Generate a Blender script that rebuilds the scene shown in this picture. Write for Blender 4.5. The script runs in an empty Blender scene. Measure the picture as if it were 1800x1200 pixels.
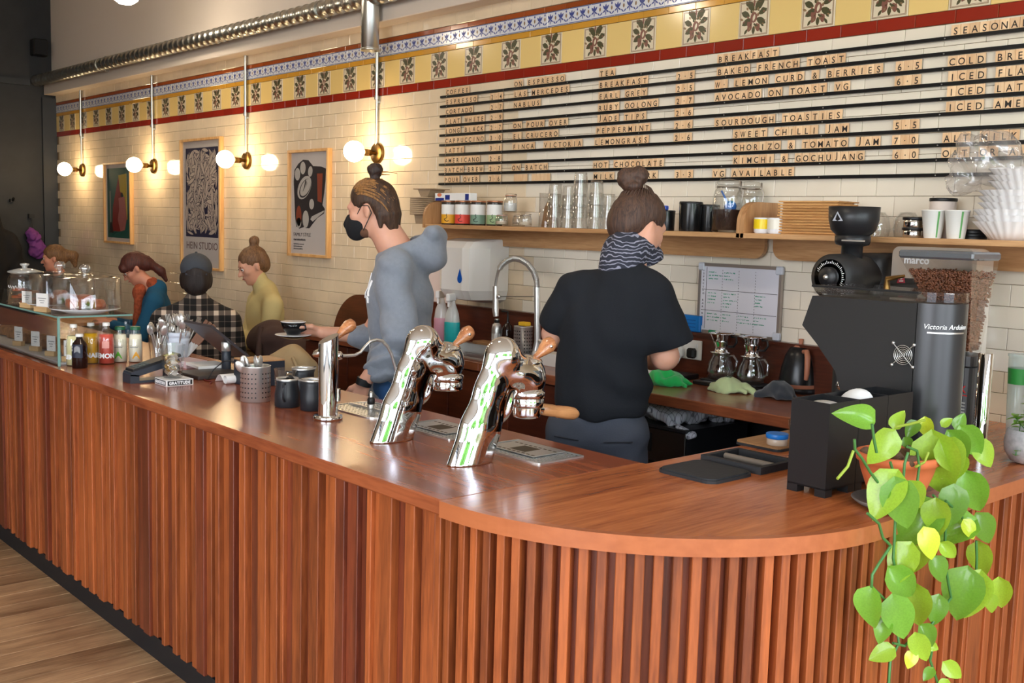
import bpy, math, random
import numpy as np
from mathutils import Vector, Matrix, noise as mnoise
C = bpy.context.scene.collection
R_ = random.Random(7)
PI = math.pi

# ---------------------------------------------------------------- camera, world, light
H = 1.6
ax_r = Vector((0.6633, 0.7478, 0.0279)); ax_d = Vector((0.0988, -0.0505, -0.9938)); ax_f = Vector((-0.7418, 0.6620, -0.1074))
FPX = 1870.0
cam_d = bpy.data.cameras.new('camera'); cam = bpy.data.objects.new('camera', cam_d); C.objects.link(cam)
cam_d.sensor_width = 36; cam_d.lens = 36 * FPX / 1800; cam_d.clip_start = 0.05
ax_f = ax_f.normalized(); ax_r = (ax_r - ax_f * ax_r.dot(ax_f)).normalized(); ax_d = ax_f.cross(ax_r)
cam.matrix_world = Matrix(((ax_r.x, -ax_d.x, -ax_f.x, 0), (ax_r.y, -ax_d.y, -ax_f.y, 0), (ax_r.z, -ax_d.z, -ax_f.z, H), (0, 0, 0, 1)))
bpy.context.scene.camera = cam
sc = bpy.context.scene
sc.view_settings.view_transform = 'Standard'; sc.view_settings.look = 'None'
sc.view_settings.gamma = 1; sc.view_settings.use_curve_mapping = False
sc.view_settings.exposure = 0.16
sc.cycles.max_bounces = 10; sc.cycles.transparent_max_bounces = 24; sc.cycles.transmission_bounces = 8
sc.cycles.caustics_reflective = False; sc.cycles.caustics_refractive = False; sc.cycles.sample_clamp_indirect = 6

def ray(px, py):
    return ax_r * (px - 900) + ax_d * (py - 600) + ax_f * FPX
def on_z(px, py, z):
    d = ray(px, py); t = (z - H) / d.z; return Vector((d.x * t, d.y * t, z))
def on_y(px, py, y):
    d = ray(px, py); t = y / d.y; return Vector((d.x * t, y, H + d.z * t))
def on_x(px, py, x):
    d = ray(px, py); t = x / d.x; return Vector((x, d.y * t, H + d.z * t))

world = bpy.data.worlds.new('world'); sc.world = world; world.use_nodes = True
nt = world.node_tree; bg = nt.nodes['Background']
tc = nt.nodes.new('ShaderNodeTexCoord'); sp = nt.nodes.new('ShaderNodeSeparateXYZ'); rp = nt.nodes.new('ShaderNodeValToRGB')
nt.links.new(tc.outputs['Generated'], sp.inputs[0]); nt.links.new(sp.outputs['Z'], rp.inputs[0])
rp.color_ramp.elements[0].position = 0.0; rp.color_ramp.elements[0].color = (.95, .97, 1, 1)
rp.color_ramp.elements[1].position = 0.6; rp.color_ramp.elements[1].color = (.62, .76, 1, 1)
nt.links.new(rp.outputs[0], bg.inputs[0]); bg.inputs[1].default_value = 9.0

def area(name, loc, rot, sx, sy, power=0, col=(1, 1, 1), portal=False):
    l = bpy.data.lights.new(name, 'AREA'); l.shape = 'RECTANGLE'; l.size = sx; l.size_y = sy; l.energy = power; l.color = col
    l.cycles.is_portal = portal
    o = bpy.data.objects.new(name, l); C.objects.link(o); o.location = loc; o.rotation_euler = rot; return o
# daylight comes through the shop windows (openings built below): one along x = 2.4, one in the street front y = -3.6
area('window_daylight_side', (2.42, 0.4, 2.1), (0, PI / 2, 0), 3.4, 6.3, portal=True)
area('window_daylight_front', (-.4, -3.62, 2.1), (PI / 2, 0, 0), 4.3, 3.4, portal=True)

# ---------------------------------------------------------------- materials
def srgb(r, g, b):
    f = lambda v: (v / 255 / 12.92) if v / 255 <= .04045 else ((v / 255 + .055) / 1.055) ** 2.4
    return (f(r), f(g), f(b), 1)
MATS = {}
def mat(name, col, rough=.5, metal=0, bump=0, bscale=30, var=0, coat=0, emit=None, estr=0, trans=0, ior=1.45, sheen=0, nvar=0, nscale=8, spec=None, sss=0):
    if name in MATS: return MATS[name]
    m = bpy.data.materials.new(name); m.use_nodes = True; n = m.node_tree.nodes; L = m.node_tree.links
    b = n['Principled BSDF']; b.inputs['Base Color'].default_value = col; b.inputs['Roughness'].default_value = rough
    b.inputs['Metallic'].default_value = metal; b.inputs['IOR'].default_value = ior
    if coat: b.inputs['Coat Weight'].default_value = coat; b.inputs['Coat Roughness'].default_value = .08
    if trans: b.inputs['Transmission Weight'].default_value = trans
    if sheen: b.inputs['Sheen Weight'].default_value = sheen; b.inputs['Sheen Roughness'].default_value = .6
    if spec is not None: b.inputs['Specular IOR Level'].default_value = spec
    if sss: b.inputs['Subsurface Weight'].default_value = sss; b.inputs['Subsurface Radius'].default_value = (.02, .008, .004); b.inputs['Subsurface Scale'].default_value = 1
    if emit: b.inputs['Emission Color'].default_value = emit; b.inputs['Emission Strength'].default_value = estr
    t = n.new('ShaderNodeTexCoord')
    cur = None
    if nvar:
        nz = n.new('ShaderNodeTexNoise'); nz.inputs['Scale'].default_value = nscale; nz.inputs['Detail'].default_value = 5; L.new(t.outputs['Object'], nz.inputs['Vector'])
        h = n.new('ShaderNodeHueSaturation'); h.inputs['Color'].default_value = col
        mr = n.new('ShaderNodeMapRange'); mr.inputs[1].default_value = .3; mr.inputs[2].default_value = .7; mr.inputs[3].default_value = 1 - nvar; mr.inputs[4].default_value = 1 + nvar
        L.new(nz.outputs[0], mr.inputs[0]); L.new(mr.outputs[0], h.inputs['Value']); cur = h.outputs[0]
    if var:
        oi = n.new('ShaderNodeObjectInfo'); h = n.new('ShaderNodeHueSaturation')
        mr = n.new('ShaderNodeMapRange'); mr.inputs[3].default_value = 1 - var; mr.inputs[4].default_value = 1 + var
        L.new(oi.outputs['Random'], mr.inputs[0]); L.new(mr.outputs[0], h.inputs['Value'])
        if cur: L.new(cur, h.inputs['Color'])
        else: h.inputs['Color'].default_value = col
        cur = h.outputs[0]
    if cur: L.new(cur, b.inputs['Base Color'])
    if bump:
        nz = n.new('ShaderNodeTexNoise'); nz.inputs['Scale'].default_value = bscale; nz.inputs['Detail'].default_value = 4
        bp = n.new('ShaderNodeBump'); bp.inputs['Strength'].default_value = bump; bp.inputs['Distance'].default_value = .004
        L.new(t.outputs['Object'], nz.inputs['Vector']); L.new(nz.outputs[0], bp.inputs['Height']); L.new(bp.outputs[0], b.inputs['Normal'])
    MATS[name] = m; return m

def wood(name, c1, c2, axis='Z', rough=.35, coat=.3, var=.25, scale=1.0, fig=.5, bump=.15):
    if name in MATS: return MATS[name]
    m = bpy.data.materials.new(name); m.use_nodes = True; n = m.node_tree.nodes; L = m.node_tree.links
    b = n['Principled BSDF']; b.inputs['Roughness'].default_value = rough; b.inputs['Coat Weight'].default_value = coat; b.inputs['Coat Roughness'].default_value = .12
    t = n.new('ShaderNodeTexCoord'); mp = n.new('ShaderNodeMapping'); L.new(t.outputs['Object'], mp.inputs[0])
    s = [14 * scale] * 3; s['XYZ'.index(axis)] = 1.2 * scale; mp.inputs['Scale'].default_value = s
    oi = n.new('ShaderNodeObjectInfo'); off = n.new('ShaderNodeVectorMath'); off.operation = 'ADD'
    cb = n.new('ShaderNodeCombineXYZ'); ml = n.new('ShaderNodeMath'); ml.operation = 'MULTIPLY'; ml.inputs[1].default_value = 40
    L.new(oi.outputs['Random'], ml.inputs[0]); L.new(ml.outputs[0], cb.inputs[0]); L.new(ml.outputs[0], cb.inputs[1]); L.new(ml.outputs[0], cb.inputs[2])
    L.new(mp.outputs[0], off.inputs[0]); L.new(cb.outputs[0], off.inputs[1])
    n1 = n.new('ShaderNodeTexNoise'); n1.inputs['Scale'].default_value = 1; n1.inputs['Detail'].default_value = 6; n1.inputs['Distortion'].default_value = fig
    n2 = n.new('ShaderNodeTexNoise'); n2.inputs['Scale'].default_value = 9; n2.inputs['Detail'].default_value = 3
    L.new(off.outputs[0], n1.inputs['Vector']); L.new(off.outputs[0], n2.inputs['Vector'])
    mx = n.new('ShaderNodeMath'); mx.operation = 'MULTIPLY_ADD'; mx.inputs[1].default_value = .35; L.new(n2.outputs[0], mx.inputs[0])
    m2 = n.new('ShaderNodeMath'); m2.operation = 'MULTIPLY'; m2.inputs[1].default_value = .65; L.new(n1.outputs[0], m2.inputs[0]); L.new(m2.outputs[0], mx.inputs[2])
    rp = n.new('ShaderNodeValToRGB'); rp.color_ramp.elements[0].position = .36; rp.color_ramp.elements[0].color = c2; rp.color_ramp.elements[1].position = .62; rp.color_ramp.elements[1].color = c1
    L.new(mx.outputs[0], rp.inputs[0])
    h = n.new('ShaderNodeHueSaturation'); mr = n.new('ShaderNodeMapRange'); mr.inputs[3].default_value = 1 - var; mr.inputs[4].default_value = 1 + var
    L.new(oi.outputs['Random'], mr.inputs[0]); L.new(mr.outputs[0], h.inputs['Value']); L.new(rp.outputs[0], h.inputs['Color']); L.new(h.outputs[0], b.inputs['Base Color'])
    bp = n.new('ShaderNodeBump'); bp.inputs['Strength'].default_value = bump; bp.inputs['Distance'].default_value = .002; L.new(mx.outputs[0], bp.inputs['Height']); L.new(bp.outputs[0], b.inputs['Normal'])
    MATS[name] = m; return m

def glass(name, tint=(1, 1, 1, 1), refl=.04, rough=0.0, dens=0.0):
    """thin glass: clear, tinted, with a fresnel reflection"""
    if name in MATS: return MATS[name]
    m = bpy.data.materials.new(name); m.use_nodes = True; n = m.node_tree.nodes; L = m.node_tree.links
    n.remove(n['Principled BSDF']); out = n['Material Output']
    tr = n.new('ShaderNodeBsdfTransparent'); tr.inputs[0].default_value = tint
    gl = n.new('ShaderNodeBsdfGlossy'); gl.inputs['Roughness'].default_value = rough
    fr = n.new('ShaderNodeLayerWeight'); fr.inputs['Blend'].default_value = .25 + refl
    mr = n.new('ShaderNodeMapRange'); mr.inputs[3].default_value = refl; mr.inputs[4].default_value = .6
    pw = n.new('ShaderNodeMath'); pw.operation = 'POWER'; pw.inputs[1].default_value = 1.6
    L.new(fr.outputs['Facing'], pw.inputs[0]); L.new(pw.outputs[0], mr.inputs[0])
    er = n.new('ShaderNodeValToRGB'); er.color_ramp.elements[0].position = .72; er.color_ramp.elements[0].color = tint; er.color_ramp.elements[1].position = .97; er.color_ramp.elements[1].color = (tint[0] * .5, tint[1] * .53, tint[2] * .53, 1)
    L.new(fr.outputs['Facing'], er.inputs[0]); L.new(er.outputs[0], tr.inputs[0])
    mix = n.new('ShaderNodeMixShader'); L.new(mr.outputs[0], mix.inputs[0]); L.new(tr.outputs[0], mix.inputs[1]); L.new(gl.outputs[0], mix.inputs[2])
    if dens:
        df = n.new('ShaderNodeBsdfDiffuse'); df.inputs[0].default_value = tint; m3 = n.new('ShaderNodeMixShader'); m3.inputs[0].default_value = dens
        L.new(mix.outputs[0], m3.inputs[1]); L.new(df.outputs[0], m3.inputs[2]); L.new(m3.outputs[0], out.inputs[0])
    else: L.new(mix.outputs[0], out.inputs[0])
    MATS[name] = m; return m

# ---------------------------------------------------------------- mesh helpers
class MB:
    def __init__(s): s.v = []; s.f = []; s.m = []; s.sm = []
    def add(s, vs, fs, mi=0, smooth=False):
        o = len(s.v); s.v += [tuple(v) for v in vs]; s.f += [tuple(i + o for i in f) for f in fs]; s.m += [mi] * len(fs); s.sm += [smooth] * len(fs); return s
    def box(s, x0, x1, y0, y1, z0, z1, mi=0, bev=0):
        if bev:
            bm_ = [(x0, x1, y0, y1, z0, z1)]
            b = min(bev, (x1 - x0) / 2.01, (y1 - y0) / 2.01, (z1 - z0) / 2.01)
            vs = []; idx = {}
            for ix, (xo, sx) in enumerate(((x0, 1), (x1, -1))):
                for iy, (yo, sy) in enumerate(((y0, 1), (y1, -1))):
                    for iz, (zo, sz) in enumerate(((z0, 1), (z1, -1))):
                        for k in range(3):
                            p = [xo + sx * b, yo + sy * b, zo + sz * b]; p[k] = (xo, yo, zo)[k]
                            idx[ix, iy, iz, k] = len(vs); vs.append(p)
            fs = []
            def q(a): fs.append(a)
            for i in (0, 1):
                a = [idx[i, 0, 0, 0], idx[i, 1, 0, 0], idx[i, 1, 1, 0], idx[i, 0, 1, 0]]; q(a if i else a[::-1])
                a = [idx[0, i, 0, 1], idx[1, i, 0, 1], idx[1, i, 1, 1], idx[0, i, 1, 1]]; q(a[::-1] if i else a)
                a = [idx[0, 0, i, 2], idx[1, 0, i, 2], idx[1, 1, i, 2], idx[0, 1, i, 2]]; q(a if i else a[::-1])
            for i in (0, 1):
                for j in (0, 1):
                    q([idx[i, j, 0, 0], idx[i, j, 1, 0], idx[i, j, 1, 1], idx[i, j, 0, 1]])
                    q([idx[i, 0, j, 0], idx[i, 1, j, 0], idx[i, 1, j, 2], idx[i, 0, j, 2]])
                    q([idx[0, i, j, 1], idx[1, i, j, 1], idx[1, i, j, 2], idx[0, i, j, 2]])
                    for k in (0, 1): q([idx[i, j, k, 0], idx[i, j, k, 1], idx[i, j, k, 2]])
            return s.add(vs, fs, mi)
        vs = [(x, y, z) for x in (x0, x1) for y in (y0, y1) for z in (z0, z1)]
        return s.add(vs, [(0, 1, 3, 2), (4, 6, 7, 5), (0, 4, 5, 1), (2, 3, 7, 6), (0, 2, 6, 4), (1, 5, 7, 3)], mi)
    def prism(s, pts, z0, z1, mi=0, plane='XY', smooth=False, top=None):
        """extrude a closed outline; plane gives the two axes of the outline, extruded along the third"""
        n = len(pts)
        def P(a, b, c): return {'XY': (a, b, c), 'YZ': (c, a, b), 'XZ': (a, c, b)}[plane]
        vs = [P(a, b, z0) for a, b in pts] + [P(a, b, z1) for a, b in pts]
        s.add(vs[:n], [tuple(range(n))[::-1]], mi); s.add(vs[n:], [tuple(range(n))], mi if top is None else top)
        return s.add(vs, [(i, (i + 1) % n, n + (i + 1) % n, n + i) for i in range(n)], mi, smooth)
    def lathe(s, prof, cx=0, cy=0, z0=0, n=24, mi=0, smooth=True, axis='Z', sx=1, sy=1, rib=0, nrib=0, a0=0):
        vs = []; k = len(prof)
        for r, z in prof:
            for i in range(n):
                a = a0 + 2 * PI * i / n; rr = r * (1 + (rib * math.cos(nrib * a) if nrib else 0))
                x, y = rr * math.cos(a) * sx, rr * math.sin(a) * sy
                if axis == 'Z': vs.append((cx + x, cy + y, z0 + z))
                elif axis == 'Y': vs.append((cx + x, cy + z, z0 + y))
                else: vs.append((cx + z, cy + x, z0 + y))
        fs = [(j * n + i, j * n + (i + 1) % n, (j + 1) * n + (i + 1) % n, (j + 1) * n + i) for j in range(k - 1) for i in range(n)]
        s.add(vs, fs, mi, smooth); o = len(s.v) - len(vs)
        if prof[0][0] > 1e-5: s.add(vs[:n], [tuple(range(n))[::-1]], mi)
        if prof[-1][0] > 1e-5: s.add(vs[-n:], [tuple(range(n))], mi)
        return s
    def tube(s, pts, r, n=8, mi=0, smooth=True, caps=True):
        pts = [Vector(p) for p in pts]; k = len(pts); rs = r if isinstance(r, (list, tuple)) else [r] * k
        t0 = (pts[1] - pts[0]).normalized(); up = Vector((0, 0, 1)) if abs(t0.z) < .9 else Vector((1, 0, 0)); u = t0.cross(up).normalized()
        vs = []
        for i, p in enumerate(pts):
            t = (pts[min(i + 1, k - 1)] - pts[max(i - 1, 0)]).normalized(); u = (u - t * u.dot(t))
            u = u.normalized() if u.length > 1e-6 else t.orthogonal().normalized(); w = t.cross(u)
            for j in range(n):
                a = 2 * PI * j / n; vs.append(p + (u * math.cos(a) + w * math.sin(a)) * rs[i])
        fs = [(i * n + j, i * n + (j + 1) % n, (i + 1) * n + (j + 1) % n, (i + 1) * n + j) for i in range(k - 1) for j in range(n)]
        s.add(vs, fs, mi, smooth)
        if caps: s.add(vs[:n], [tuple(range(n))[::-1]], mi); s.add(vs[-n:], [tuple(range(n))], mi)
        return s
    def ball(s, c, r, n=16, mi=0, sc=(1, 1, 1)):
        m = n // 2; prof = []
        vs = []; fs = []
        for j in range(1, m):
            a = PI * j / m
            for i in range(n): b = 2 * PI * i / n; vs.append((c[0] + r * sc[0] * math.sin(a) * math.cos(b), c[1] + r * sc[1] * math.sin(a) * math.sin(b), c[2] + r * sc[2] * math.cos(a)))
        t = len(vs); vs += [(c[0], c[1], c[2] + r * sc[2]), (c[0], c[1], c[2] - r * sc[2])]
        for j in range(m - 2):
            for i in range(n): fs.append((j * n + i, (j + 1) * n + i, (j + 1) * n + (i + 1) % n, j * n + (i + 1) % n))
        for i in range(n): fs.append((t, i, (i + 1) % n)); fs.append((t + 1, (m - 2) * n + (i + 1) % n, (m - 2) * n + i))
        return s.add(vs, fs, mi, True)
    def poly(s, pts, mi=0): return s.add(pts, [tuple(range(len(pts)))], mi)
    def xf(s, M):
        s.v = [tuple(M @ Vector(v)) for v in s.v]; return s
    def mesh(s, name, mats):
        me = bpy.data.meshes.new(name); me.from_pydata(s.v, [], s.f)
        for m in (mats if isinstance(mats, (list, tuple)) else [mats]): me.materials.append(m)
        me.polygons.foreach_set('material_index', s.m); me.polygons.foreach_set('use_smooth', s.sm); me.update(); return me

def link(name, me, parent=None, loc=(0, 0, 0), rot=(0, 0, 0)):
    o = bpy.data.objects.new(name, me); C.objects.link(o); o.location = loc; o.rotation_euler = rot
    if parent: o.parent = parent
    return o
def part(name, mb, mats, parent, loc=(0, 0, 0), rot=(0, 0, 0), label=None):
    o = link(name, mb.mesh(name, mats), parent, loc, rot)
    if label: o['label'] = label
    return o
def tag(o, label, cat, group=None):
    o['label'] = label; o['category'] = cat
    if group: o['group'] = group
    return o
def thing(name, label, cat, loc=(0, 0, 0), rotz=0, group=None):
    o = link(name, None, None, loc, (0, 0, rotz)); return tag(o, label, cat, group)
def struct(name, mb, mats):
    o = part(name, mb, mats, None); o['kind'] = 'structure'; return o
def dup(root, loc, rotz=None, label=None):
    r = root.copy(); C.objects.link(r); r.location = loc
    if rotz is not None: r.rotation_euler = (0, 0, rotz)
    if label: r['label'] = label
    for ch in list(root.children):
        c = ch.copy(); C.objects.link(c); c.parent = r
        for g in list(ch.children): d = g.copy(); C.objects.link(d); d.parent = c
    return r
GL = {}
def text_mb(txt, size, mi=0, depth=.0004, font_sp=1.0, bold=0):
    """lettering as flat geometry in the XZ plane facing -Y, origin at the left end of the baseline"""
    cu = bpy.data.curves.new('lettering', 'FONT'); cu.body = txt; cu.size = size; cu.extrude = depth; cu.space_character = font_sp; cu.resolution_u = 3; cu.offset = bold
    o = bpy.data.objects.new('lettering', cu); C.objects.link(o); bpy.context.view_layer.update()
    me = bpy.data.meshes.new_from_object(o); mb = MB()
    mb.add([(v.co.x, -v.co.z, v.co.y) for v in me.vertices], [tuple(p.vertices) for p in me.polygons], mi)
    bpy.data.objects.remove(o); bpy.data.curves.remove(cu); bpy.data.meshes.remove(me); return mb
def snap(mesh_ob, pts, off=.001):
    from mathutils.bvhtree import BVHTree
    me = mesh_ob.data; t = BVHTree.FromPolygons([v.co for v in me.vertices], [tuple(p.vertices) for p in me.polygons]); out = []
    for p in pts:
        q, n, i, d = t.find_nearest(Vector(p)); out.append(q + n * off)
    return out
def join(a, b, M=None):
    if M is not None: b = MB().add([M @ Vector(v) for v in b.v], b.f, 0) if False else b
    vs = [tuple(M @ Vector(v)) for v in b.v] if M is not None else b.v
    o = len(a.v); a.v += vs; a.f += [tuple(i + o for i in f) for f in b.f]; a.m += b.m; a.sm += b.sm; return a

# ---------------------------------------------------------------- implicit surfaces (smooth unions) for bodies, cloth and castings
def rotm(rx=0, ry=0, rz=0): return np.array(Matrix.Rotation(rz, 3, 'Z') @ Matrix.Rotation(ry, 3, 'Y') @ Matrix.Rotation(rx, 3, 'X'))
def cap(a, b, ra, rb=None, k=.02): return dict(t='cap', a=np.array(a, float), b=np.array(b, float), ra=ra, rb=ra if rb is None else rb, k=k)
def ell(c, r, R=None, k=.02): return dict(t='ell', c=np.array(c, float), r=np.array(r, float), R=np.eye(3) if R is None else R, k=k)
def rbox(c, h, rr=.01, R=None, k=.02): return dict(t='box', c=np.array(c, float), h=np.array(h, float), rr=rr, R=np.eye(3) if R is None else R, k=k)
def neg(p): p = dict(p); p['neg'] = True; return p
def prim_xf(p, R, t):
    p = dict(p); R = np.array(R); t = np.array(t, float)
    if p['t'] == 'cap': p['a'] = R @ p['a'] + t; p['b'] = R @ p['b'] + t
    else: p['c'] = R @ p['c'] + t; p['R'] = R @ p['R']
    return p
def sdf_mb(prims, vox=.008, disp=None, pad=.03, mi=0, mb=None):
    lo = []; hi = []
    for p in prims:
        if p['t'] == 'cap': r = max(p['ra'], p['rb']); l = np.minimum(p['a'], p['b']) - r; h = np.maximum(p['a'], p['b']) + r
        else: q = (np.abs(p['R']) @ (p['r'] if p['t'] == 'ell' else p['h'] + p['rr'])); l = p['c'] - q; h = p['c'] + q
        p['lo'] = l; p['hi'] = h
        if not p.get('neg'): lo.append(l); hi.append(h)
    lo = np.min(lo, 0) - pad; hi = np.max(hi, 0) + pad; n = np.ceil((hi - lo) / vox).astype(int) + 1
    F = np.full(n, .5, np.float32); axs = [lo[i] + vox * np.arange(n[i]) for i in range(3)]
    for p in prims:
        m = p['k'] * 1.3 + 3 * vox + .01
        a = np.clip(np.floor((p['lo'] - m - lo) / vox).astype(int), 0, n); b = np.clip(np.ceil((p['hi'] + m - lo) / vox).astype(int) + 1, 0, n)
        if (b <= a).any(): continue
        X, Y, Z = np.meshgrid(*[axs[i][a[i]:b[i]] for i in range(3)], indexing='ij', sparse=True)
        if p['t'] == 'cap':
            ba = p['b'] - p['a']; L2 = max(ba @ ba, 1e-9); dx, dy, dz = X - p['a'][0], Y - p['a'][1], Z - p['a'][2]
            h = np.clip((dx * ba[0] + dy * ba[1] + dz * ba[2]) / L2, 0, 1)
            d = np.sqrt((dx - ba[0] * h) ** 2 + (dy - ba[1] * h) ** 2 + (dz - ba[2] * h) ** 2) - (p['ra'] + (p['rb'] - p['ra']) * h)
        else:
            dx, dy, dz = X - p['c'][0], Y - p['c'][1], Z - p['c'][2]; R = p['R']
            u = dx * R[0, 0] + dy * R[1, 0] + dz * R[2, 0]; v = dx * R[0, 1] + dy * R[1, 1] + dz * R[2, 1]; w = dx * R[0, 2] + dy * R[1, 2] + dz * R[2, 2]
            if p['t'] == 'ell':
                r = p['r']; k0 = np.sqrt((u / r[0]) ** 2 + (v / r[1]) ** 2 + (w / r[2]) ** 2); k1 = np.sqrt((u / r[0] ** 2) ** 2 + (v / r[1] ** 2) ** 2 + (w / r[2] ** 2) ** 2) + 1e-9
                d = k0 * (k0 - 1) / k1; d = np.where(k0 < .02, -r.min(), d)
            else:
                h = p['h']; qx, qy, qz = np.abs(u) - h[0], np.abs(v) - h[1], np.abs(w) - h[2]
                d = np.sqrt(np.maximum(qx, 0) ** 2 + np.maximum(qy, 0) ** 2 + np.maximum(qz, 0) ** 2) + np.minimum(np.maximum(qx, np.maximum(qy, qz)), 0) - p['rr']
        S = F[a[0]:b[0], a[1]:b[1], a[2]:b[2]]; k = p['k']
        if p.get('neg'):
            hh = np.clip(.5 - .5 * (S + d) / k, 0, 1); S[...] = S * (1 - hh) - d * hh + k * hh * (1 - hh)
        else:
            hh = np.clip(.5 + .5 * (d - S) / k, 0, 1); S[...] = d * (1 - hh) + S * hh - k * hh * (1 - hh)
    if disp is not None:
        X, Y, Z = np.meshgrid(*axs, indexing='ij', sparse=True); F = F + disp(X, Y, Z).astype(np.float32)
    # surface nets
    ins = F < 0; cnt = np.zeros(n - 1, np.int8)
    sl = lambda i, j, k: (slice(i, n[0] - 1 + i), slice(j, n[1] - 1 + j), slice(k, n[2] - 1 + k))
    for i in (0, 1):
        for j in (0, 1):
            for k in (0, 1): cnt += ins[sl(i, j, k)]
    cells = np.argwhere((cnt > 0) & (cnt < 8)); ids = np.full(n - 1, -1, np.int64); ids[tuple(cells.T)] = np.arange(len(cells))
    acc = np.zeros((len(cells), 3)); num = np.zeros(len(cells)); c0 = cells
    corner = [(i, j, k) for i in (0, 1) for j in (0, 1) for k in (0, 1)]
    for A in corner:
        for ax in range(3):
            if A[ax]: continue
            B = list(A); B[ax] = 1
            fa = F[tuple((c0 + A).T)]; fb = F[tuple((c0 + B).T)]; m = (fa < 0) != (fb < 0)
            t = np.where(m, fa / np.where(m, fa - fb, 1), 0); pt = np.array(A, float)[None] + t[:, None] * np.eye(3)[ax][None]
            acc += pt * m[:, None]; num += m
    V = lo + vox * (c0 + acc / num[:, None])
    faces = []
    for ax in range(3):
        o1, o2 = [i for i in range(3) if i != ax]
        s0 = [slice(1, -1)] * 3; s0[ax] = slice(0, -1); s1 = list(s0); s1[ax] = slice(1, None)
        a_ = ins[tuple(s0)]; b_ = ins[tuple(s1)]; E = np.argwhere(a_ != b_); e = E.copy(); e[:, o1] += 1; e[:, o2] += 1
        fl = a_[tuple(E.T)]
        d1 = np.zeros(3, int); d1[o1] = 1; d2 = np.zeros(3, int); d2[o2] = 1
        q = np.stack([ids[tuple((e - d1 - d2).T)], ids[tuple((e - d2).T)], ids[tuple(e.T)], ids[tuple((e - d1).T)]], 1)
        if ax == 1: fl = ~fl
        q[~fl] = q[~fl][:, ::-1]; faces.append(q)
    Q = np.concatenate(faces)
    mb = mb or MB(); mb.add(V.tolist(), Q.tolist(), mi, True); return mb
def fold(amp, f, seed=0, aniso=(1, 1, 1)):
    r = random.Random(seed); ws = [(np.array([r.uniform(-1, 1) * aniso[i] for i in range(3)]) * f * (1.6 ** o), r.uniform(0, 6.28), amp / (1.5 ** o)) for o in range(3) for _ in range(3)]
    def g(X, Y, Z):
        s = 0
        for w, p, a in ws:
            s = s + a / 3 * np.sin(w[0] * X + w[1] * Y + w[2] * Z + p + 1.5 * np.sin(f * .5 * (X * aniso[0] - Y + Z * aniso[2]) + p))
        return s
    return g
def wrap(mb, r, z=0, a0=0):
    """lay flat XZ lettering around a cylinder of radius r, centred on the -Y direction turned by a0"""
    xs_ = [v[0] for v in mb.v]; c = (max(xs_) + min(xs_)) / 2
    mb.v = [((r - v[1]) * math.cos(-PI / 2 + a0 + (v[0] - c) / r), (r - v[1]) * math.sin(-PI / 2 + a0 + (v[0] - c) / r), v[2] + z) for v in mb.v]; return mb
def wrapbox(w, z0, z1, r, a0=0, d=.0004, n=10, mi=0):
    b = MB(); A = [(-w / 2 + w * i / n) / r for i in range(n + 1)]
    b.add([((r + d) * math.cos(-PI / 2 + a0 + a), (r + d) * math.sin(-PI / 2 + a0 + a), z) for z in (z0, z1) for a in A], [(i, i + 1, n + 2 + i, n + 1 + i) for i in range(n)], mi, True); return b

# ---------------------------------------------------------------- setting
YW = 3.75; XL = -11.15; CT = .965
M_plaster = mat('cream plaster', srgb(236, 230, 222), .8, bump=.1, bscale=12)
M_dark = mat('charcoal painted wall', srgb(42, 43, 46), .6, bump=.15, bscale=20, nvar=.15)
M_darktrim = mat('charcoal gloss trim', srgb(44, 46, 50), .4)
M_grout = mat('grout', srgb(140, 118, 92), .9)
M_black = mat('black', srgb(22, 22, 23), .45)
M_blackm = mat('black metal', srgb(20, 20, 22), .35, metal=.3)
M_brick = mat('glazed cream brick', srgb(236, 225, 206), .07, var=.045, nvar=.035, nscale=6)
M_red = mat('oxblood glazed tile', srgb(142, 40, 24), .12, var=.12)
M_brown = mat('brown glazed tile', srgb(150, 74, 34), .12, var=.12)
M_gold = mat('gold glazed tile', srgb(206, 150, 54), .12, var=.08)
M_yellow = mat('pale yellow glazed tile', srgb(232, 200, 128), .14, var=.04)
M_tilecream = mat('cream printed tile', srgb(222, 208, 180), .14, var=.04)
M_tileblue = mat('white border tile', srgb(215, 216, 220), .14)
M_pgreen = mat('dark olive print', srgb(74, 72, 46), .3); M_pred = mat('faded brown print', srgb(128, 84, 70), .3)
M_pblue = mat('cobalt print', srgb(62, 74, 140), .3); M_pedge = mat('brown print', srgb(140, 112, 80), .3)

floor = struct('floor', MB().box(XL, 2.4, -3.6, YW, -.06, -.004), mat('dark floor gap', srgb(60, 45, 32), .9))
M_board = wood('worn pale pine floor board', srgb(190, 150, 108), srgb(128, 92, 60), 'Y', .55, .05, .14, 1.0, .3, .3)
bx = XL; k = 0; r = random.Random(3)
while bx < 2.4 and k < 110:
    w = .128; b = MB(); 
    if -7.5 < bx < -2.5: part('floor_board', b.box(bx, bx + w - .003, -3.6, 1.62, -.02, 0, bev=.0015), M_board, floor); k += 1
    bx += w
b = MB()
for i in range(int((2.4 - XL) / .128)):
    x = XL + i * .128
    if not -7.5 < x < -2.5: b.box(x, x + .125, -3.6, 1.62, -.02, 0)
    b.box(x, x + .125, 1.62, YW, -.02, 0)
o = part('far_floor_boards', b, M_board, floor); o['kind'] = 'stuff'
struct('ceiling', MB().box(XL, 2.4, -3.6, YW, 4.0, 4.1), M_plaster)
wb = struct('wall_back', MB().box(XL, 2.4, YW, YW + .15, 0, 2.80), M_grout)
struct('trim_1', MB().box(XL, 2.4, 3.715, YW + .15, 2.80, 4.0), mat('cream upper wall', srgb(236, 222, 208), .85))
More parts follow.
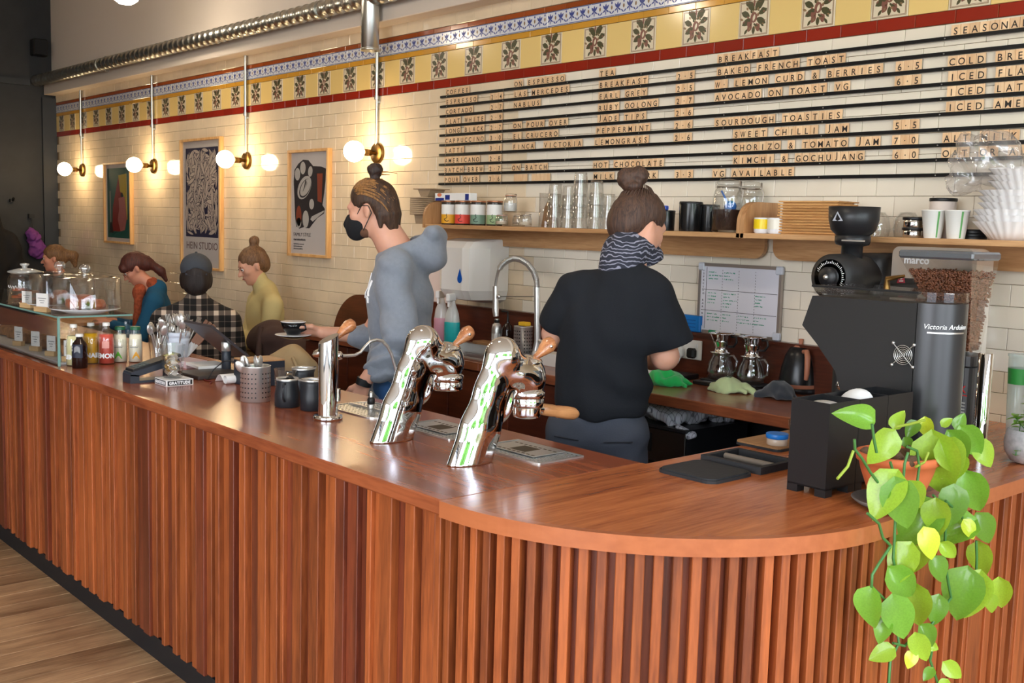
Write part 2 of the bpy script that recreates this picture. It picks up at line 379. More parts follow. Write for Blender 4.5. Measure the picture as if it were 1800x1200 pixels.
struct('trim_2', MB().box(XL + .02, 2.4, 3.63, 3.752, 2.765, 2.875, bev=.004), mat('cream beam', srgb(222, 208, 194), .7))
wl = struct('wall_left', MB().box(XL - .12, XL, -3.6, YW, 0, 4.0), M_dark)
struct('trim_3', MB().box(XL, XL + .03, 1.5, YW - .25, 2.84, 2.9), M_darktrim)
struct('trim_4', MB().box(XL, XL + .035, YW - .14, YW - .002, 0, 2.74), M_darktrim)
struct('trim_5', MB().box(XL, XL + .02, 2.95, 3.0, 0, 2.84), M_darktrim)
M_wallw = mat('white plaster', srgb(240, 238, 234), .8)
# street front (y = -3.6) and side (x = 2.4): piers, sills and glazed openings
wf = MB(); wf.box(XL, -2.6, -3.75, -3.6, 0, 4); wf.box(-2.6, 1.8, -3.75, -3.6, 3.75, 4); wf.box(-2.6, 1.8, -3.75, -3.6, 0, .35); wf.box(1.8, 2.4, -3.75, -3.6, 0, 4)
struct('wall_front', wf, M_wallw)
wr = MB(); wr.box(2.4, 2.55, -3.75, -2.8, 0, 4); wr.box(2.4, 2.55, 3.55, 3.9, 0, 4); wr.box(2.4, 2.55, -2.8, 3.55, 3.75, 4); wr.box(2.4, 2.55, -2.8, 3.55, 0, .35)
struct('wall_right', wr, M_wallw)
fr = MB()
for x in (-2.6, -1.1, .4, 1.74): fr.box(x, x + .06, -3.7, -3.64, .35, 3.75)
for z in (.35, 2.7, 3.69): fr.box(-2.6, 1.8, -3.7, -3.64, z, z + .06)
struct('window_1', fr, M_darktrim)
fr = MB()
for y in (-2.8, -.7, 1.4, 3.49): fr.box(2.44, 2.5, y, y + .06, .35, 3.75)
for z in (.35, 2.7, 3.69): fr.box(2.44, 2.5, -2.8, 3.55, z, z + .06)
struct('window_2', fr, M_darktrim)
# street outside, seen only as reflections: pavement and leafy trees
struct('pavement', MB().box(-30, 30, -30, 30, -.3, -.08), mat('pavement', srgb(150, 148, 142), .8))
M_tree = mat('tree foliage', srgb(96, 150, 58), .7, nvar=.4, nscale=3)
M_bark = mat('bark', srgb(80, 66, 52), .8)
for i, (x, y, h) in enumerate(((7.5, -1.0, 5.0), (6.5, -7.0, 5.5), (-3.5, -9.0, 5.2), (9, 4.5, 5.0))):
    t = thing('street_tree', ['leafy street tree outside the side window', 'leafy street tree at the street corner', 'leafy street tree across from the shop front', 'leafy street tree beyond the end window'][i], 'tree', (x, y, -.08))
    part('trunk', MB().tube([(0, 0, 0), (.05, .02, h * .5)], [.14, .1]), M_bark, t)
    rr = random.Random(i); ps = [ell((rr.uniform(-1.2, 1.2), rr.uniform(-1.2, 1.2), h * .62 + rr.uniform(-1.0, 1.1)), [rr.uniform(.5, .95)] * 3, k=.1) for _ in range(14)]
    part('foliage', sdf_mb(ps, .13, fold(.12, 7, i), pad=.3), M_tree, t)

# ---- back wall tiling
TP = .1524
def px_size(x): return 1 / (x * ax_f.x + YW * ax_f.y)
bricks = []
row = 0; z = 2.363
while z > .25:
    x = -11.13 + (0 if row % 2 else TP / 2)
    while x < -1.0:
        if z < .88 and x > -5.9: x += TP; continue
        bricks.append((x, z - .0762)); x += TP
    z -= .0762; row += 1
for r0 in (2.7, ):   # course above the brown tiles
    x = -11.13
    while x < -2.5: bricks.append((x, r0 - .0)); x += TP
vis = lambda x, z: 1.14 < z and z < 2.36 and -4.75 < x < -1.35
def order(b): return (0 if vis(*b) else 1, b[0] * -1)
def brick_mb(w, h, d=.007, mi=0): return MB().box(0, w - .0016, 0, d, 0, h - .0016, mi, bev=.0012)
me_b = brick_mb(TP, .0762).mesh('brick', M_brick)
bricks.sort(key=order); r = random.Random(11)
for x, z in bricks[:300]:
    link('brick', me_b, wb, (x, YW - .007 - r.uniform(0, .0006), z), (r.gauss(0, .0035), 0, r.gauss(0, .0025)))
b = MB()
for x, z in bricks[300:]:
    q = brick_mb(TP, .0762); join(b, q, Matrix.Translation((x, YW - .007 - r.uniform(0, .0006), z)) @ Matrix.Rotation(r.gauss(0, .0035), 4, 'X') @ Matrix.Rotation(r.gauss(0, .0025), 4, 'Z'))
o = part('far_bricks', b, mat('glazed cream brick far', srgb(228, 208, 178), .08, nvar=.13, nscale=3), wb); o['kind'] = 'stuff'
def leaf2d(cx, cz, L, W, a, y, n=5):
    pts = []
    for i in range(n + 1): t = i / n; pts.append((t * L, math.sin(PI * t) ** .8 * W / 2))
    for i in range(n - 1, 0, -1): t = i / n; pts.append((t * L, -math.sin(PI * t) ** .8 * W / 2))
    ca, sa = math.cos(a), math.sin(a); return [(cx + u * ca - v * sa, y, cz + u * sa + v * ca) for u, v in pts]
def ellp(cx, cz, rx, rz, y, n=12, a=0):
    ca, sa = math.cos(a), math.sin(a)
    return [(cx + rx * math.cos(2 * PI * i / n) * ca - rz * math.sin(2 * PI * i / n) * sa, y, cz + rx * math.cos(2 * PI * i / n) * sa + rz * math.sin(2 * PI * i / n) * ca) for i in range(n)]
# patterned tile: printed fruit spray inside a thin brown line
pt = brick_mb(TP, TP, .008, 0); w = TP - .0016; KS = 1.25
for a, c in (((.006, w - .006, .006, .0085), 3), ((.006, w - .006, w - .0085, w - .006), 3), ((.006, .0085, .006, w - .006), 3), ((w - .0085, w - .006, .006, w - .006), 3)):
    pt.poly([(a[0], -.0003, a[2]), (a[1], -.0003, a[2]), (a[1], -.0003, a[3]), (a[0], -.0003, a[3])], c)
cx = w / 2; mi = [1, 2]
for (lx, lz, L, W, a, m_) in ((.0, .03, .045, .026, 2.2, 1), (.005, .03, .05, .03, .9, 1), (-.01, .0, .045, .024, 3.6, 1), (.012, .0, .045, .024, -.5, 1), (-.02, .01, .04, .022, 2.7, 1), (.02, .015, .04, .02, .4, 1), (-.03, .05, .022, .012, 2.0, 1), (.03, .05, .022, .012, .8, 1), (-.035, .03, .02, .012, 3.3, 1), (.04, .03, .02, .012, -.2, 1), (0, -.03, .03, .014, -1.57, 1), (-.03, -.04, .022, .01, -2.2, 1), (.03, -.04, .022, .01, -1, 1), (0, .045, .03, .008, 1.57, 2), (-.012, -.02, .03, .02, -2.0, 2), (.012, -.02, .03, .02, -1.1, 2)):
    pt.poly(leaf2d(cx + lx, cx + lz, L * 1.2, W * 1.15, a, -.0003 - R_.random() * .0002), m_)
rq = random.Random(2)
for i in range(34):
    a_ = rq.uniform(0, 6.28); d_ = rq.uniform(.015, .052); pt.poly(leaf2d(cx + d_ * math.cos(a_), cx + d_ * math.sin(a_), rq.uniform(.01, .022), rq.uniform(.005, .010), a_ + rq.uniform(-.8, .8), -.0006 - i * .000004), rq.choice((1, 1, 2, 3)))
for zz in (.010, w - .0115): pt.poly([(.010, -.0004, zz), (w - .010, -.0004, zz), (w - .010, -.0004, zz + .0015), (.010, -.0004, zz + .0015)], 2)
for zz in (.010, w - .0115): pt.poly([(zz, -.0004, .010), (zz + .0015, -.0004, .010), (zz + .0015, -.0004, w - .010), (zz, -.0004, w - .010)], 2)
pt.poly(ellp(cx, cx + .004, .017, .022, -.0009), 2); pt.poly(leaf2d(cx - .003, cx - .012, .03, .012, 1.3, -.0011), 0); pt.poly(ellp(cx - .02, cx - .02, .013, .016, -.0007), 2)
me_pat = pt.mesh('patterned_tile', [M_tilecream, M_pgreen, M_pred, M_pedge])
bt = brick_mb(TP, .0762, .008, 0); w = TP - .0016
for z0 in (.002, .070): bt.poly([(.001, -.0003, z0), (w - .001, -.0003, z0), (w - .001, -.0003, z0 + .0035), (.001, -.0003, z0 + .0035)], 1)
for j in range(4):
    c = w * (j + .5) / 4
    if j % 2 == 0:
        for a in (.9, 1.57, 2.25): bt.poly(leaf2d(c, .034, .03, .011, a, -.0004), 1)
        for a in (-.6, 3.74): bt.poly(leaf2d(c, .036, .024, .008, a, -.0004), 1)
        bt.poly(leaf2d(c, .01, .024, .006, 1.57, -.0004), 1)
    else:
        bt.poly(leaf2d(c, .03, .022, .012, 1.57, -.0004), 2); bt.poly(leaf2d(c, .012, .022, .007, .7, -.0004), 1); bt.poly(leaf2d(c, .012, .022, .007, 2.4, -.0004), 1); bt.poly(leaf2d(c, .055, .014, .01, 1.57, -.0005), 1)
me_blue = bt.mesh('blue_border_tile', [M_tileblue, M_pblue, M_pedge])
me_red = brick_mb(TP, .0462).mesh('red_tile', M_red); me_yel = brick_mb(TP, TP).mesh('yellow_tile', M_yellow)
me_gold = brick_mb(TP, .030).mesh('gold_tile', M_gold); me_brn = brick_mb(TP, .0262).mesh('brown_tile', M_brown)
x0 = -3.427 - TP * 52; i = 0
for i in range(66):
    x = x0 + TP * i
    if x + TP < XL or x > -1.2: continue
    y = YW - .0075
    rr = lambda: (r.gauss(0, .003), 0, r.gauss(0, .002))
    link('red_tile', me_red, wb, (x + .03, y, 2.3645), rr())
    link('patterned_tile' if i % 2 == 0 else 'yellow_tile', me_pat if i % 2 == 0 else me_yel, wb, (x, y - .001, 2.4107), rr())
    link('gold_tile', me_gold, wb, (x + .07, y, 2.564), rr()); link('blue_border_tile', me_blue, wb, (x + .045, y - .001, 2.595), rr()); link('brown_tile', me_brn, wb, (x + .02, y, 2.672), rr())

# ---- mahogany bar counter
M_top = wood('polished mahogany worktop', srgb(166, 90, 54), srgb(126, 62, 38), 'X', .24, .15, .05, .9, 1.4, .04)
M_topy = wood('polished mahogany plank', srgb(196, 114, 62), srgb(148, 76, 40), 'Y', .24, .15, .16, 1.0, 1.6, .04)
M_slat = wood('mahogany slat', srgb(174, 92, 46), srgb(118, 58, 30), 'Z', .38, .05, .2, 1.1, .6, .1)
M_back = wood('dark mahogany panel', srgb(104, 50, 30), srgb(70, 32, 20), 'X', .35, .2, .15, .8, .8, .08)
M_slatd = wood('dark mahogany slat', srgb(124, 58, 34), srgb(84, 36, 22), 'Z', .35, .25, .25, 1.1, .6, .1)
bar = thing('bar_counter', 'long mahogany bar counter with curved corner and vertical slatted front', 'counter', (-1.88, 2.19, 0))
def bpart(n, mb, m, label=None):
    mb.v = [(v[0] + 1.88, v[1] - 2.19, v[2]) for v in mb.v]; return part(n, mb, m, bar, label=label)
XE = -7.9
b = MB(); b.box(XE, -1.9, 1.49, 2.187, CT - .038, CT, bev=.004)
bpart('worktop', b, M_top)
def arc(r, a0, a1, n): return [(-1.88 + r * math.cos(a0 + (a1 - a0) * i / n), 2.19 + r * math.sin(a0 + (a1 - a0) * i / n)) for i in range(n + 1)]
RO = .705
xs = [-1.899, -1.725, -1.545, -1.365, -1.1751]
for i in range(4):
    a, c = xs[i], xs[i + 1] - .0006; pts = []
    n = 14 if i == 3 else 5
    for j in range(n + 1):
        x = a + (c - a) * (j / n if i < 3 else (1 - (1 - j / n) ** 2)); x = min(x, -1.1755); d = x + 1.88
        pts.append((x, 2.19 - math.sqrt(max(RO * RO - max(d, 0) ** 2, 0)) if d > 0 else 1.487))
    pts += [(pts[-1][0], YW - .01), (a, YW - .01)] if i or True else []
    if i == 0: pts = [p for p in pts[:-2]] + [(c, YW - .01), (-1.885, YW - .01), (-1.885, 2.185), (a, 2.185)]
    bpart('worktop_plank', MB().prism(pts, CT - .038, CT), M_topy)
# nosing along the curve, bright polished edge
b = MB(); A = arc(RO + .001, -PI / 2, 0, 40); Bq = arc(RO - .02, -PI / 2, 0, 40)
b.prism([(-1.90, 1.484)] + A + [(-1.174, YW - .01), (-1.194, YW - .01)] + Bq[::-1] + [(-1.90, 1.505)], CT - .0385, CT + .0004, smooth=False)
bpart('worktop_edging', b, wood('mahogany edging', srgb(184, 106, 64), srgb(164, 90, 52), 'X', .28, .2, .02, .4, .5, .02))
# carcass: front lining, curved lining, end lining, inner faces
b = MB(); b.box(XE, -1.9, 1.545, 1.56, .08, CT - .04); P_ = arc(.645, -PI / 2, 0, 30); Q_ = arc(.63, -PI / 2, 0, 30)
b.prism(P_ + Q_[::-1], .08, CT - .04, smooth=False); b.box(-1.25, -1.236, 2.19, YW - .01, .08, CT - .04)
bpart('front_lining', b, M_slatd)
b = MB(); b.box(XE, -1.9, 2.15, 2.165, 0, CT - .04); b.box(-1.865, -1.85, 2.165, 3.1, 0, CT - .04)
bpart('inner_lining', b, M_back)
b = MB(); b.box(XE, -1.9, 1.535, 1.55, 0, .085); b.prism(arc(.655, -PI / 2, 0, 30) + arc(.64, -PI / 2, 0, 30)[::-1], 0, .085); b.box(-1.24, -1.225, 2.19, YW - .01, 0, .085)
bpart('kick_board', b, mat('matt black plinth', srgb(26, 26, 28), .6))
r = random.Random(5)
def slat(x, y, w, d, z0, rot, dark):
    return MB().box(-w / 2, w / 2, -d, .0, z0, CT - .039, bev=.0018), (x + 1.88, y - 2.19, 0), (0, 0, rot), (M_slatd if dark else M_slat)
def put(args):
    mb, loc, rot, m = args; part('slat', mb, m, bar, loc, rot)
x = -1.965; n = 0; pat = [(.030, .022, 0), (.012, .010, 0), (.034, .026, 0), (.022, .006, 1), (.028, .026, 0), (.040, .012, 0), (.016, .024, 0), (.024, .004, 1), (.030, .018, 0), (.034, .028, 0)]
while x > -7.6 and n < 190:
    w, d, dk = pat[n % len(pat)]; w *= r.uniform(1.1, 1.75); dk = dk or r.random() < .2
    put(slat(x - w / 2, 1.546, w, d, .085 + (0 if d > .02 else .006), 0, dk)); x -= w + (.0012 if r.random() < .8 else .012); n += 1
# the regular battens round the curve
L = .645; pitch = .0385; na = int(PI / 2 * .66 / pitch)
x = -1.945
while x < -1.885: put(slat(x, 1.546, .0215, .03, .085, 0, False)); x += pitch
for i in range(na):
    a = -PI / 2 + (i + .6) / (na + .2) * PI / 2
    mb = MB().box(-.0108, .0108, -.030, 0, .085, CT - .039, bev=.0018)
    part('slat', mb, M_slat, bar, (.645 * math.cos(a), .645 * math.sin(a), 0), (0, 0, a + PI / 2))
part('corner_board', MB().box(-.03, .025, -.03, 0, .085, CT - .039, bev=.002), M_slat, bar, (.65, .03, 0), (0, 0, PI / 2))
y = 2.265; n = 0
while y < YW - .05:
    w, d, dk = pat[(n * 3 + 1) % len(pat)]; w *= r.uniform(.9, 1.3)
    part('slat', MB().box(-w / 2, w / 2, -d, 0, .085, CT - .039, bev=.0018), M_slatd if dk else M_slat, bar, (-1.236 + 1.88, y + w / 2 - 2.19, 0), (0, 0, PI / 2)); y += w + .001; n += 1

# ---- menu board
menu = thing('menu_board', 'wall menu board of ten black rails holding wooden letter tiles', 'menu board', (-4.84, 3.74, 1.80))
RZ = [2.310, 2.2565, 2.203, 2.1495, 2.097, 2.043, 1.989, 1.934, 1.881, 1.827]
for z in RZ:
    part('rail', MB().box(0, 3.55, -.014, .0, -.006, .003).box(0, 3.55, -.014, -.011, .003, .007), M_blackm, menu, (0, 0, z - 1.80))
rb = MB()
for i in range(8):
    for z in RZ: rb.lathe([(.0001, 0), (.003, 0), (.003, .001), (.0001, .001)], i * .48 + .06, -.015, z - 1.8, 6, axis='Y')
part('rail_screws', rb, mat('steel screw', srgb(150, 150, 150), .3, metal=1), menu)['kind'] = 'stuff'
M_lt = wood('pale letter tile wood', srgb(240, 206, 164), srgb(222, 176, 130), 'Z', .5, 0, .1, 3, .4, .05); M_ink = mat('black ink', srgb(34, 26, 22), .6)
CH = .0344; LH = .0405
def ltile(ch):
    if ch in GL: return GL[ch]
    b = MB().box(.0006, CH - .0006, -.003, 0, 0, LH)
    if ch != ' ':
        t = text_mb({'.': '\u00b7'}.get(ch, ch), .0345, 1, bold=.0003)
        if t.v:
            xs_ = [v[0] for v in t.v]; zs_ = [v[2] for v in t.v]; w = max(xs_) - min(xs_)
            sx = min(1, .027 / max(w, 1e-6)); m_ = min(xs_) + w / 2
            zz = .0125 / 1 if ch == '.' else min(zs_)
            vs = [(CH / 2 + (v[0] - m_) * sx * .95, -.0034 + v[1] * .3, .0065 + (v[2] - zz if ch != '.' else v[2] * 1.0)) for v in t.v]
            b.add(vs, t.f, 1)
    me = b.mesh('letter_tile', [M_lt, M_ink]); GL[ch] = me; return me
rows = [(0, -4.793, 'COFFEE'), (1, -4.793, 'ESPRESSO'), (2, -4.793, 'CORTADO'), (3, -4.793, 'FLAT_WHITE'), (4, -4.793, 'LONG_BLACK'), (5, -4.793, 'CAPPUCCINO'), (6, -4.793, 'LATTE'), (7, -4.793, 'AMERICANO'), (8, -4.793, 'BATCH_BREW'), (9, -4.793, 'POUR_OVER'),
        (1, -4.408, '2.4'), (2, -4.408, '2.7'), (3, -4.408, '2.9'), (4, -4.408, '2.7'), (5, -4.408, '3.0'), (6, -4.408, '3.1'), (7, -4.408, '2.8'), (8, -4.408, '2.7'), (9, -4.408, '3.6'),
        (0, -4.22, 'ON_ESPRESSO'), (1, -4.22, 'LAS_MERCEDES'), (2, -4.22, 'NABLUS'), (4, -4.22, 'ON_POUR_OVER'), (5, -4.22, 'EL_CRUCERO'), (6, -4.22, 'FINCA__VICTORIA'), (8, -4.22, 'ON_BATCH'), (9, -4.20, '   _    '),
        (0, -3.61, 'TEA'), (1, -3.61, 'BREAKFAST'), (2, -3.61, 'EARL_GREY'), (3, -3.61, 'RUBY_OOLONG'), (4, -3.61, 'JADE_TIPS'), (5, -3.62, 'PEPPERMINT'), (6, -3.626, 'LEMONGRASS'), (8, -3.63, 'HOT_CHOCOLATE'), (9, -3.625, 'MILK____DARK'),
        (1, -3.135, '2.5'), (2, -3.135, '2.5'), (3, -3.135, '2.7'), (4, -3.135, '2.6'), (5, -3.135, '2.6'), (6, -3.135, '2.6'), (9, -3.12, '3.3'),
        (0, -2.912, 'BREAKFAST'), (1, -2.912, 'BAKED_FRENCH_TOAST'), (2, -2.92, 'W._LEMON_CURD_&_BERRIES'), (3, -2.918, 'AVOCADO_ON_TOAST_VG'), (5, -2.912, 'SOURDOUGH_TOASTIES'), (6, -2.81, 'SWEET_CHILLI_JAM'), (7, -2.81, 'CHORIZO_&_TOMATO_JAM'), (8, -2.805, 'KIMCHI_&_GOCHUJANG'), (9, -2.91, 'VG_AVAILABLE'),
        (2, -2.085, '6.5'), (3, -2.085, '6.5'), (6, -2.08, '5.5'), (7, -2.08, '7.0'), (8, -2.075, '6.0'),
        (0, -1.88, 'SEASONAL'), (2, -1.885, 'COLD_BREW'), (3, -1.88, 'ICED_FLAT_WHITE'), (4, -1.88, 'ICED_LATTE'), (5, -1.88, 'ICED_AMERICANO'), (7, -1.885, 'ALT_MILK'), (8, -1.885, 'OAT_OR_ALMOND')]
lt = []
for rw, x, s in rows:
    for ch in s:
        if ch == '_': x += CH * .95; continue
        lt.append((x, rw, ch)); x += CH
lt.sort(key=lambda a: -a[0])
lt = [a for a in lt if a[0] < -1.3]
r = random.Random(2)
stf = MB()
for i, (x, rw, ch) in enumerate(lt):
    me = ltile(ch); loc = (x + 4.84, -.008, RZ[rw] - 1.80 + .0035)
    if i < 300: link('letter_tile', me, menu, loc, (0, r.gauss(0, .006), 0))
    else:
        o_ = len(stf.v); stf.v += [tuple(v.co + Vector(loc)) for v in me.vertices]
        for p in me.polygons: stf.f.append(tuple(o_ + i2 for i2 in p.vertices)); stf.m.append(p.material_index); stf.sm.append(False)
part('far_letter_tiles', stf, [M_lt, M_ink], menu)['kind'] = 'stuff'

# ---- duct
M_galv = mat('galvanised steel', srgb(206, 206, 200), .3, metal=1, bump=.08, bscale=18)
duct = thing('ventilation_duct', 'galvanised spiral duct running along the cream beam with a drop pipe', 'duct', (-5.30, 3.56, 2.88))
p0 = on_y(62, 133, 3.56); p1 = on_y(640, 14, 3.56); zc = (p0.z + p1.z) / 2
b = MB(); prof = []; nn = 110; L_ = 9.9
for i in range(nn + 1):
    xx = -11.12 + 5.30 + L_ * i / nn; prof += [(.050, xx - .003), (.0545, xx), (.050, xx + .003)]
b.lathe(prof, 0, 0, 0, 20, axis='X'); part('spiral_pipe', b, M_galv, duct, (0, 0, zc - 2.88))
b = MB().lathe([(.052, zc - 2.88 + .04), (.052, -.275), (.050, -.277), (.056, -.28), (.056, -.29), (.045, -.29), (.045, -.2), (.0001, -.2)], 0, 0, 0, 24)
part('drop_pipe', b, M_galv, duct, (0, -.0, 0))
for x in (-9.45, -5.85, -4.2):
    bb = MB().lathe([(.056, -.012), (.056, .012)], 0, 0, 0, 20, axis='X').box(-.01, .01, .04, .07, -.05, .08); part('bracket', bb, M_galv, duct, (x + 5.30, 0, zc - 2.88))

# ---- wall lamps with globe bulbs
M_brass = mat('aged brass', srgb(124, 94, 52), .38, metal=1)
M_bulb = mat('glowing globe bulb', (1, .9, .75, 1), .3, emit=(1, .74, .42, 1), estr=46)
lamp_lab = ['leftmost globe wall lamp on a steel conduit by the dark end wall', 'second globe wall lamp from the dark end wall, beside the tall leaf poster', 'third globe wall lamp, between the two tall posters', 'globe wall lamp above the barista in the grey hoodie']
lamps = []
for i, x in enumerate((-10.40, -8.76, -7.13, -5.465)):
    t = thing('wall_lamp', lamp_lab[i], 'lamp', (x, YW - .008, 2.02), 0, 'globe wall lamps'); lamps.append(t)
    part('back_plate', MB().lathe([(.0001, -.022), (.056, -.022), (.062, -.016), (.062, 0)][::-1], 0, 0, 0, 28, axis='Y'), M_brass, t)
    part('lamp_holder', MB().lathe([(.012, 0), (.012, -.045), (.021, -.047), (.021, -.095), (.016, -.1)], 0, -.01, 0, 18, axis='Y'), M_brass, t)
    part('globe_bulb', MB().lathe([(.015, -.095)] + [(.0625 * math.sin(a), -.165 + .0625 * math.cos(a)) for a in [.3 + (PI - .3) * j / 14 for j in range(15)]], 0, -.01, 0, 24, axis='Y'), M_bulb, t)
    ztop = .745 if i < 3 else .60
    part('conduit', MB().tube([(0, -.016, .05), (0, -.016, .33)], .0075).tube([(0, -.018, .33), (0, -.018, ztop)], .011).lathe([(.014, .32), (.014, .345)], 0, -.018, 0, 12).box(-.02, .02, -.012, 0, .3, .31), M_galv, t)
# ---------------------------------------------------------------- shared materials
M_chrome = mat('polished chrome', (.86, .86, .86, 1), .035, metal=1)
M_steel = mat('brushed steel', srgb(216, 214, 210), .32, metal=.85, bump=.05, bscale=60)
M_steeld = mat('dark steel', srgb(120, 118, 114), .35, metal=1)
M_lev = wood('oiled olive wood handle', srgb(206, 140, 92), srgb(150, 88, 52), 'Y', .25, .5, .05, 3, .8, .05)
M_pf = wood('oak portafilter handle', srgb(196, 138, 88), srgb(156, 100, 60), 'Y', .4, .2, .05, 3, .4, .05)
M_jug = mat('matt black enamel', srgb(34, 36, 40), .42)
M_white = mat('white plastic', srgb(228, 226, 222), .4); M_paper = mat('white card', srgb(238, 236, 232), .8)
M_cer = mat('white glazed ceramic', srgb(232, 232, 234), .15)
M_glass = glass('clear glass', (.992, .996, .994, 1), .09); M_glassd = glass('clear acrylic', (.98, .985, .985, 1), .06)
M_gedge = glass('green glass edge', (.35, .62, .56, 1), .12, dens=.5)
M_oak = wood('oak ply shelf', srgb(206, 160, 112), srgb(168, 120, 76), 'X', .45, .15, .08, 1.2, .6, .08)
M_oaky = wood('oak ply edge', srgb(200, 152, 104), srgb(160, 112, 70), 'Z', .45, .15, .08, 1.2, .6, .08)
M_pblack = mat('satin black plastic', srgb(30, 30, 32), .38); M_rubber = mat('black rubber', srgb(40, 40, 42), .7, bump=.2, bscale=80)
M_text = mat('grey print', srgb(110, 110, 112), .7); M_wtext = mat('white print', srgb(245, 245, 245), .6)
TZ = lambda a: Matrix.Rotation(a, 4, 'Z')
TT = lambda *a: Matrix.Translation(a)
def arcp(c, r, a0, a1, n, plane='XY'):
    return [(c[0] + r * math.cos(a0 + (a1 - a0) * i / n), c[1] + r * math.sin(a0 + (a1 - a0) * i / n)) for i in range(n + 1)]
def rrect(x0, x1, y0, y1, r, n=4):
    p = []
    for cx, cy, a in ((x1 - r, y1 - r, 0), (x0 + r, y1 - r, PI / 2), (x0 + r, y0 + r, PI), (x1 - r, y0 + r, 3 * PI / 2)): p += arcp((cx, cy), r, a, a + PI / 2, n)
    return p
def cyl(r, z0, z1, cx=0, cy=0, n=20, mb=None, mi=0, bev=.001): return (mb or MB()).lathe([(r - bev, z0), (r, z0 + bev), (r, z1 - bev), (r - bev, z1)], cx, cy, 0, n, mi)

# ---- espresso groups
def group(x, label, pf):
    t = thing('espresso_group', label, 'coffee machine', (x, 1.79, CT), 0, 'chrome espresso group towers'); S = .55
    ps = [cap((0, -.004, -.02), (0, .036, .09), .071, .064, k=.01), cap((0, .036, .09), (0, .072, .19), .064, .053, k=.02), cap((0, .072, .19), (0, .105, .272), .053, .052, k=.02), ell((0, .112, .283), (.085, .05, .05), rotm(-.5), k=.03),
          ell((0, .17, .235), (.085, .07, .045), k=.03), cap((0, .205, .19), (0, .205, .225), .052, .052, k=.02), ell((0, .205, .215), (.09, .052, .055), k=.02), neg(rbox((0, 0, -.06), (.3, .3, .06), .0, k=.002)), neg(rbox((0, .2, .10), (.3, .07, .068), .0, k=.006)), ell((0, .125, .15), (.05, .02, .05), rotm(-.3), k=.02)]
    mb = sdf_mb(ps, .003, pad=.012); mb.v = [(v[0] * S, v[1], v[2]) for v in mb.v]
    part('body', mb, M_chrome, t)
    part('group_head', MB().lathe([(.030, .134), (.046, .136), (.048, .14), (.048, .158), (.0465, .16), (.0465, .163), (.05, .165), (.05, .178), (.046, .182)], 0, .205, 0, 36), M_chrome, t)
    part('top_cap', MB().lathe([(.04, .262), (.038, .268), (.030, .272), (.0001, .273)], 0, .205, 0, 28), M_chrome, t)
    lv = MB().tube([(0, .225, .268), (0, .245, .28), (0, .262, .292), (0, .278, .303), (0, .292, .31), (0, .300, .312)], [.008, .011, .018, .0235, .02, .008], 14)
    l_ = part('lever_handle', lv, M_lev, t); part('lever_dot', MB().ball((.02, .272, .303), .0055, 10), M_chrome, l_)
    if pf:
        p = part('portafilter', MB().lathe([(.028, .104), (.037, .107), (.039, .115), (.039, .136)], 0, .205, 0, 30).tube([(.0, .235, .128), (.0, .262, .122)], [.012, .014], 12), M_chrome, t, label='chrome portafilter locked in with a wooden handle')
        h = MB().tube([(0, .258, .123), (0, .264, .122), (0, .30, .115), (0, .318, .111), (0, .322, .110), (0, .36, .103), (0, .39, .097), (0, .403, .094), (0, .408, .093)], [.012, .0165, .018, .0165, .0175, .0195, .018, .012, .003], 16)
        part('wooden_handle', h, M_pf, p)
group(-2.527, 'chrome espresso group tower without a portafilter, beside the steam pillar', False)
group(-2.165, 'chrome espresso group tower holding a wooden handled portafilter', True)
# steam pillar
t = thing('steam_tap_pillar', 'polished chrome steam pillar with bent wand and wooden lever', 'coffee machine', (-2.92, 1.818, CT))
mb = MB().lathe([(.0315, .008), (.0315, .262)] , 0, 0, 0, 32); n = 32; k = len(mb.v)
mb.v = [(x, y, z + (y * .5 + x * .1 if z > .2 else 0)) for x, y, z in mb.v]
mb.lathe([(.046, 0), (.0475, .003), (.0475, .011), (.044, .014), (.033, .015)], 0, 0, 0, 32); part('pillar', mb, M_chrome, t)
w = [Vector(on_x(px, py, -2.92)) - Vector((-2.92, 1.818, CT)) for px, py in ((596, 625), (612, 625), (624, 624), (634, 619), (642, 609), (651, 600), (662, 597), (672, 599), (681, 608), (688, 622), (694, 642), (700, 664))]
part('steam_wand', MB().tube(w, .0052, 10), M_steel, t); part('wand_collar', MB().lathe([(.013, .03), (.014, .032), (.014, .046), (.012, .048)], 0, 0, w[0].z, 16, axis='Y'), M_chrome, t)
part('lever_handle', MB().tube([(0, .02, .255), (0, .038, .27), (0, .055, .285), (0, .075, .298), (0, .09, .306), (0, .098, .309)], [.007, .010, .016, .0215, .019, .007], 14), M_lev, t)
part('side_nozzle', MB().tube([(-.02, -.02, .215), (-.03, -.03, .21), (-.036, -.036, .207)], [.014, .012, .006], 12), M_chrome, t)
part('switch', MB().tube([(.02, .024, .06), (.02, .024, .10)], .009, 10), M_chrome, t)

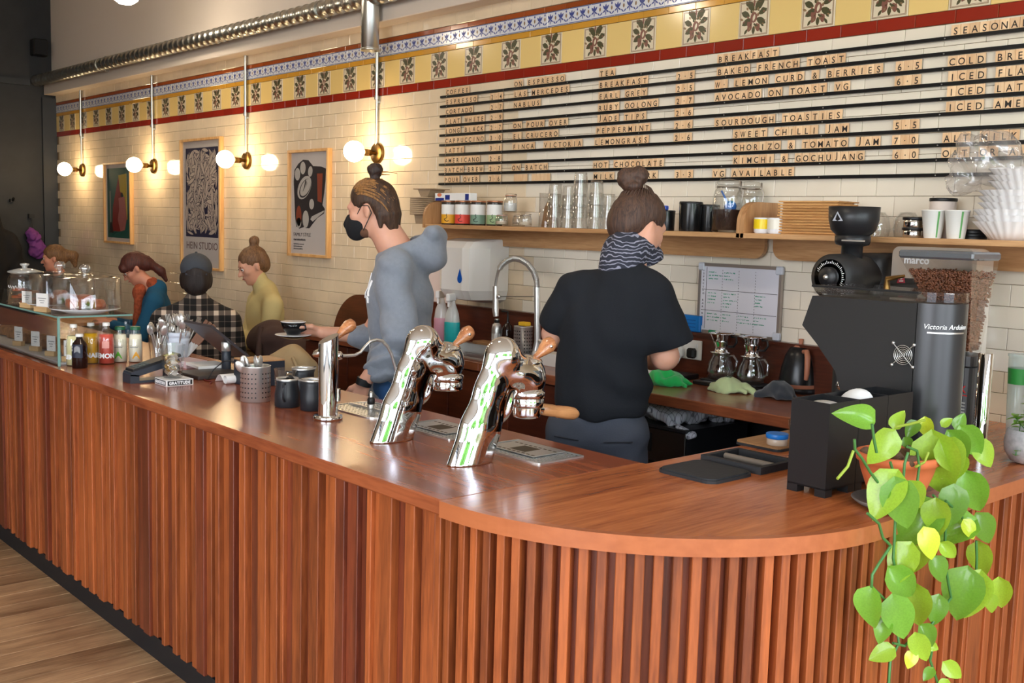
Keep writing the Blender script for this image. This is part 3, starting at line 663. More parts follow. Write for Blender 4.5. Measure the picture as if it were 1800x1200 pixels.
# ---- drip trays
def tray(name, label, x0, x1, y0, y1, round_=False, cat='drip tray'):
    cx, cy = (x0 + x1) / 2, (y0 + y1) / 2; a, b_ = (x1 - x0) / 2, (y1 - y0) / 2; t = thing(name, label, cat, (cx, cy, CT))
    out = rrect(-a, a, -b_, b_, .05 if round_ else .006, 6); m = MB(); n = len(out); inn = [(u * (a - .008) / a, v * (b_ - .008) / b_) for u, v in out]
    m.add([(u, v, .0045) for u, v in out] + [(u, v, .0045) for u, v in inn] + [(u, v, 0) for u, v in out] + [(u, v, .001) for u, v in inn], sum([[(i, (i + 1) % n, n + (i + 1) % n, n + i), (2 * n + i, 2 * n + (i + 1) % n, (i + 1) % n, i), (n + i, n + (i + 1) % n, 3 * n + (i + 1) % n, 3 * n + i)] for i in range(n)], []))
    part('rim', m, M_steel, t); part('pan', MB().prism(inn, .0002, .0008), M_blackm, t)
    g = MB(); k = 15
    for i in range(1, k): u = -a + .01 + (2 * a - .02) * i / k; g.box(u - .0035, u + .0035, -b_ + .012, b_ - .012, .001, .003)
    for i in range(1, 12): v = -b_ + .01 + (2 * b_ - .02) * i / 12; g.box(-a + .012, a - .012, v - .0028, v + .0028, .001, .0031)
    gp = part('grille', g, M_steel, t); gp['kind'] = 'stuff'
    return t, a, b_
t, a, b_ = tray('rinser_tray', 'round cornered steel rinser tray with a black topped nozzle', -3.13, -2.83, 1.93, 2.12, True)
part('nozzle', cyl(.012, 0, .022, 0, 0).lathe([(.010, .022), (.013, .024), (.013, .04), (.008, .046)], 0, 0, 0, 14, 1).lathe([(.007, .046), (.007, .06), (.003, .066), (.0001, .066)], 0, 0, 0, 12), [M_steel, M_pblack], t)
part('cross_bar', MB().box(-.13, .13, -.004, .004, .005, .010), M_steel, t)
for nm, x0, x1 in (('steel drip tray set into the worktop behind the first espresso tower', -2.71, -2.43), ('steel drip tray set into the worktop behind the portafilter tower', -2.32, -2.04)):
    t, a, b_ = tray('drip_tray', nm, x0, x1, 1.93, 2.105)
    p = part('engraved_plate', MB().box(-a + .03, a - .06, -b_ + .035, b_ - .02, .0055, .0075), M_steel, t)
    e = MB(); r = random.Random(4)
    e.box(-.045, .02, -.03, .03, .0075, .0079)
    for i in range(9):
        for s_ in (-1, 1): e.box(-a + .04 + i * .02, -a + .052 + i * .02, s_ * .042 - .003, s_ * .042 + .003, .0075, .0079)
    part('engraving', e, mat('brown engraving', srgb(86, 74, 56), .5, metal=.6), p)

# ---- things on the front counter
def at_ct(px, py): v = on_z(px, py, CT); return (v.x, v.y, CT)
t = thing('cutlery_cup', 'perforated brushed steel cup holding teaspoons on the counter', 'cup', at_ct(449, 704))
part('body', MB().lathe([(.049, 0), (.052, .003), (.052, .122), (.0535, .125), (.0505, .126), (.049, .12), (.047, .004), (.0001, .004)], 0, 0, 0, 40), M_steel, t)
h = MB()
for j in range(6):
    for i in range(26):
        if i % 9 > 6: continue
        a_ = 2 * PI * i / 26; M_ = TZ(a_) @ TT(.0521, 0, .018 + j * .0165) @ Matrix.Rotation(PI / 2, 4, 'Y'); join(h, MB().lathe([(.0028, 0), (.0028, .0004)], 0, 0, 0, 8), M_)
part('holes', h, M_black, t)['kind'] = 'stuff'
def spoon(L, m, t, loc, rot):
    part('spoon', MB().tube([(0, 0, 0), (0, 0, L * .7)], [.0022, .0028], 6).ball((0, 0, L * .82), L * .13, 10, 0, (.75, .25, 1.2)), m, t, loc, rot)
for i, (u, v, ry, rx) in enumerate(((.01, .01, .1, .1), (-.02, .0, -.25, .05), (.03, -.01, .3, -.1), (.0, .03, .05, -.35), (.02, .02, .5, -.2))): spoon(.16, M_steel, t, (u * .5, v * .5, .01), (rx, ry, i))
def tumbler(name, label, cat, loc, r0, r1, h, extra=None, grp=None, facets=0):
    t = thing(name, label, cat, loc, 0, grp)
    n = 20; pr = [(r0 * .96, 0), (r0, .003), (r1, h), (r1 - .003, h), (r0 - .003, .012), (.0001, .01)]
    part('glass_wall', MB().lathe(pr, 0, 0, 0, n, smooth=not facets, rib=.03 if facets else 0, nrib=facets), M_glass, t); return t
t = thing('coaster_stack', 'small square black and white printed coaster stack under the coin glass', 'coasters', (-3.862, 1.72, CT))
part('stack', MB().box(-.052, .052, -.054, .054, 0, .024, 0, bev=.001), M_white, t)
pb = MB().box(-.046, .046, -.0546, -.054, .003, .021, 0).box(.052, .0526, -.049, .049, .003, .021, 0); part('black_band', pb, M_black, t)
tx = text_mb('GRATITUDE', .0155, 0, font_sp=1.1, bold=.0006)
def fit(mb, w):
    xs_ = [v[0] for v in mb.v]; s = w / (max(xs_) - min(xs_)); m_ = min(xs_); mb.v = [((v[0] - m_) * s, v[1], v[2] * min(1, s * 1.3)) for v in mb.v]; return mb
fit(tx, .084); part('lettering', join(join(MB(), tx, TT(-.042, -.0549, .0065)), tx, TT(.0529, -.043, .0065) @ TZ(PI / 2)), M_wtext, t)
t = tumbler('tip_glass', 'ribbed glass of coins standing on the printed coaster stack', 'glass', (-3.872, 1.72, CT + .0242), .034, .047, .128, facets=10)
r = random.Random(1); g = MB()
for i in range(70):
    z = .014 + i * .00095; a_ = r.uniform(0, 6.3); d = r.uniform(0, .022); join(g, MB().lathe([(.012, 0), (.012, .0018)], 0, 0, 0, 10, r.choice((0, 0, 1))), TT(d * math.cos(a_), d * math.sin(a_), z) @ Matrix.Rotation(r.uniform(-.9, .9), 4, 'X') @ Matrix.Rotation(r.uniform(-.9, .9), 4, 'Y'))
part('coins', g, [mat('coin silver', srgb(226, 220, 212), .3, metal=.8), mat('coin gold', srgb(220, 190, 120), .3, metal=1)], t)['kind'] = 'stuff'
# card reader
t = thing('card_reader', 'dark grey card reader on a hollow stand beside the coin glass', 'card reader', (-3.985, 1.685, CT))
o1 = [(-.10, 0), (.10, 0), (.10, .025), (.07, .075), (.05, .078), (-.085, .042), (-.10, .03)]
mb = MB().prism([(-.10, 0), (.10, 0), (.10, .009), (-.10, .009)], -.038, .038, plane='YZ').prism([(-.10, .009), (-.065, .009), (-.065, .03), (-.10, .035)], -.038, .038, plane='YZ').prism([(.06, .009), (.10, .009), (.095, .06), (.06, .055)], -.038, .038, plane='YZ').prism([(-.10, .03), (-.095, .043), (.09, .09), (.10, .07), (.05, .056), (-.07, .026)], -.038, .038, plane='YZ')
part('stand', mb, mat('slate plastic', srgb(48, 52, 60), .4), t)
mb = MB().prism([(-.09, .044), (-.088, .054), (.10, .104), (.105, .093)], -.036, .036, plane='YZ'); p = part('terminal', mb, M_pblack, t)
k = MB(); 
for i in range(4):
    for j in range(3): join(k, MB().box(-.008, .008, -.005, .005, 0, .003), TT(-.02 + j * .02, -.07 + i * .015, .0575 + (i * .015) * .265) @ Matrix.Rotation(.26, 4, 'X'))
part('keys', k, mat('dark key', srgb(70, 84, 86), .5), p)
part('screen', MB().prism([(.055, .0925), (.055, .0935), (.085, .1012), (.085, .1002)], -.02, .02, plane='YZ'), mat('yellow green display', srgb(190, 200, 60), .4), p)
# tablet till
t = thing('tablet_till', 'dark tablet till tilted on a round post stand', 'tablet', (-4.05, 2.03, CT))
part('post', MB().lathe([(.045, 0), (.045, .004), (.019, .006), (.019, .09)], 0, 0, 0, 24), mat('navy black post', srgb(34, 40, 50), .4), t); part('post_collar', cyl(.0195, .09, .128), M_steel, t)
part('tablet', MB().prism([(-.085, .195), (-.078, .203), (.10, .058), (.094, .049)], -.225, .035, plane='YZ'), mat('dark grey tablet case', srgb(62, 56, 58), .35), t)
# cutlery jars
def cutlery(t, n, h, seed, sp=.5):
    r = random.Random(seed)
    for i in range(n):
        a_ = 2 * PI * i / n + r.uniform(-.2, .2); tl = r.uniform(.1, sp); b = MB(); b.tube([(0, 0, 0), (0, 0, h * .6), (0, 0, h * .72)], [.003, .004, .002], 6)
        if i % 3: b.ball((0, 0, h * .87), .021, 10, 0, (.8, .25, 1.25))
        else:
            b.box(-.011, .011, -.001, .001, h * .72, h * .8)
            for q in range(4): b.box(-.011 + q * .0065, -.0085 + q * .0065, -.001, .001, h * .8, h)
        part('spoon' if i % 3 else 'fork', b, M_steel, t, (.012 * math.cos(a_), .012 * math.sin(a_), .012), (tl * math.sin(a_) * -1, tl * math.cos(a_), r.uniform(0, 3)))
t = tumbler('cutlery_glass', 'glass jar of forks between the milk bottles and the white pot', 'glass', at_ct(279, 634), .036, .045, .115); cutlery(t, 12, .16, 3, .42)
t = thing('cutlery_pot', 'white ridged pot full of cutlery behind the coin glass', 'pot', at_ct(314, 634))
part('pot', MB().lathe([(.045, 0), (.047, .002), (.0475, .085), (.05, .09), (.05, .098), (.0475, .1), (.0475, .108), (.051, .11), (.051, .13), (.047, .13), (.045, .01), (.0001, .01)], 0, 0, 0, 32), mat('pale blue enamel', srgb(206, 214, 226), .3), t); cutlery(t, 16, .2, 5, .5)
k = thing('table_knives', 'wooden handled knives leaning out of the white pot', 'knives', tuple(Vector(at_ct(314, 634)) + Vector((.02, .01, .02))))
for i in range(3): part('knife', MB().box(-.009, .009, -.003, .003, .08, .2, 0).box(-.008, .008, -.001, .001, 0, .08, 1), [mat('brown wood handle', srgb(120, 84, 66), .5), M_steel], k, (.008 * i, .004 * i, 0), (-.25, .55 + .08 * i, .3))
# stationery behind the till
t = thing('laptop', 'closed dark laptop lying under white papers beside the till', 'laptop', at_ct(372, 662), .05); part('body', MB().box(-.13, .06, -.09, .12, 0, .016, bev=.003), mat('dark grey shell', srgb(70, 62, 58), .4), t)
t = thing('paper_pad', 'white paper pad on top of the dark laptop', 'notepad', tuple(Vector(at_ct(366, 652)) + Vector((0, 0, .0165))), -.1); part('sheets', MB().box(-.10, .05, -.06, .07, 0, .012, bev=.001), M_paper, t)
t = thing('pink_box', 'pale pink card box beside the white pot', 'box', at_ct(335, 644), .1); part('card_box', MB().box(-.09, .05, -.05, .05, 0, .028, bev=.001), mat('pale pink card', srgb(216, 190, 190), .7), t)
t = thing('receipt_roll', 'loose curl of white receipt paper in front of the till post', 'receipt', at_ct(400, 672))
b = MB(); pts = [(-.045 + .012 * i, .03 * math.sin(min(PI, i * .5)) + .002) for i in range(8)]; b.prism(pts + [(a, z + .0008) for a, z in pts[::-1]], -.03, .03, plane='XZ'); part('curl', b, M_paper, t)
c_ = arcp((.04, .018), .016, 0, 2 * PI, 14); b = MB()
for i in range(14): b.add([(c_[i][0], -.03, c_[i][1]), (c_[i + 1][0], -.03, c_[i + 1][1]), (c_[i + 1][0], .03, c_[i + 1][1]), (c_[i][0], .03, c_[i][1])], [(0, 1, 2, 3)])
part('roll', b, M_paper, t)
v0 = at_ct(382, 668); tag(part('till_cable', MB().tube([(v0[0] + x, v0[1] + y, CT + z) for x, y, z in ((-.02, -.03, .004), (-.03, 0, .04), (0, .03, .075), (.06, .04, .08), (.12, .05, .05), (.14, .06, .004))], .0022, 6), M_black, None), 'thin black cable looping behind the receipt curl', 'cable')
v0 = at_ct(350, 662); tag(part('red_cord', MB().tube([(v0[0] + x, v0[1] + y, CT + .003) for x, y in ((-.08, .0), (-.02, .01), (.05, -.01), (.12, -.03), (.16, -.02), (.2, -.05))], .0025, 6), mat('dark red cord', srgb(110, 34, 30), .5), None), 'dark red cord lying in front of the laptop', 'cord')
t = thing('black_box', 'square black box with a pale wooden lid behind the perforated cup', 'box', at_ct(452, 676), .0)
part('box_body', MB().box(-.075, .055, -.06, .09, 0, .095, bev=.002), mat('blue black card', srgb(30, 34, 44), .5), t); part('lid', MB().box(-.075, .055, -.06, .09, .095, .101, bev=.001), wood('light lid wood', srgb(200, 150, 100), srgb(170, 120, 76), 'X', .5), t)
# jugs and tumbler by the pillar
def jug(label, loc, r, h, rot, sc=1):
    t = thing('milk_jug', label, 'milk jug', loc, rot, 'black milk jugs'); n = 30
    mb = MB().lathe([(r * .9, 0), (r, .004), (r, h * .45), (r * .84, h * .8), (r * .88, h), (r * .84, h), (r * .8, h * .8), (r * .92, h * .3), (.0001, .01)], 0, 0, 0, n)
    vs = []
    for x, y, z in mb.v:
        a_ = math.atan2(y, x); e = max(0, math.cos(a_)) ** 8 * max(0, (z - h * .5) / (h * .5)); s = 1 + .35 * e; vs.append((x * s, y * (1 - .3 * e), z + .004 * e))
    mb.v = vs; part('jug_body', mb, M_jug, t)
    rim = MB().lathe([(r * .885, h - .006), (r * .89, h + .001), (r * .83, h + .001), (r * .82, h - .006)], 0, 0, 0, n); rim.v = [(x * (1 + .35 * max(0, math.cos(math.atan2(y, x))) ** 8), y * (1 - .3 * max(0, math.cos(math.atan2(y, x))) ** 8), z) for x, y, z in rim.v]
    part('rim', rim, M_steel, t)
    part('handle', MB().tube([(-r * .85, 0, h * .85), (-r * 1.35, 0, h * .88), (-r * 1.5, 0, h * .7), (-r * 1.4, 0, h * .35), (-r * .98, 0, h * .25)], .004, 8), M_jug, t)
jug('wide black milk jug with bright steel rim beside the perforated cup', at_ct(505, 714), .043, .098, 2.4)
jug('black milk jug half hidden behind the wide black jug', at_ct(531, 700), .042, .112, 1.2)
jug('black milk jug with its spout turned towards the chrome pillar', at_ct(549, 720), .040, .105, -2.2)
tumbler('tumbler', 'clear water tumbler standing behind the wide black jug', 'glass', at_ct(502, 702), .034, .042, .11)

# ---- glass counter case with its load
t = thing('glass_display_case', 'green edged glass counter case for cakes on the bar', 'display case', (-5.2, 1.68, CT))
def gp(n, x0, x1, y0, y1, z0, z1, m=M_glass): part(n, MB().box(x0, x1, y0, y1, z0, z1), m, t)
gp('front_pane', -1.2, .645, -.153, -.149, 0, .203); gp('side_pane', .64, .645, -.149, .15, 0, .203); gp('top_pane', -1.2, .65, -.157, .158, .203, .209)
gp('pane_edge', .639, .647, -.157, -.148, 0, .203, M_gedge); gp('top_edge', -1.2, .653, -.1595, -.157, .2025, .2095, M_gedge); gp('top_edge', .65, .6525, -.157, .158, .2025, .2095, M_gedge)
gp('channel', -1.2, .645, -.156, -.146, -.0, .006, M_steeld); gp('tray', -1.2, .60, -.13, .13, 0, .008, M_white)
cards = thing
M_bl = wood('pale wood card block', srgb(214, 178, 128), srgb(186, 146, 98), 'X', .6, 0, .1)
def price_card(loc, rz, w, h, label):
    t = thing('price_card', label, 'price card', loc, rz, 'white price cards on wooden blocks'); part('block', MB().box(-w * .55, w * .55, -.012, .012, 0, .022, bev=.001), M_bl, t)
    c = part('card', MB().box(-w / 2, w / 2, -.0008, .0008, .02, .02 + h), M_paper, t); e = MB()
    for i, ww in enumerate((.7, .45, .3)): e.box(-w * ww / 2, w * ww / 2, -.0012, -.0009, .02 + h * (.62 - i * .16), .02 + h * (.66 - i * .16))
    part('printed_lines', e, M_text, c)
for px, py, lb in ((24, 607, 'white price card inside the glass case, first from its far end'), (44, 617, 'white price card inside the glass case, second from its far end'), (70, 626, 'wide white price card inside the glass case, behind the channel'), (95, 636, 'white price card inside the glass case beside the green pane edge')):
    v = on_z(px, py, CT + .01); price_card((v.x, 1.59, CT + .0085), .45, .05, .07, lb)
M_cake = mat('baked crumb', srgb(150, 106, 68), .85, bump=.6, bscale=90, nvar=.35, nscale=40); M_bun = mat('glazed bun crust', srgb(150, 74, 40), .4, bump=.3, bscale=50, nvar=.3, nscale=20)
for i in range(9):
    x = -5.75 + i * .135; o = sdf_mb([rbox((0, 0, .025), (.04, .03, .018), .006, k=.01)], .006, fold(.003, 60, i))
    tag(link('cake_slice', o.mesh('cake_slice', M_cake), None, (x, 1.68, CT + .009), (0, 0, .1 * i)), ('first', 'second', 'third', 'fourth', 'fifth', 'sixth', 'seventh', 'eighth', 'ninth')[8 - i] + ' square brown cake slice from the bottle end of the glass case', 'cake', 'cake slices in the case')
Z2 = CT + .2095
def dome(label, x, y, r, h):
    t = thing('glass_dome', label, 'cake dome', (x, y, Z2 + .022), 0, 'glass cake domes')
    part('dome', MB().lathe([(r, 0), (r * .99, .005), (r * .985, h * .9), (r * .95, h * .97), (r * .86, h), (.0001, h * 1.04), (.0001, h * 1.02), (r * .84, h * .975), (r * .965, h * .88), (r * .97, .004)], 0, 0, 0, 40), M_glassd, t)
    part('knob', MB().lathe([(.012, h * 1.03), (.011, h * 1.03 + .008), (.024, h * 1.03 + .022), (.026, h * 1.03 + .034), (.018, h * 1.03 + .047), (.0001, h * 1.03 + .05)], 0, 0, 0, 18), glass('thick glass knob', (.9, .93, .93, 1), .25), t)
    return t
for i, (x, y, lb, pl) in enumerate(((-4.70, 1.69, 'clear cake dome with a round knob at the open end of the case', 'white enamel plate under the dome nearest the bottles'), (-5.01, 1.69, 'clear cake dome behind the second price card', 'white enamel plate under the dome next to the jar'))):
    dome(lb, x, y, .151, .135)
    t = thing('plate', pl, 'plate', (x, y, Z2), 0); part('dish', MB().lathe([(.08, 0), (.085, .003), (.145, .018), (.147, .021), (.14, .021), (.08, .007), (.0001, .006)], 0, 0, 0, 36), M_cer, t)
    r = random.Random(i)
    for j in range(5):
        a_ = j * 1.3; o = sdf_mb([ell((0, 0, .025), (.036, .03, .022), k=.01), ell((.012, .01, .04), (.018, .02, .012), k=.01), ell((-.014, -.005, .04), (.016, .018, .012), k=.01)], .006, fold(.003, 70, j))
        tag(link('pastry', o.mesh('pastry', M_bun), None, (x - .01 + .055 * math.cos(a_) * (j > 0), y + .055 * math.sin(a_) * (j > 0), Z2 + .007 + (.02 if j == 0 else 0)), (0, 0, j)), 'dark glazed pastry ' + ('under the dome nearest the bottles' if i == 0 else 'under the dome next to the jar'), 'pastry', 'pastries under dome ' + 'ab'[i])
v = on_z(78, 536, Z2); price_card((-5.03, 1.55, Z2), .35, .066, .055, 'white price card standing on the case before the biscuit jar')
price_card((-4.80, 1.542, Z2), .35, .075, .06, 'white price card standing on the case before the cake dome')
t = thing('biscuit_jar', 'wide glass biscuit jar with a flat glass lid on the case', 'jar', (-5.215, 1.60, Z2))
part('jar_glass', MB().lathe([(.07, 0), (.075, .005), (.075, .12), (.068, .135), (.058, .142), (.055, .142), (.064, .132), (.071, .118), (.071, .008), (.0001, .006)], 0, 0, 0, 32), M_glassd, t)
part('lid', MB().lathe([(.058, .144), (.074, .15), (.074, .155), (.03, .168), (.012, .17), (.01, .176), (.02, .184), (.02, .19), (.0001, .194)], 0, 0, 0, 28), glass('frosted lid glass', (.85, .85, .82, 1), .3, .1, .25), t)
sq = MB().tube([(-.04 + .0045 * i, -.0005, .008 * math.sin(i * 1.9) * (1.6 if i in (0, 9) else 1)) for i in range(18)], .0011, 5); part('white_script', wrap(sq, .0762, .085, .6), M_wtext, t)
for j in range(6): tag(link('biscuit', MB().lathe([(.03, 0), (.034, .004), (.03, .012), (.0001, .014)], 0, 0, 0, 14).mesh('biscuit', M_bun), None, (-5.215 + .03 * math.cos(j * 2), 1.6 + .03 * math.sin(j * 2), Z2 + .008 + j * .011)), 'round brown biscuit inside the wide glass jar', 'biscuit', 'biscuits in the jar')

# bottles
def bottle(label, pxy, r, h, liq, capc, kind, extra=None):
    v = at_ct(*pxy); v = (v[0] + .022, v[1] - .0, v[2]); t = thing('drink_bottle', label, 'bottle', v, .9)
    if kind == 'soda': pr = [(r * .9, 0), (r, .004), (r, h * .5), (r * .96, h * .6), (r * .6, h * .78), (r * .42, h * .86), (r * .40, h * .93)]
    elif kind == 'amber': pr = [(r * .92, 0), (r, .004), (r, h * .62), (r * .9, h * .72), (r * .45, h * .84), (r * .38, h * .92)]
    else: pr = [(r * .92, 0), (r, .004), (r, h * .55), (r * .75, h * .78), (r * .66, h * .9)]
    part('bottle_glass', MB().lathe(pr, 0, 0, 0, 28), liq[0], t)
    if liq[1]:
        q = [(a_ * .93, max(z, .004)) for a_, z in pr if z < h * liq[2]]; q.append((q[-1][0] * .9, h * liq[2])); q.append((.0001, h * liq[2])); part('drink', MB().lathe(q, 0, 0, 0, 28), liq[1], t)
    rc = {'soda': .45, 'amber': .5, 'milk': .75}[kind] * r
    part('bottle_cap', MB().lathe([(rc, h * .92 if kind != 'milk' else h * .91), (rc, h - .002), (rc - .002, h), (.0001, h)], 0, 0, 0, 20), capc, t)
    return t
Mg_pale = glass('pale lemonade glass', (.86, .88, .74, 1), .06, dens=.35)
t = bottle('pale cloudy lemonade bottle with white cap against the green pane edge', (127, 641), .031, .175, (M_glass, mat('pale lemonade', srgb(222, 214, 160), .4), .72), M_white, 'soda'); part('lettering', wrap(text_mb('LEMO', .026, bold=.001), .0315, .03), M_wtext, t)
t = bottle('amber glass bottle with white cap, foremost of the bottles', (137, 645), .031, .142, (mat('dark amber glass', srgb(30, 14, 12), .06), None, 0), M_white, 'amber')
part('label_print', wrapbox(.045, .045, .10, .031, 0, .0006).add([], []), mat('navy label', srgb(30, 34, 52), .5), t)
ch = MB()
for i in range(4):
    for s in (-1, 1): ch.add([(0 + .006, -.0012, .075 + i * .006), (0 + .006, -.0012, .0765 + i * .006), (.006 + s * .012, -.0012, .0665 + i * .006), (.006 + s * .012, -.0012, .065 + i * .006)], [(0, 1, 2, 3) if s < 0 else (3, 2, 1, 0)])
part('chevrons', wrap(ch, .0312), M_wtext, t); part('label_bars', wrap(MB().box(-.008, .008, 0, .0004, 0, .008).box(-.008, .006, 0, .0004, .012, .020), .0315, .072, -.6), M_wtext, t)
t = bottle('yellow lemonade bottle with white cap', (157, 637), .033, .175, (M_glass, mat('yellow lemonade', srgb(236, 176, 20), .35), .74), M_white, 'soda'); part('lettering', wrap(text_mb('MONAID', .028, bold=.001), .0336, .028), M_wtext, t)
t = bottle('pink lemonade bottle with white cap', (184, 638), .033, .178, (M_glass, mat('pink lemonade', srgb(206, 84, 70), .35), .72), M_white, 'soda'); part('lettering', wrap(text_mb('LEMON', .028, bold=.001), .0336, .028), M_wtext, t); part('label_print', wrapbox(.03, .07, .1, .033, .2), mat('pale pink print', srgb(230, 160, 150), .6), t)
M_gcap = mat('dark green cap', srgb(24, 92, 60), .35)
for px, lb, c, nm in ((208, 'cream bottle with green cap and a green leaf triangle', srgb(90, 180, 50), 'green triangle'), (235, 'cream bottle with green cap and an orange triangle', srgb(236, 170, 40), 'orange triangle')):
    t = bottle(lb, (px, 635), .029, .156, (M_glass, mat('cream drink', srgb(236, 230, 206), .4), .78), M_gcap, 'milk')
    part('triangle_print', wrap(MB().poly([(-.017, -.0006, .018), (.017, -.0006, .018), (.009, -.0006, .036), (0, -.0006, .05), (-.009, -.0006, .036)]), .029, 0, .35 if px == 235 else 0), mat(nm, c, .6), t)
    part('label_lines', join(wrapbox(.036, .066, .068, .029), wrapbox(.044, .072, .0735, .029)), M_text, t)

# ---- knock box, mat, board, caddy
t = thing('tamping_mat', 'dark rubber tamping mat with rounded corners on the end counter', 'mat', (-1.715, 2.235, CT)); part('pad', MB().prism(rrect(-.095, .095, -.10, .085, .03), 0, .008).prism(rrect(-.090, .090, -.095, .080, .028), .008, .012), M_rubber, t)
t = thing('knock_box', 'black knock box with open well set into the end counter', 'knock box', (-1.715, 2.42, CT))
b = MB().box(-.10, .10, -.085, -.07, 0, .02).box(-.10, .10, .07, .085, 0, .02).box(-.10, -.085, -.07, .07, 0, .02).box(.085, .10, -.07, .07, 0, .02); part('frame', b, M_rubber, t)
part('well', MB().box(-.085, .085, -.07, .07, .0006, .0015), mat('wet coffee grounds', srgb(28, 20, 16), .4, bump=1, bscale=60), t); part('knock_bar', MB().tube([(-.08, 0, .01), (.08, 0, .01)], .009, 10), mat('grey rubber bar', srgb(120, 108, 96), .6), t)
t = thing('cutting_board', 'worn wooden board with dark edge near the end counter inner side', 'board', (-1.84, 2.80, CT)); part('board', MB().prism(rrect(-.075, .085, -.18, .2, .02), .0, .008, 0).prism(rrect(-.074, .084, -.179, .199, .02), .008, .012, 1), [M_rubber, wood('worn board wood', srgb(160, 118, 74), srgb(120, 84, 50), 'Y', .6, 0)], t)
v = on_z(1372, 784, CT + .012)
t = thing('tape_roll', 'blue capped clear tub on the worn wooden board', 'tub', (v.x - .02, v.y + .01, CT + .0125)); part('tub', cyl(.03, 0, .02), mat('frosted tub', srgb(190, 170, 150), .3), t); part('blue_lid', cyl(.033, .02, .034), mat('bright blue', srgb(20, 110, 190), .4), t)
v = on_z(1384, 772, CT + .012); t = tumbler('shot_glass', 'small clear shot glass behind the blue capped tub', 'glass', (v.x, v.y + .05, CT + .0125), .024, .028, .055)
t = thing('counter_caddy', 'black open topped caddy of three bins beside the trailing plant', 'caddy', (-1.43, 2.26, CT), -.03)
def binbox(name, x0, x1, y0, y1, h, tp):
    b = MB(); w = .003
    for a in ((x0, x1, y0, y0 + w), (x0, x1, y1 - w, y1), (x0, x0 + w, y0 + w, y1 - w), (x1 - w, x1, y0 + w, y1 - w)): b.box(*a, .018, h)
    b.box(x0, x1, y0, y1, .018, .022)
    for cx in (x0, x1 - .03):
        for cy in (y0, y1 - .03): b.box(cx, cx + .03, cy, cy + .03, 0, .018)
    part(name, b, M_pblack, t)
binbox('bin', -.055, .055, 0, .128, .232, 0); binbox('bin', -.055, .055, .130, .258, .232, 0); binbox('bin', -.055, .055, .26, .38, .232, 0)
M_lid = mat('white lid', srgb(240, 240, 238), .3)
for i, (y, z, a_, lb) in enumerate(((.07, .20, .12, 'white takeaway lid in the front bin of the black caddy'), (.2, .205, .9, 'white takeaway lid standing up in the middle bin of the caddy'))):
    m_ = TT(-1.43, 2.26, CT) @ TZ(-.03) @ TT(0, y, z); v = m_ @ Vector((0, 0, 0)); tt = thing('cup_cover', lb, 'cup lid', tuple(v), -.03); tt.rotation_euler = (a_, .15, 0); part('lid_disc', MB().lathe([(.046, 0), (.046, .006), (.040, .008), (.038, .016), (.0001, .016)], 0, 0, 0, 28), M_lid, tt)

# ---- grinders, boiler
M_gr = mat('matt black grinder shell', srgb(38, 37, 37), .5, bump=.06, bscale=120)
t = thing('coffee_grinder', 'big matt black grinder with round back and fan grille on the end counter', 'coffee grinder', (-1.5, 2.8, CT))
side = [(-.085, 0), (.10, 0), (.10, .46), (-.223, .46), (-.252, .372), (-.20, .322), (-.135, .25), (-.105, .17), (-.10, .06)]
def O(pts): return [(p[0], p[1]) for p in pts]
part('side_shell', MB().prism(side, -.10, .12, plane='XZ'), M_gr, t)
colp = [(.098, -.10)] + arcp((.10, -.012), .088, -PI / 2, PI / 2, 16) + [(.098, .12)]
part('rounded_back', MB().prism(colp, 0, .462, smooth=True), mat('satin graphite', srgb(66, 66, 68), .3, metal=.5), t)
part('clear_top', MB().prism([(-.22, -.10)] + arcp((.10, -.012), .089, -PI / 2, PI / 2, 12) + [(-.22, .12)], .466, .492), M_glassd, t)
part('lid_bar', MB().box(-.225, .10, -.104, -.09, .486, .492), M_black, t)
part('hook', MB().tube([(-.02, -.05, .492), (-.02, -.05, .52), (.03, -.05, .53)], [.01, .008, .004], 8), M_brass, t)
fg = MB()
for rr in (.006, .011, .016, .021, .026): fg.tube([(.069 + rr * math.cos(a), -.104, .319 + rr * math.sin(a)) for a in [2 * PI * i / 24 for i in range(25)]], .0011, 6)
for s in (1, -1): fg.tube([(.069 - .03, -.105, .319 - s * .03), (.069 + .03, -.105, .319 + s * .03)], .0013, 6)
for sx in (1, -1):
    for sz in (1, -1): fg.ball((.069 + sx * .03, -.104, .319 + sz * .03), .0048, 10)
part('fan_grille', fg, M_steel, t)
part('fan_hole', MB().lathe([(.027, -.1022), (.0001, -.1022)], .069, 0, .319, 24, axis='Y').add([], []), M_black, t)
part('fork', MB().tube([(-.13, -.02, .2), (-.15, -.02, .24), (-.15, -.02, .30)], [.012, .012, .008], 10).ball((-.16, -.02, .20), .016, 12), M_chrome, t)
lt_ = text_mb('Victoria Arduino', .019); lt_.v = [(x + z * .25, y, z) for x, y, z in lt_.v]
lt_ = wrap(lt_, .089, .395, .95); lt_.v = [(x + .10, y - .012, z) for x, y, z in lt_.v]; part('lettering', lt_, M_wtext, t)
w_ = wrapbox(.11, .383, .387, .0885, .95); w_.v = [(x + .10, y - .012, z) for x, y, z in w_.v]; part('logo_line', w_, M_steel, t)
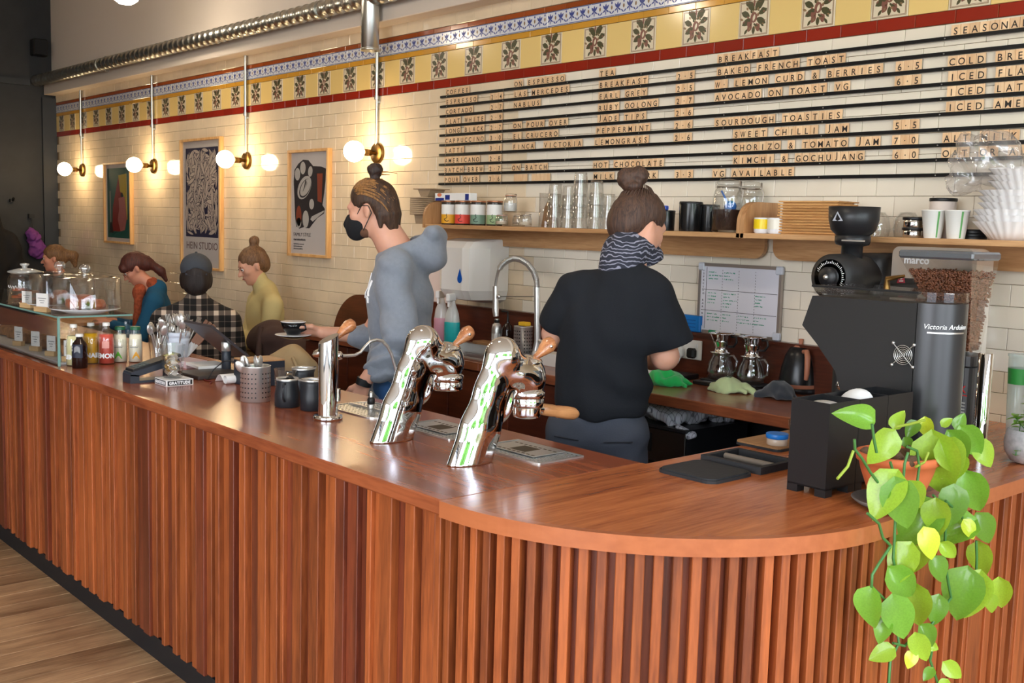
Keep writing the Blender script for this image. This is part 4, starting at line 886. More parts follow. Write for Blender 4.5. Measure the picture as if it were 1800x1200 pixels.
# dial grinder (axis along Y) on the back worktop
GX = -1.98
t = thing('dial_grinder', 'black shop grinder with round hopper cup and numbered dial', 'coffee grinder', (GX, 3.40, CT))
part('column', MB().prism(rrect(-.09, .09, -.02, .26, .03), 0, .47), M_gr, t)
part('motor', sdf_mb([rbox((0, .17, .500), (.045, .13, .042), .035, k=.02)], .01), M_gr, t)
part('burr_housing', MB().lathe([(.062, -.20), (.078, -.19), (.08, -.10), (.07, -.05), (.07, .06)], 0, 0, .495, 36, axis='Y'), M_gr, t)
d = part('dial', MB().lathe([(.0001, -.222), (.03, -.222), (.034, -.215), (.034, -.20), (.06, -.20), (.06, -.196)][::-1], 0, 0, .495, 36, axis='Y'), M_pblack, t)
b = MB()
for i in range(26):
    a = -.5 + i * .13; L_ = .010 if i % 3 == 0 else .006; join(b, MB().box(.046, .046 + L_, -.2008, -.2002, -.0009, .0009), TT(0, 0, .495) @ Matrix.Rotation(-a, 4, 'Y'))
part('scale_marks', b, M_wtext, d); part('dial_pin', MB().ball((-.0, -.224, .495), .009, 12), M_steel, d)
part('hopper_neck', MB().lathe([(.036, .55), (.036, .60), (.055, .605), (.06, .615), (.06, .635), (.05, .64)], 0, -.07, 0, 28), M_pblack, t)
part('hopper_cup', MB().lathe([(.055, .636), (.075, .655), (.084, .69), (.086, .735), (.082, .735), (.08, .69), (.07, .66), (.0001, .645)], 0, -.07, 0, 36), M_pblack, t)
part('slide_lever', MB().box(.0, .085, -.14, -.135, .617, .622), M_steel, t)
tri = MB().poly([(-.022, -.0865 - .0, .0), (.022, -.0865, .0), (.0, -.0865, .032)]); tri.v = [(x - .02, y, z + .685) for x, y, z in tri.v]
part('triangle_badge', join(MB(), wrap(MB().poly([(-.022, -.001, .0), (.022, -.001, .0), (.0, -.001, .032)]), .0845, .685, -.15), TT(0, -.07, 0)), mat('silver badge', srgb(190, 194, 205), .3), t)
part('motor_badge', MB().poly([(.0812, .10, .475), (.0812, .16, .475), (.0812, .13, .53)]), mat('crimson badge', srgb(196, 40, 70), .4), t)
part('badge_letter', MB().box(.0812, .0817, .116, .144, .480, .484).box(.0812, .0817, .123, .137, .488, .502), M_wtext, t)
# boiler
M_champ = mat('champagne anodised metal', srgb(190, 178, 166), .3, metal=.7)
t = thing('water_boiler_tap', 'champagne coloured water boiler arm and column under the oak shelf', 'water boiler', (-1.60, 3.42, CT))
hd = rrect(-.30, .045, .50, .605, .04)
part('arm', MB().prism([(-.245, .50), (.045, .50), (.045, .565)] + arcp((.005, .565), .04, 0, PI / 2, 6) + [(-.22, .605)] + arcp((-.22, .58), .025, PI / 2, PI, 4) + [(-.245, .58)], -.06, .06, plane='XZ'), M_champ, t)
part('column', MB().box(-.045, .045, -.05, .06, 0, .50, bev=.01), mat('pale champagne column', srgb(214, 208, 200), .35, metal=.4), t)
part('lettering', join(MB(), fit(text_mb('marco', .034, bold=.001), .088), TT(-.20, -.062, .550)), M_wtext, t)
t = thing('chrome_pole', 'polished chrome tube standing beside the graphite hopper grinder', 'pole', (-1.400, 3.13, CT)); part('tube', MB().lathe([(.021, 0), (.021, .30), (.019, .302)], 0, 0, 0, 24), M_chrome, t)
# hopper grinder
M_gra = mat('graphite plastic', srgb(72, 72, 76), .4)
t = thing('hopper_grinder', 'graphite grinder with big clear hopper of coffee beans', 'coffee grinder', (-1.53, 3.22, CT))
part('body', MB().prism(rrect(-.085, .085, -.085, .05, .03), 0, .25), M_gra, t); part('top_ring', MB().prism(rrect(-.088, .088, -.088, .053, .03), .255, .285), M_gra, t)
part('lettering', join(MB(), fit(text_mb('PEAK', .03, bold=.0006), .058), TT(.018, -.0862, .175)), mat('red print', srgb(220, 60, 60), .5), t); part('red_line', MB().box(-.02, .08, -.0862, -.0857, .165, .168), MATS['red print'], t)
vb = MB()
for i in range(8): vb.box(.03, .075, -.0862, -.085, .075 + i * .0095, .0795 + i * .0095)
part('vent_slots', vb, mat('pale slot', srgb(190, 190, 190), .5), t); part('power_switch', MB().box(.05, .068, -.089, -.083, .03, .058, bev=.001), M_pblack, t); part('door_panel', MB().box(-.03, .012, -.0862, -.084, .01, .14), M_pblack, t)
def frus(x0, x1, y0, y1, z0, X0, X1, Y0, Y1, z1): return [(x0, y0, z0), (x1, y0, z0), (x1, y1, z0), (x0, y1, z0), (X0, Y0, z1), (X1, Y0, z1), (X1, Y1, z1), (X0, Y1, z1)]
HB = frus(.005, .055, -.04, .04, .29, -.165, .065, -.085, .095, .572); QF = [(0, 1, 5, 4), (1, 2, 6, 5), (2, 3, 7, 6), (3, 0, 4, 7)]
h = part('hopper', MB().add(HB, QF), M_glassd, t); part('hopper_lid', MB().box(-.17, .070, -.09, .10, .572, .597, bev=.006), glass('smoked lid', (.25, .28, .32, 1), .2, .05, .3), t)
r = random.Random(9); bn = MB(); bean = MB().ball((0, 0, 0), 1, 6)
for face, cnt in ((0, 1300), (1, 600), ('t', 500)):
    for i in range(cnt):
        if face == 't': u, v, w = r.random(), r.random(), .87 + r.uniform(-.03, .02) - .1 * abs(r.random() - .5); a = [Vector(HB[j]).lerp(Vector(HB[j + 4]), w) for j in range(4)]; p = a[0].lerp(a[1], u).lerp(a[3].lerp(a[2], u), v)
        else:
            w = math.sqrt(r.random()) * .88; u = r.random(); i0, i1 = (0, 1) if face == 0 else (1, 2); a = Vector(HB[i0]).lerp(Vector(HB[i0 + 4]), w); c = Vector(HB[i1]).lerp(Vector(HB[i1 + 4]), w); p = a.lerp(c, u); ce = Vector((-.02, .0, p.z)); p = p + (ce - p).normalized() * .007
        M_ = Matrix.Translation(p) @ Matrix.Rotation(r.uniform(0, 3), 4, 'Z') @ Matrix.Rotation(r.uniform(0, 3), 4, 'X') @ Matrix.Diagonal((.0052, .0038, .003, 1)); join(bn, bean, M_)
core = frus(.012, .048, -.03, .03, .295, -.135, .05, -.065, .075, .525); bn.add(core, QF + [(4, 5, 6, 7)])
o = part('coffee_beans', bn, mat('roasted beans', srgb(112, 68, 46), .38, nvar=.5, nscale=90), t); o['kind'] = 'stuff'
# white planter pot, cups, jug at the far right
t = thing('plastic_cups', 'tall nested stack of clear cups with green bands by the boiler', 'cups', (-1.40, 3.42, CT))
for i in range(2):
    part('cup_stack', MB().lathe([(.026, 0), (.03, .1), (.035, .27), (.037, .272), (.037, .28)], i * .075 - .02, i * .03, 0, 20), glass('stacked cup plastic', (.85, .92, .9, 1), .1, .05, .25), t); part('green_band', MB().lathe([(.0325, .185), (.0345, .235)], i * .075 - .02, i * .03, 0, 20), mat('green band', srgb(50, 140, 60), .5), t)
t = thing('beige_jug', 'tall beige measuring jug at the far end of the counter', 'jug', (-1.24, 3.36, CT)); part('jug_body', MB().lathe([(.05, 0), (.055, .02), (.05, .26), (.03, .34), (.028, .38)], 0, 0, 0, 24), mat('beige plastic', srgb(222, 208, 178), .4), t)
# ---------------------------------------------------------------- back counter
M_wtop = wood('back worktop mahogany', srgb(150, 84, 50), srgb(110, 56, 34), 'X', .3, .35, .03, 1, .8, .05)
bc = thing('back_counter', 'dark mahogany back counter with drawers and splash panel along the tiled wall', 'counter', (-4.0, 3.45, 0))
def cpart(n, mb, m, label=None, par=None):
    mb.v = [(v[0] + 4, v[1] - 3.45, v[2]) for v in mb.v]; return part(n, mb, m, par or bc, label=label)
b = MB().box(-5.40, -4.52, 3.165, 3.715, CT - .042, CT, bev=.003).box(-4.52, -3.78, 3.165, 3.215, CT - .042, CT, bev=.003).box(-4.52, -3.78, 3.66, 3.715, CT - .042, CT, bev=.003).box(-3.78, -1.90, 3.165, 3.715, CT - .042, CT, bev=.003)
cpart('worktop', b, M_wtop)
pts = [(-5.93, CT - .2), (-1.90, CT - .2), (-1.90, 1.150)] + [(-5.55, 1.150)] + arcp((-5.60, .83), .32, PI / 2, PI, 12)
cpart('splash_panel', MB().prism(pts, -3.735, -3.715, plane='XZ') if False else MB().prism(pts, 3.715, 3.737, plane='XZ'), M_back)
cpart('splash_ledge', MB().box(-5.5, -1.90, 3.70, 3.742, 1.148, 1.160), M_back)
cpart('carcass', MB().box(-5.40, -3.15, 3.23, 3.70, .08, CT - .045), M_back)
cpart('kick_board', MB().box(-5.40, -3.15, 3.26, 3.29, 0, .08), M_black)
for i in range(5):
    x0 = -5.40 + i * .45
    for z0, z1 in ((.10, .36), (.365, .64), (.645, .915)):
        mb = MB().box(x0 + .003, x0 + .446, 3.205, 3.228, z0, z1 - .004, bev=.003); cpart('drawer', mb, M_back)
cpart('undercounter_shelf', MB().box(-3.15, -1.9, 3.30, 3.71, .30, .33).box(-3.15, -1.9, 3.69, 3.71, 0, .92), M_black)
# sink
t = thing('sink', 'stainless steel sink bowl sunk in the back counter beside the spring tap', 'sink', (-4.15, 3.437, CT))
b = MB(); b.box(-.37, .37, -.222, -.19, 0, .004).box(-.37, .37, .19, .222, 0, .004).box(-.37, -.33, -.19, .19, 0, .004).box(.33, .37, -.19, .19, 0, .004)
b.box(-.332, -.328, -.19, .19, -.2, .002).box(.328, .332, -.19, .19, -.2, .002).box(-.33, .33, -.192, -.188, -.2, .002).box(-.33, .33, .188, .192, -.2, .002).box(-.33, .33, -.19, .19, -.204, -.2); part('bowl', b, M_steel, t)
t = thing('spring_tap', 'tall steel spring neck rinse tap over the sink', 'tap', (-3.75, 3.50, CT))
def TP_(px, py): v = on_y(px, py, 3.50); return (v.x + 3.75, 0, v.z - CT)
part('column', MB().tube([(0, 0, 0), (0, 0, .03), TP_(945, 600), TP_(944, 505)], [.026, .016, .016, .0145], 14), M_steel, t)
arcv = [TP_(*p) for p in ((944, 505), (943, 492), (938, 477), (928, 464), (915, 456), (903, 454), (892, 458), (882, 466), (876, 476), (873, 490), (871, 503))]
part('hose', MB().tube(arcv, .008, 10), M_steel, t)
hp = []; N = 560
for i in range(N):
    u = i / (N - 1) * 7.6; k = int(u); f_ = u - k; p = Vector(arcv[k]).lerp(Vector(arcv[k + 1]), f_); tg = (Vector(arcv[k + 1]) - Vector(arcv[k])).normalized(); nn_ = tg.cross(Vector((0, 1, 0))); a = i * .62; hp.append(p + (nn_ * math.cos(a) + Vector((0, 1, 0)) * math.sin(a)) * .0135)
part('spring', MB().tube(hp, .0021, 4), M_steel, t)
part('spray_head', MB().tube([TP_(871, 503), TP_(871, 520), TP_(871, 545), TP_(872, 556)], [.014, .014, .0175, .014], 14).ball(TP_(877, 521), .012, 8), M_steel, t)
part('arm', MB().tube([TP_(875, 521), TP_(942, 521)], .0022, 6), M_steeld, t)
part('lever', MB().tube([TP_(945, 598), TP_(958, 604), TP_(967, 606)], [.012, .009, .008], 10), M_steel, t)
# paper towel dispenser
t = thing('towel_dispenser', 'white wall paper towel dispenser with a blue drop sign', 'dispenser', (-4.45, 3.74, 1.19))
xr = on_y(893, 500, 3.74).x + 4.45; x_f = on_y(838, 500, 3.50).x + 4.45
pl = [(xr - .32, 0), (xr - .32, -.16), (xr - .30, -.225), (xr - .26, -.245), (xr - .09, -.245), (xr - .05, -.23), (xr - .01, -.12), (xr, 0)]
b = MB(); secs = [(0, .30, .6), (.02, .86, .9), (.07, 1, 1), (.29, 1, 1), (.325, .86, .99), (.34, .5, .97)]
vs = []; n = len(pl)
for z, s, sx in secs: vs += [(xr - .16 + (x - xr + .16) * sx, y * s, z) for x, y in pl]
b.add(vs, [(j * n + i, j * n + (i + 1) % n, (j + 1) * n + (i + 1) % n, (j + 1) * n + i) for j in range(len(secs) - 1) for i in range(n)] + [tuple(range(n))[::-1], tuple((len(secs) - 1) * n + i for i in range(n))], 0, False)
part('casing', b, mat('glossy white casing', srgb(226, 222, 216), .22), t)
dr = [(0, .085)] + [(math.cos(a) * .02, .03 + math.sin(a) * .022) for a in [.5 - (PI + 1.0) * i / 10 for i in range(11)]]
DX = on_y(808, 490, 3.494).x + 4.45
part('blue_drop', MB().poly([(DX + x, -.2465, .10 + z) for x, z in dr]), mat('royal blue print', srgb(14, 84, 180), .3), t)
t = thing('clipboard', 'clipboard of paper sheets hanging on the tiles by the dispenser', 'clipboard', (-4.83, 3.735, 1.20)); part('board', MB().box(-.10, .13, -.006, 0, 0, .33), M_oak, t); part('sheets', MB().box(-.095, .125, -.010, -.0065, -.04, .30), mat('pinkish paper', srgb(226, 206, 196), .8), t)
part('bulldog_clip', MB().tube([(-.03, -.012, .305), (.06, -.012, .305)], .012, 8).box(-.045, .075, -.02, -.010, .285, .297), M_blackm, t)
# bottles and things by the sink
def spray(lb, px, py, y, liq):
    v = on_y(px, py, y); t = thing('spray_bottle', lb, 'spray bottle', (v.x, y, CT), .4)
    part('bottle_body', MB().lathe([(.04, 0), (.043, .004), (.043, .12), (.036, .17), (.018, .215), (.014, .235)], 0, 0, 0, 22, sx=1, sy=.75), glass('frosted bottle ' + liq[0], (.93, .93, .9, 1), .05, .05, .45), t)
    part('liquid', MB().lathe([(.041, .001), (.0442, .004), (.0442, .118), (.043, .124)], 0, 0, 0, 22, sx=1, sy=.76), mat(liq[0], liq[1], .35), t)
    part('trigger', MB().box(-.012, .012, -.055, .02, .235, .275, bev=.004).box(-.006, .006, -.045, -.035, .205, .24), M_white, t)
spray('spray bottle with teal liquid standing beside the sink', 795, 560, 3.50, ('teal liquid', srgb(40, 172, 172)))
spray('spray bottle with pink liquid half behind the teal one', 776, 560, 3.60, ('pink liquid', srgb(205, 150, 165)))
v = on_y(873, 580, 3.58); t = thing('steel_bottle', 'small steel and white dispenser bottle below the spray head', 'bottle', (v.x, 3.58, CT)); part('body', MB().lathe([(.024, 0), (.026, .003), (.026, .105), (.022, .13), (.012, .14), (.011, .16)], 0, 0, 0, 22), M_steel, t); part('label_band', wrapbox(.12, .01, .085, .026), M_white, t); part('pump_collar', cyl(.014, .14, .155), M_black, t)
v = on_y(892, 580, 3.60); t = thing('soap_pump', 'dark glass soap pump bottle between steel bottle and perforated basket', 'soap bottle', (v.x, 3.60, CT)); part('body', MB().lathe([(.029, 0), (.031, .003), (.031, .105), (.024, .13), (.011, .14), (.011, .15)], 0, 0, 0, 22), mat('dark brown glass', srgb(34, 18, 12), .08), t); part('pump', MB().tube([(0, 0, .15), (0, 0, .20), (-.045, 0, .2)], [.006, .005, .006], 8), M_black, t)
v = on_y(920, 580, 3.56); t = thing('utensil_basket', 'perforated steel basket with a yellow sponge by the tap', 'basket', (v.x, 3.56, CT)); part('basket', MB().lathe([(.045, 0), (.047, .003), (.047, .14), (.049, .143), (.046, .143), (.044, .005), (.0001, .004)], 0, 0, 0, 30), M_steel, t)
h = MB()
for j in range(7):
    for i in range(22):
        if i % 5 == 4: continue
        join(h, MB().lathe([(.0035, 0), (.0035, .0004)], 0, 0, 0, 8), TZ(2 * PI * i / 22) @ TT(.0471, 0, .018 + j * .017) @ Matrix.Rotation(PI / 2, 4, 'Y'))
part('holes', h, M_black, t)['kind'] = 'stuff'
tag(part('sponge', MB().box(-.025, .03, -.02, .02, 0, .02, bev=.004), mat('yellow sponge', srgb(232, 180, 40), .9, bump=.5, bscale=200), None, (v.x + .005, 3.56, CT + .1445)), 'yellow sponge on top of the perforated steel basket', 'sponge')
v = on_z(845, 603, CT); t = thing('folded_cloth', 'brown folded paper towels at the sink edge', 'paper towels', (-4.28, 3.68, CT + .0005)); part('stack', MB().box(-.11, .10, -.05, .03, 0, .02, bev=.004), mat('kraft paper', srgb(168, 124, 84), .8), t)
v = on_z(955, 625, CT); t = thing('tea_box', 'small white box with dark print beside the tap base', 'box', (-3.52, 3.40, CT)); part('box', MB().box(-.1, .06, -.04, .04, 0, .06, bev=.002), mat('grey card box', srgb(196, 188, 178), .6), t)
# blue box and whiteboard on the ledge
v0 = on_y(1200, 578, 3.72); v1 = on_y(1234, 578, 3.72)
t = thing('blue_box', 'bright blue card box resting on the splash ledge beside the whiteboard', 'box', ((v0.x + v1.x) / 2, 3.725, 1.1605)); part('card_box', MB().box(-.075, .052, -.022, .012, 0, .072, bev=.004), mat('bright blue card', srgb(10, 112, 190), .5), t)
for i in range(3): part('printed_line', MB().box(-.02, .03, -.0226, -.022, .02 + i * .015, .023 + i * .015), mat('dark blue print', srgb(6, 70, 140), .5), t)
t = thing('whiteboard', 'small whiteboard with grid of green handwriting leaning on the splash ledge', 'whiteboard', (-2.735, 3.722, 1.1605), .0)
W_, H_ = .205, .30
part('board', MB().box(-W_, W_, 0, .012, .012, H_), mat('whiteboard surface', srgb(226, 226, 236), .2), t)
M_al = mat('aluminium trim', srgb(178, 170, 164), .35, metal=.8); M_cor = mat('pale grey plastic corner', srgb(206, 210, 220), .4)
part('frame', MB().box(-W_ - .006, W_ + .006, -.004, .013, .0, .014).box(-W_ - .006, W_ + .006, -.004, .013, H_ - .008, H_ + .006).box(-W_ - .008, -W_ + .004, -.004, .013, .0, H_).box(W_ - .004, W_ + .008, -.004, .013, 0, H_), M_al, t)
for sx in (-1, 1):
    for z in (0, H_ - .028): part('corner', MB().box(sx * W_ - .022 if sx > 0 else -W_ - .012, W_ + .012 if sx > 0 else -W_ + .022, -.008, .014, z, z + .035, bev=.005), M_cor, t)
g = MB()
for z in (.10, .19): g.box(-W_ + .01, W_ - .01, -.001, -.0004, z, z + .0018)
g.box(-W_ + .032, -W_ + .034, -.001, -.0004, .02, H_ - .012)
for i in range(1, 4):
    for k in range(22): g.box(-W_ + .033 + i * .085, -W_ + .0345 + i * .085, -.001, -.0004, .022 + k * .012, .027 + k * .012)
part('grid_lines', g, mat('black marker', srgb(46, 44, 56), .6), t)
r = random.Random(8); g = MB()
for c_ in range(4):
    for rw in range(3):
        for ln in range(r.randint(3, 5) if (c_, rw) not in ((2, 1), (2, 2), (3, 2)) else 0):
            z = .085 + rw * .09 - ln * .014; x = -W_ + .045 + c_ * .082
            for k in range(r.randint(5, 12)): 
                w = r.uniform(.002, .004); g.box(x, x + w, -.001, -.0005, z + r.uniform(-.001, .001), z + r.uniform(.003, .005)); x += w + r.choice((.0012, .0012, .006))
part('green_handwriting', g, mat('green marker', srgb(60, 160, 130), .6), t)['kind'] = 'stuff'
g = MB()
for i, ch in enumerate('ESPRESSO BAR BATCH'):
    join(g, text_mb(ch, .012), TT(-W_ + .014, -.001, H_ - .03 - i * .0145))
part('side_lettering', g, MATS['black marker'], t)
part('marker_pen', MB().tube([(-.11, -.012, .010), (.03, -.012, .010)], .006, 10), M_white, t); part('marker_cap', MB().tube([(-.135, -.012, .010), (-.10, -.012, .010)], .0075, 10), mat('green pen cap', srgb(20, 140, 100), .4), t)
# socket and plugs
t = thing('wall_socket', 'white double wall socket on the splash panel with two plugs', 'socket', (-2.98, 3.7145, 1.038)); part('plate', MB().box(-.075, .075, -.009, 0, 0, .086, bev=.003), M_white, t)
part('switches', MB().box(-.055, -.042, -.012, -.009, .055, .072).box(.042, .055, -.012, -.009, .055, .072), M_cer, t)
part('black_plug', MB().box(.012, .055, -.04, -.009, .008, .052, bev=.008), M_black, t); part('white_plug', MB().box(-.06, -.012, -.045, -.009, .0, .055, bev=.012), M_white, t)
part('white_cable', MB().tube([(-.036 - .03 * math.cos(a) * (1 + .1 * math.sin(a * 3)), -.05, .01 + .035 * math.sin(a)) for a in [i * .45 for i in range(32)]], .0022, 6), M_white, t)
t = thing('power_adapter', 'flat black power adapter lying under the wall socket', 'adapter', (-2.98, 3.60, CT), .1); part('body', MB().box(-.11, .11, -.06, .05, 0, .022, bev=.003), M_pblack, t)
# milk bottle, cloths, scales, carafes
v = on_z(1158, 660, CT); t = thing('milk_bottle', 'white plastic milk bottle with blue label behind the green cloth', 'milk bottle', (v.x, v.y - .05, CT), -.4)
part('body', MB().prism(rrect(-.045, .045, -.045, .045, .018), 0, .15, smooth=True).lathe([(.05, .15), (.03, .19), (.018, .205), (.018, .22)], 0, 0, 0, 20), mat('milk white plastic', srgb(236, 232, 218), .4), t); part('milk_cap', cyl(.019, .22, .235), mat('blue cap', srgb(30, 60, 160), .4), t)
part('label_print', MB().box(-.04, .005, -.0462, -.0452, .05, .14, 0).box(.006, .04, -.0462, -.0452, .06, .12, 1), [mat('blue milk label', srgb(24, 66, 150), .5), mat('pale blue milk label', srgb(170, 196, 224), .5)], t)
def cloth(name, label, px, py, z, size, col, seed, rz=0, cat='cloth', h=.03):
    v = on_z(px, py, z); r = random.Random(seed); ps = []
    for i in range(9):
        a = r.uniform(0, 6.3); d = r.uniform(.1, .75); ps.append(ell((size[0] * d * math.cos(a), size[1] * d * math.sin(a), r.uniform(.2, .5) * h), (size[0] * r.uniform(.25, .5), size[1] * r.uniform(.25, .5), h * r.uniform(.4, .8)), rotm(0, 0, r.uniform(0, 3)), k=.025))
    for i in range(4):
        a = r.uniform(0, 6.3); ps.append(cap((0, 0, h * .6), (size[0] * 1.0 * math.cos(a), size[1] * 1.0 * math.sin(a), .006), h * .5, .008, k=.02))
    ps.append(neg(rbox((0, 0, -.05), (.5, .5, .05), 0, k=.002)))
    o = link(name, sdf_mb(ps, .0045, fold(.006, 70, seed), pad=.01).mesh(name, mat(name + ' fabric ' + str(seed), col, .95, bump=.35, bscale=300, sheen=.3)), None, (v.x, v.y, z + .003), (0, 0, rz)); return tag(o, label, cat)
cloth('green_cloth', 'bright green microfibre cloth crumpled on the back worktop', 1172, 676, CT, (.105, .075), srgb(20, 178, 84), 4, .4, h=.05)
cloth('pale_cloth', 'pale sage cloth crumpled on the worktop in front of the scales', 1282, 688, CT, (.10, .055), srgb(186, 204, 150), 6, .2, h=.04)
cloth('black_pouch', 'black fabric pouch lying at the worktop edge before the kettle', 1366, 700, CT, (.085, .06), srgb(38, 44, 52), 9, 0, 'pouch', h=.05)
def pourover(px, py, lb, w):
    x, y = on_y(px, py, 3.60).x, 3.60
    t = thing('scale', 'slim black brewing scale under the ' + w + ' glass carafe', 'scale', (x, y, CT), .0, 'black brewing scales'); part('body', MB().box(-.075, .075, -.09, .075, 0, .018, bev=.004), M_pblack, t); part('platform', MB().box(-.065, .065, -.055, .065, .0185, .024, bev=.003), M_rubber, t); part('readout', MB().box(-.03, .02, -.082, -.064, .018, .0187), mat('readout', srgb(120, 130, 140), .4), t)
    t = thing('glass_carafe', lb, 'carafe', (x, y + .0, CT + .0245), 0, 'glass pour over carafes')
    part('carafe_glass', MB().lathe([(.04, 0), (.054, .008), (.058, .035), (.05, .07), (.037, .095), (.036, .105), (.040, .11), (.0375, .11), (.034, .1), (.048, .07), (.0555, .035), (.05, .012), (.0001, .006)], 0, 0, 0, 32), glass('carafe glass', (.93, .95, .95, 1), .12), t)
    part('handle', MB().tube([(.036, .0, .10), (.062, 0, .104), (.08, 0, .085), (.078, 0, .045), (.055, 0, .025)], .005, 8), glass('thick handle glass', (.85, .88, .88, 1), .2), t)
    t = thing('dripper', 'steel cone dripper with black handle sitting on the ' + w + ' carafe', 'dripper', (x, y, CT + .1355), 0, 'steel cone drippers')
    part('cone', MB().lathe([(.045, 0), (.047, .002), (.030, .004), (.026, .02), (.030, .03), (.031, .034), (.036, .045), (.037, .049), (.043, .06), (.044, .064), (.052, .078), (.056, .08), (.054, .082), (.028, .03), (.02, .01)], 0, 0, 0, 32), M_chrome, t)
    part('handle', MB().tube([(.045, 0, .07), (.07, 0, .072), (.075, 0, .05), (.06, 0, .03), (.035, 0, .028)], .005, 8), M_black, t)
pourover(1266, 664, 'glass carafe under a steel dripper, beside the wall socket', 'first'); pourover(1319, 676, 'glass carafe under a steel dripper, nearer the black kettle', 'second')
v = on_z(1403, 688, CT); t = thing('kettle', 'matt black electric kettle with copper brown handle and base ring', 'kettle', (v.x, v.y, CT), -.7)
M_cop = mat('copper brown trim', srgb(178, 116, 88), .5)
part('power_base', cyl(.085, 0, .02, n=36), M_pblack, t)
part('body', MB().lathe([(.08, .036), (.079, .05), (.072, .10), (.058, .15), (.042, .178), (.03, .184)], 0, 0, 0, 36), mat('kettle black', srgb(26, 26, 27), .3), t); part('base_ring', MB().lathe([(.08, .021), (.0805, .036)], 0, 0, 0, 36), M_cop, t); part('lid', MB().lathe([(.031, .184), (.028, .19), (.0001, .192)], 0, 0, 0, 24).lathe([(.007, .19), (.010, .215), (.0001, .216)], 0, 0, 0, 14), M_cop, t)
part('handle', MB().tube([(.045, 0, .168), (.085, 0, .172), (.10, 0, .15), (.102, 0, .09), (.094, 0, .062)], [.009, .011, .012, .011, .008], 12), M_cop, t); part('spout', MB().tube([(-.07, 0, .07), (-.10, 0, .10), (-.115, 0, .15), (-.14, 0, .17)], [.012, .009, .007, .006], 10), MATS['kettle black'], t)
# appliance and towels below
v = on_y(1205, 758, 3.2); v2 = on_y(1210, 800, 3.2)
t = thing('countertop_oven', 'black and steel oven under the back counter with towels on top', 'oven', (-2.9, 3.2, 0)); zt = on_y(1205, 757, 3.2).z; xr = on_y(1205, 757, 3.2).x + 2.9
part('oven_body', MB().box(xr - .62, xr, 0.01, .40, zt - .36, zt - .012), M_pblack, t); part('stand', MB().box(xr - .62, xr, .02, .40, .33, zt - .361), M_black, t); part('fascia', MB().box(xr - .62, xr, 0, .009, zt - .145, zt - .014, bev=.002), M_steeld, t); part('oven_top', MB().box(xr - .63, xr + .005, -.004, .41, zt - .0115, zt), M_pblack, t)
part('display', MB().box(xr - .31, xr - .17, -.002, -.0002, zt - .11, zt - .035), M_black, t); part('door_glass', MB().box(xr - .62, xr, -.004, .009, zt - .35, zt - .20), mat('black oven glass', srgb(14, 14, 16), .08), t); part('door_handle', MB().box(xr - .60, xr - .02, -.04, -.02, zt - .20, zt - .165, bev=.004), M_steel, t)
def check_mat(name, c1, c2, sc, w=.25):
    m = bpy.data.materials.new(name); m.use_nodes = True; n = m.node_tree.nodes; L = m.node_tree.links; b = n['Principled BSDF']; b.inputs['Roughness'].default_value = .95
    tcn = n.new('ShaderNodeTexCoord'); sx = n.new('ShaderNodeSeparateXYZ'); L.new(tcn.outputs['Object'], sx.inputs[0]); acc = None
    for k, s in enumerate(sc):
        if not s: continue
        a = n.new('ShaderNodeMath'); a.operation = 'MULTIPLY'; a.inputs[1].default_value = s; L.new(sx.outputs[k], a.inputs[0]); f = n.new('ShaderNodeMath'); f.operation = 'FRACT'; L.new(a.outputs[0], f.inputs[0]); g_ = n.new('ShaderNodeMath'); g_.operation = 'LESS_THAN'; g_.inputs[1].default_value = w; L.new(f.outputs[0], g_.inputs[0])
        if acc is None: acc = g_
        else: x_ = n.new('ShaderNodeMath'); x_.operation = 'ADD'; L.new(acc.outputs[0], x_.inputs[0]); L.new(g_.outputs[0], x_.inputs[1]); acc = x_
    h_ = n.new('ShaderNodeMath'); h_.operation = 'MULTIPLY'; h_.inputs[1].default_value = .5; L.new(acc.outputs[0], h_.inputs[0]); mx = n.new('ShaderNodeMix'); mx.data_type = 'RGBA'; mx.inputs[6].default_value = c1; mx.inputs[7].default_value = c2; L.new(h_.outputs[0], mx.inputs[0]); L.new(mx.outputs[2], b.inputs['Base Color']); MATS[name] = m; return m
M_tw = check_mat('checked towel', srgb(206, 206, 214), srgb(60, 62, 76), (55, 55, 0), .16)
r = random.Random(3); ps = [ell((r.uniform(-.26, .26), r.uniform(-.11, .15), .02 + r.uniform(0, .035)), (r.uniform(.06, .11), r.uniform(.05, .09), r.uniform(.02, .045)), rotm(0, 0, r.uniform(0, 3)), k=.02) for _ in range(16)] + [cap((.1, -.12, .02), (.32, -.17, -.02), .02, .012)] + [neg(rbox((0, .1, -.05), (.5, .26, .05), 0, k=.003))]
tag(link('tea_towels', sdf_mb(ps, .006, fold(.010, 60, 2), pad=.015).mesh('tea_towels', M_tw), None, (-2.9 + xr - .30, 3.38, zt + .003)), 'crumpled checked tea towels heaped on the oven', 'towels')
t = thing('storage_tub', 'dark tub with pale blue rim standing under the back counter beside the oven', 'tub', (-2.2, 3.45, .33)); part('tub', MB().box(-.2, .2, -.12, .12, 0.001, .22, bev=.01), M_pblack, t)

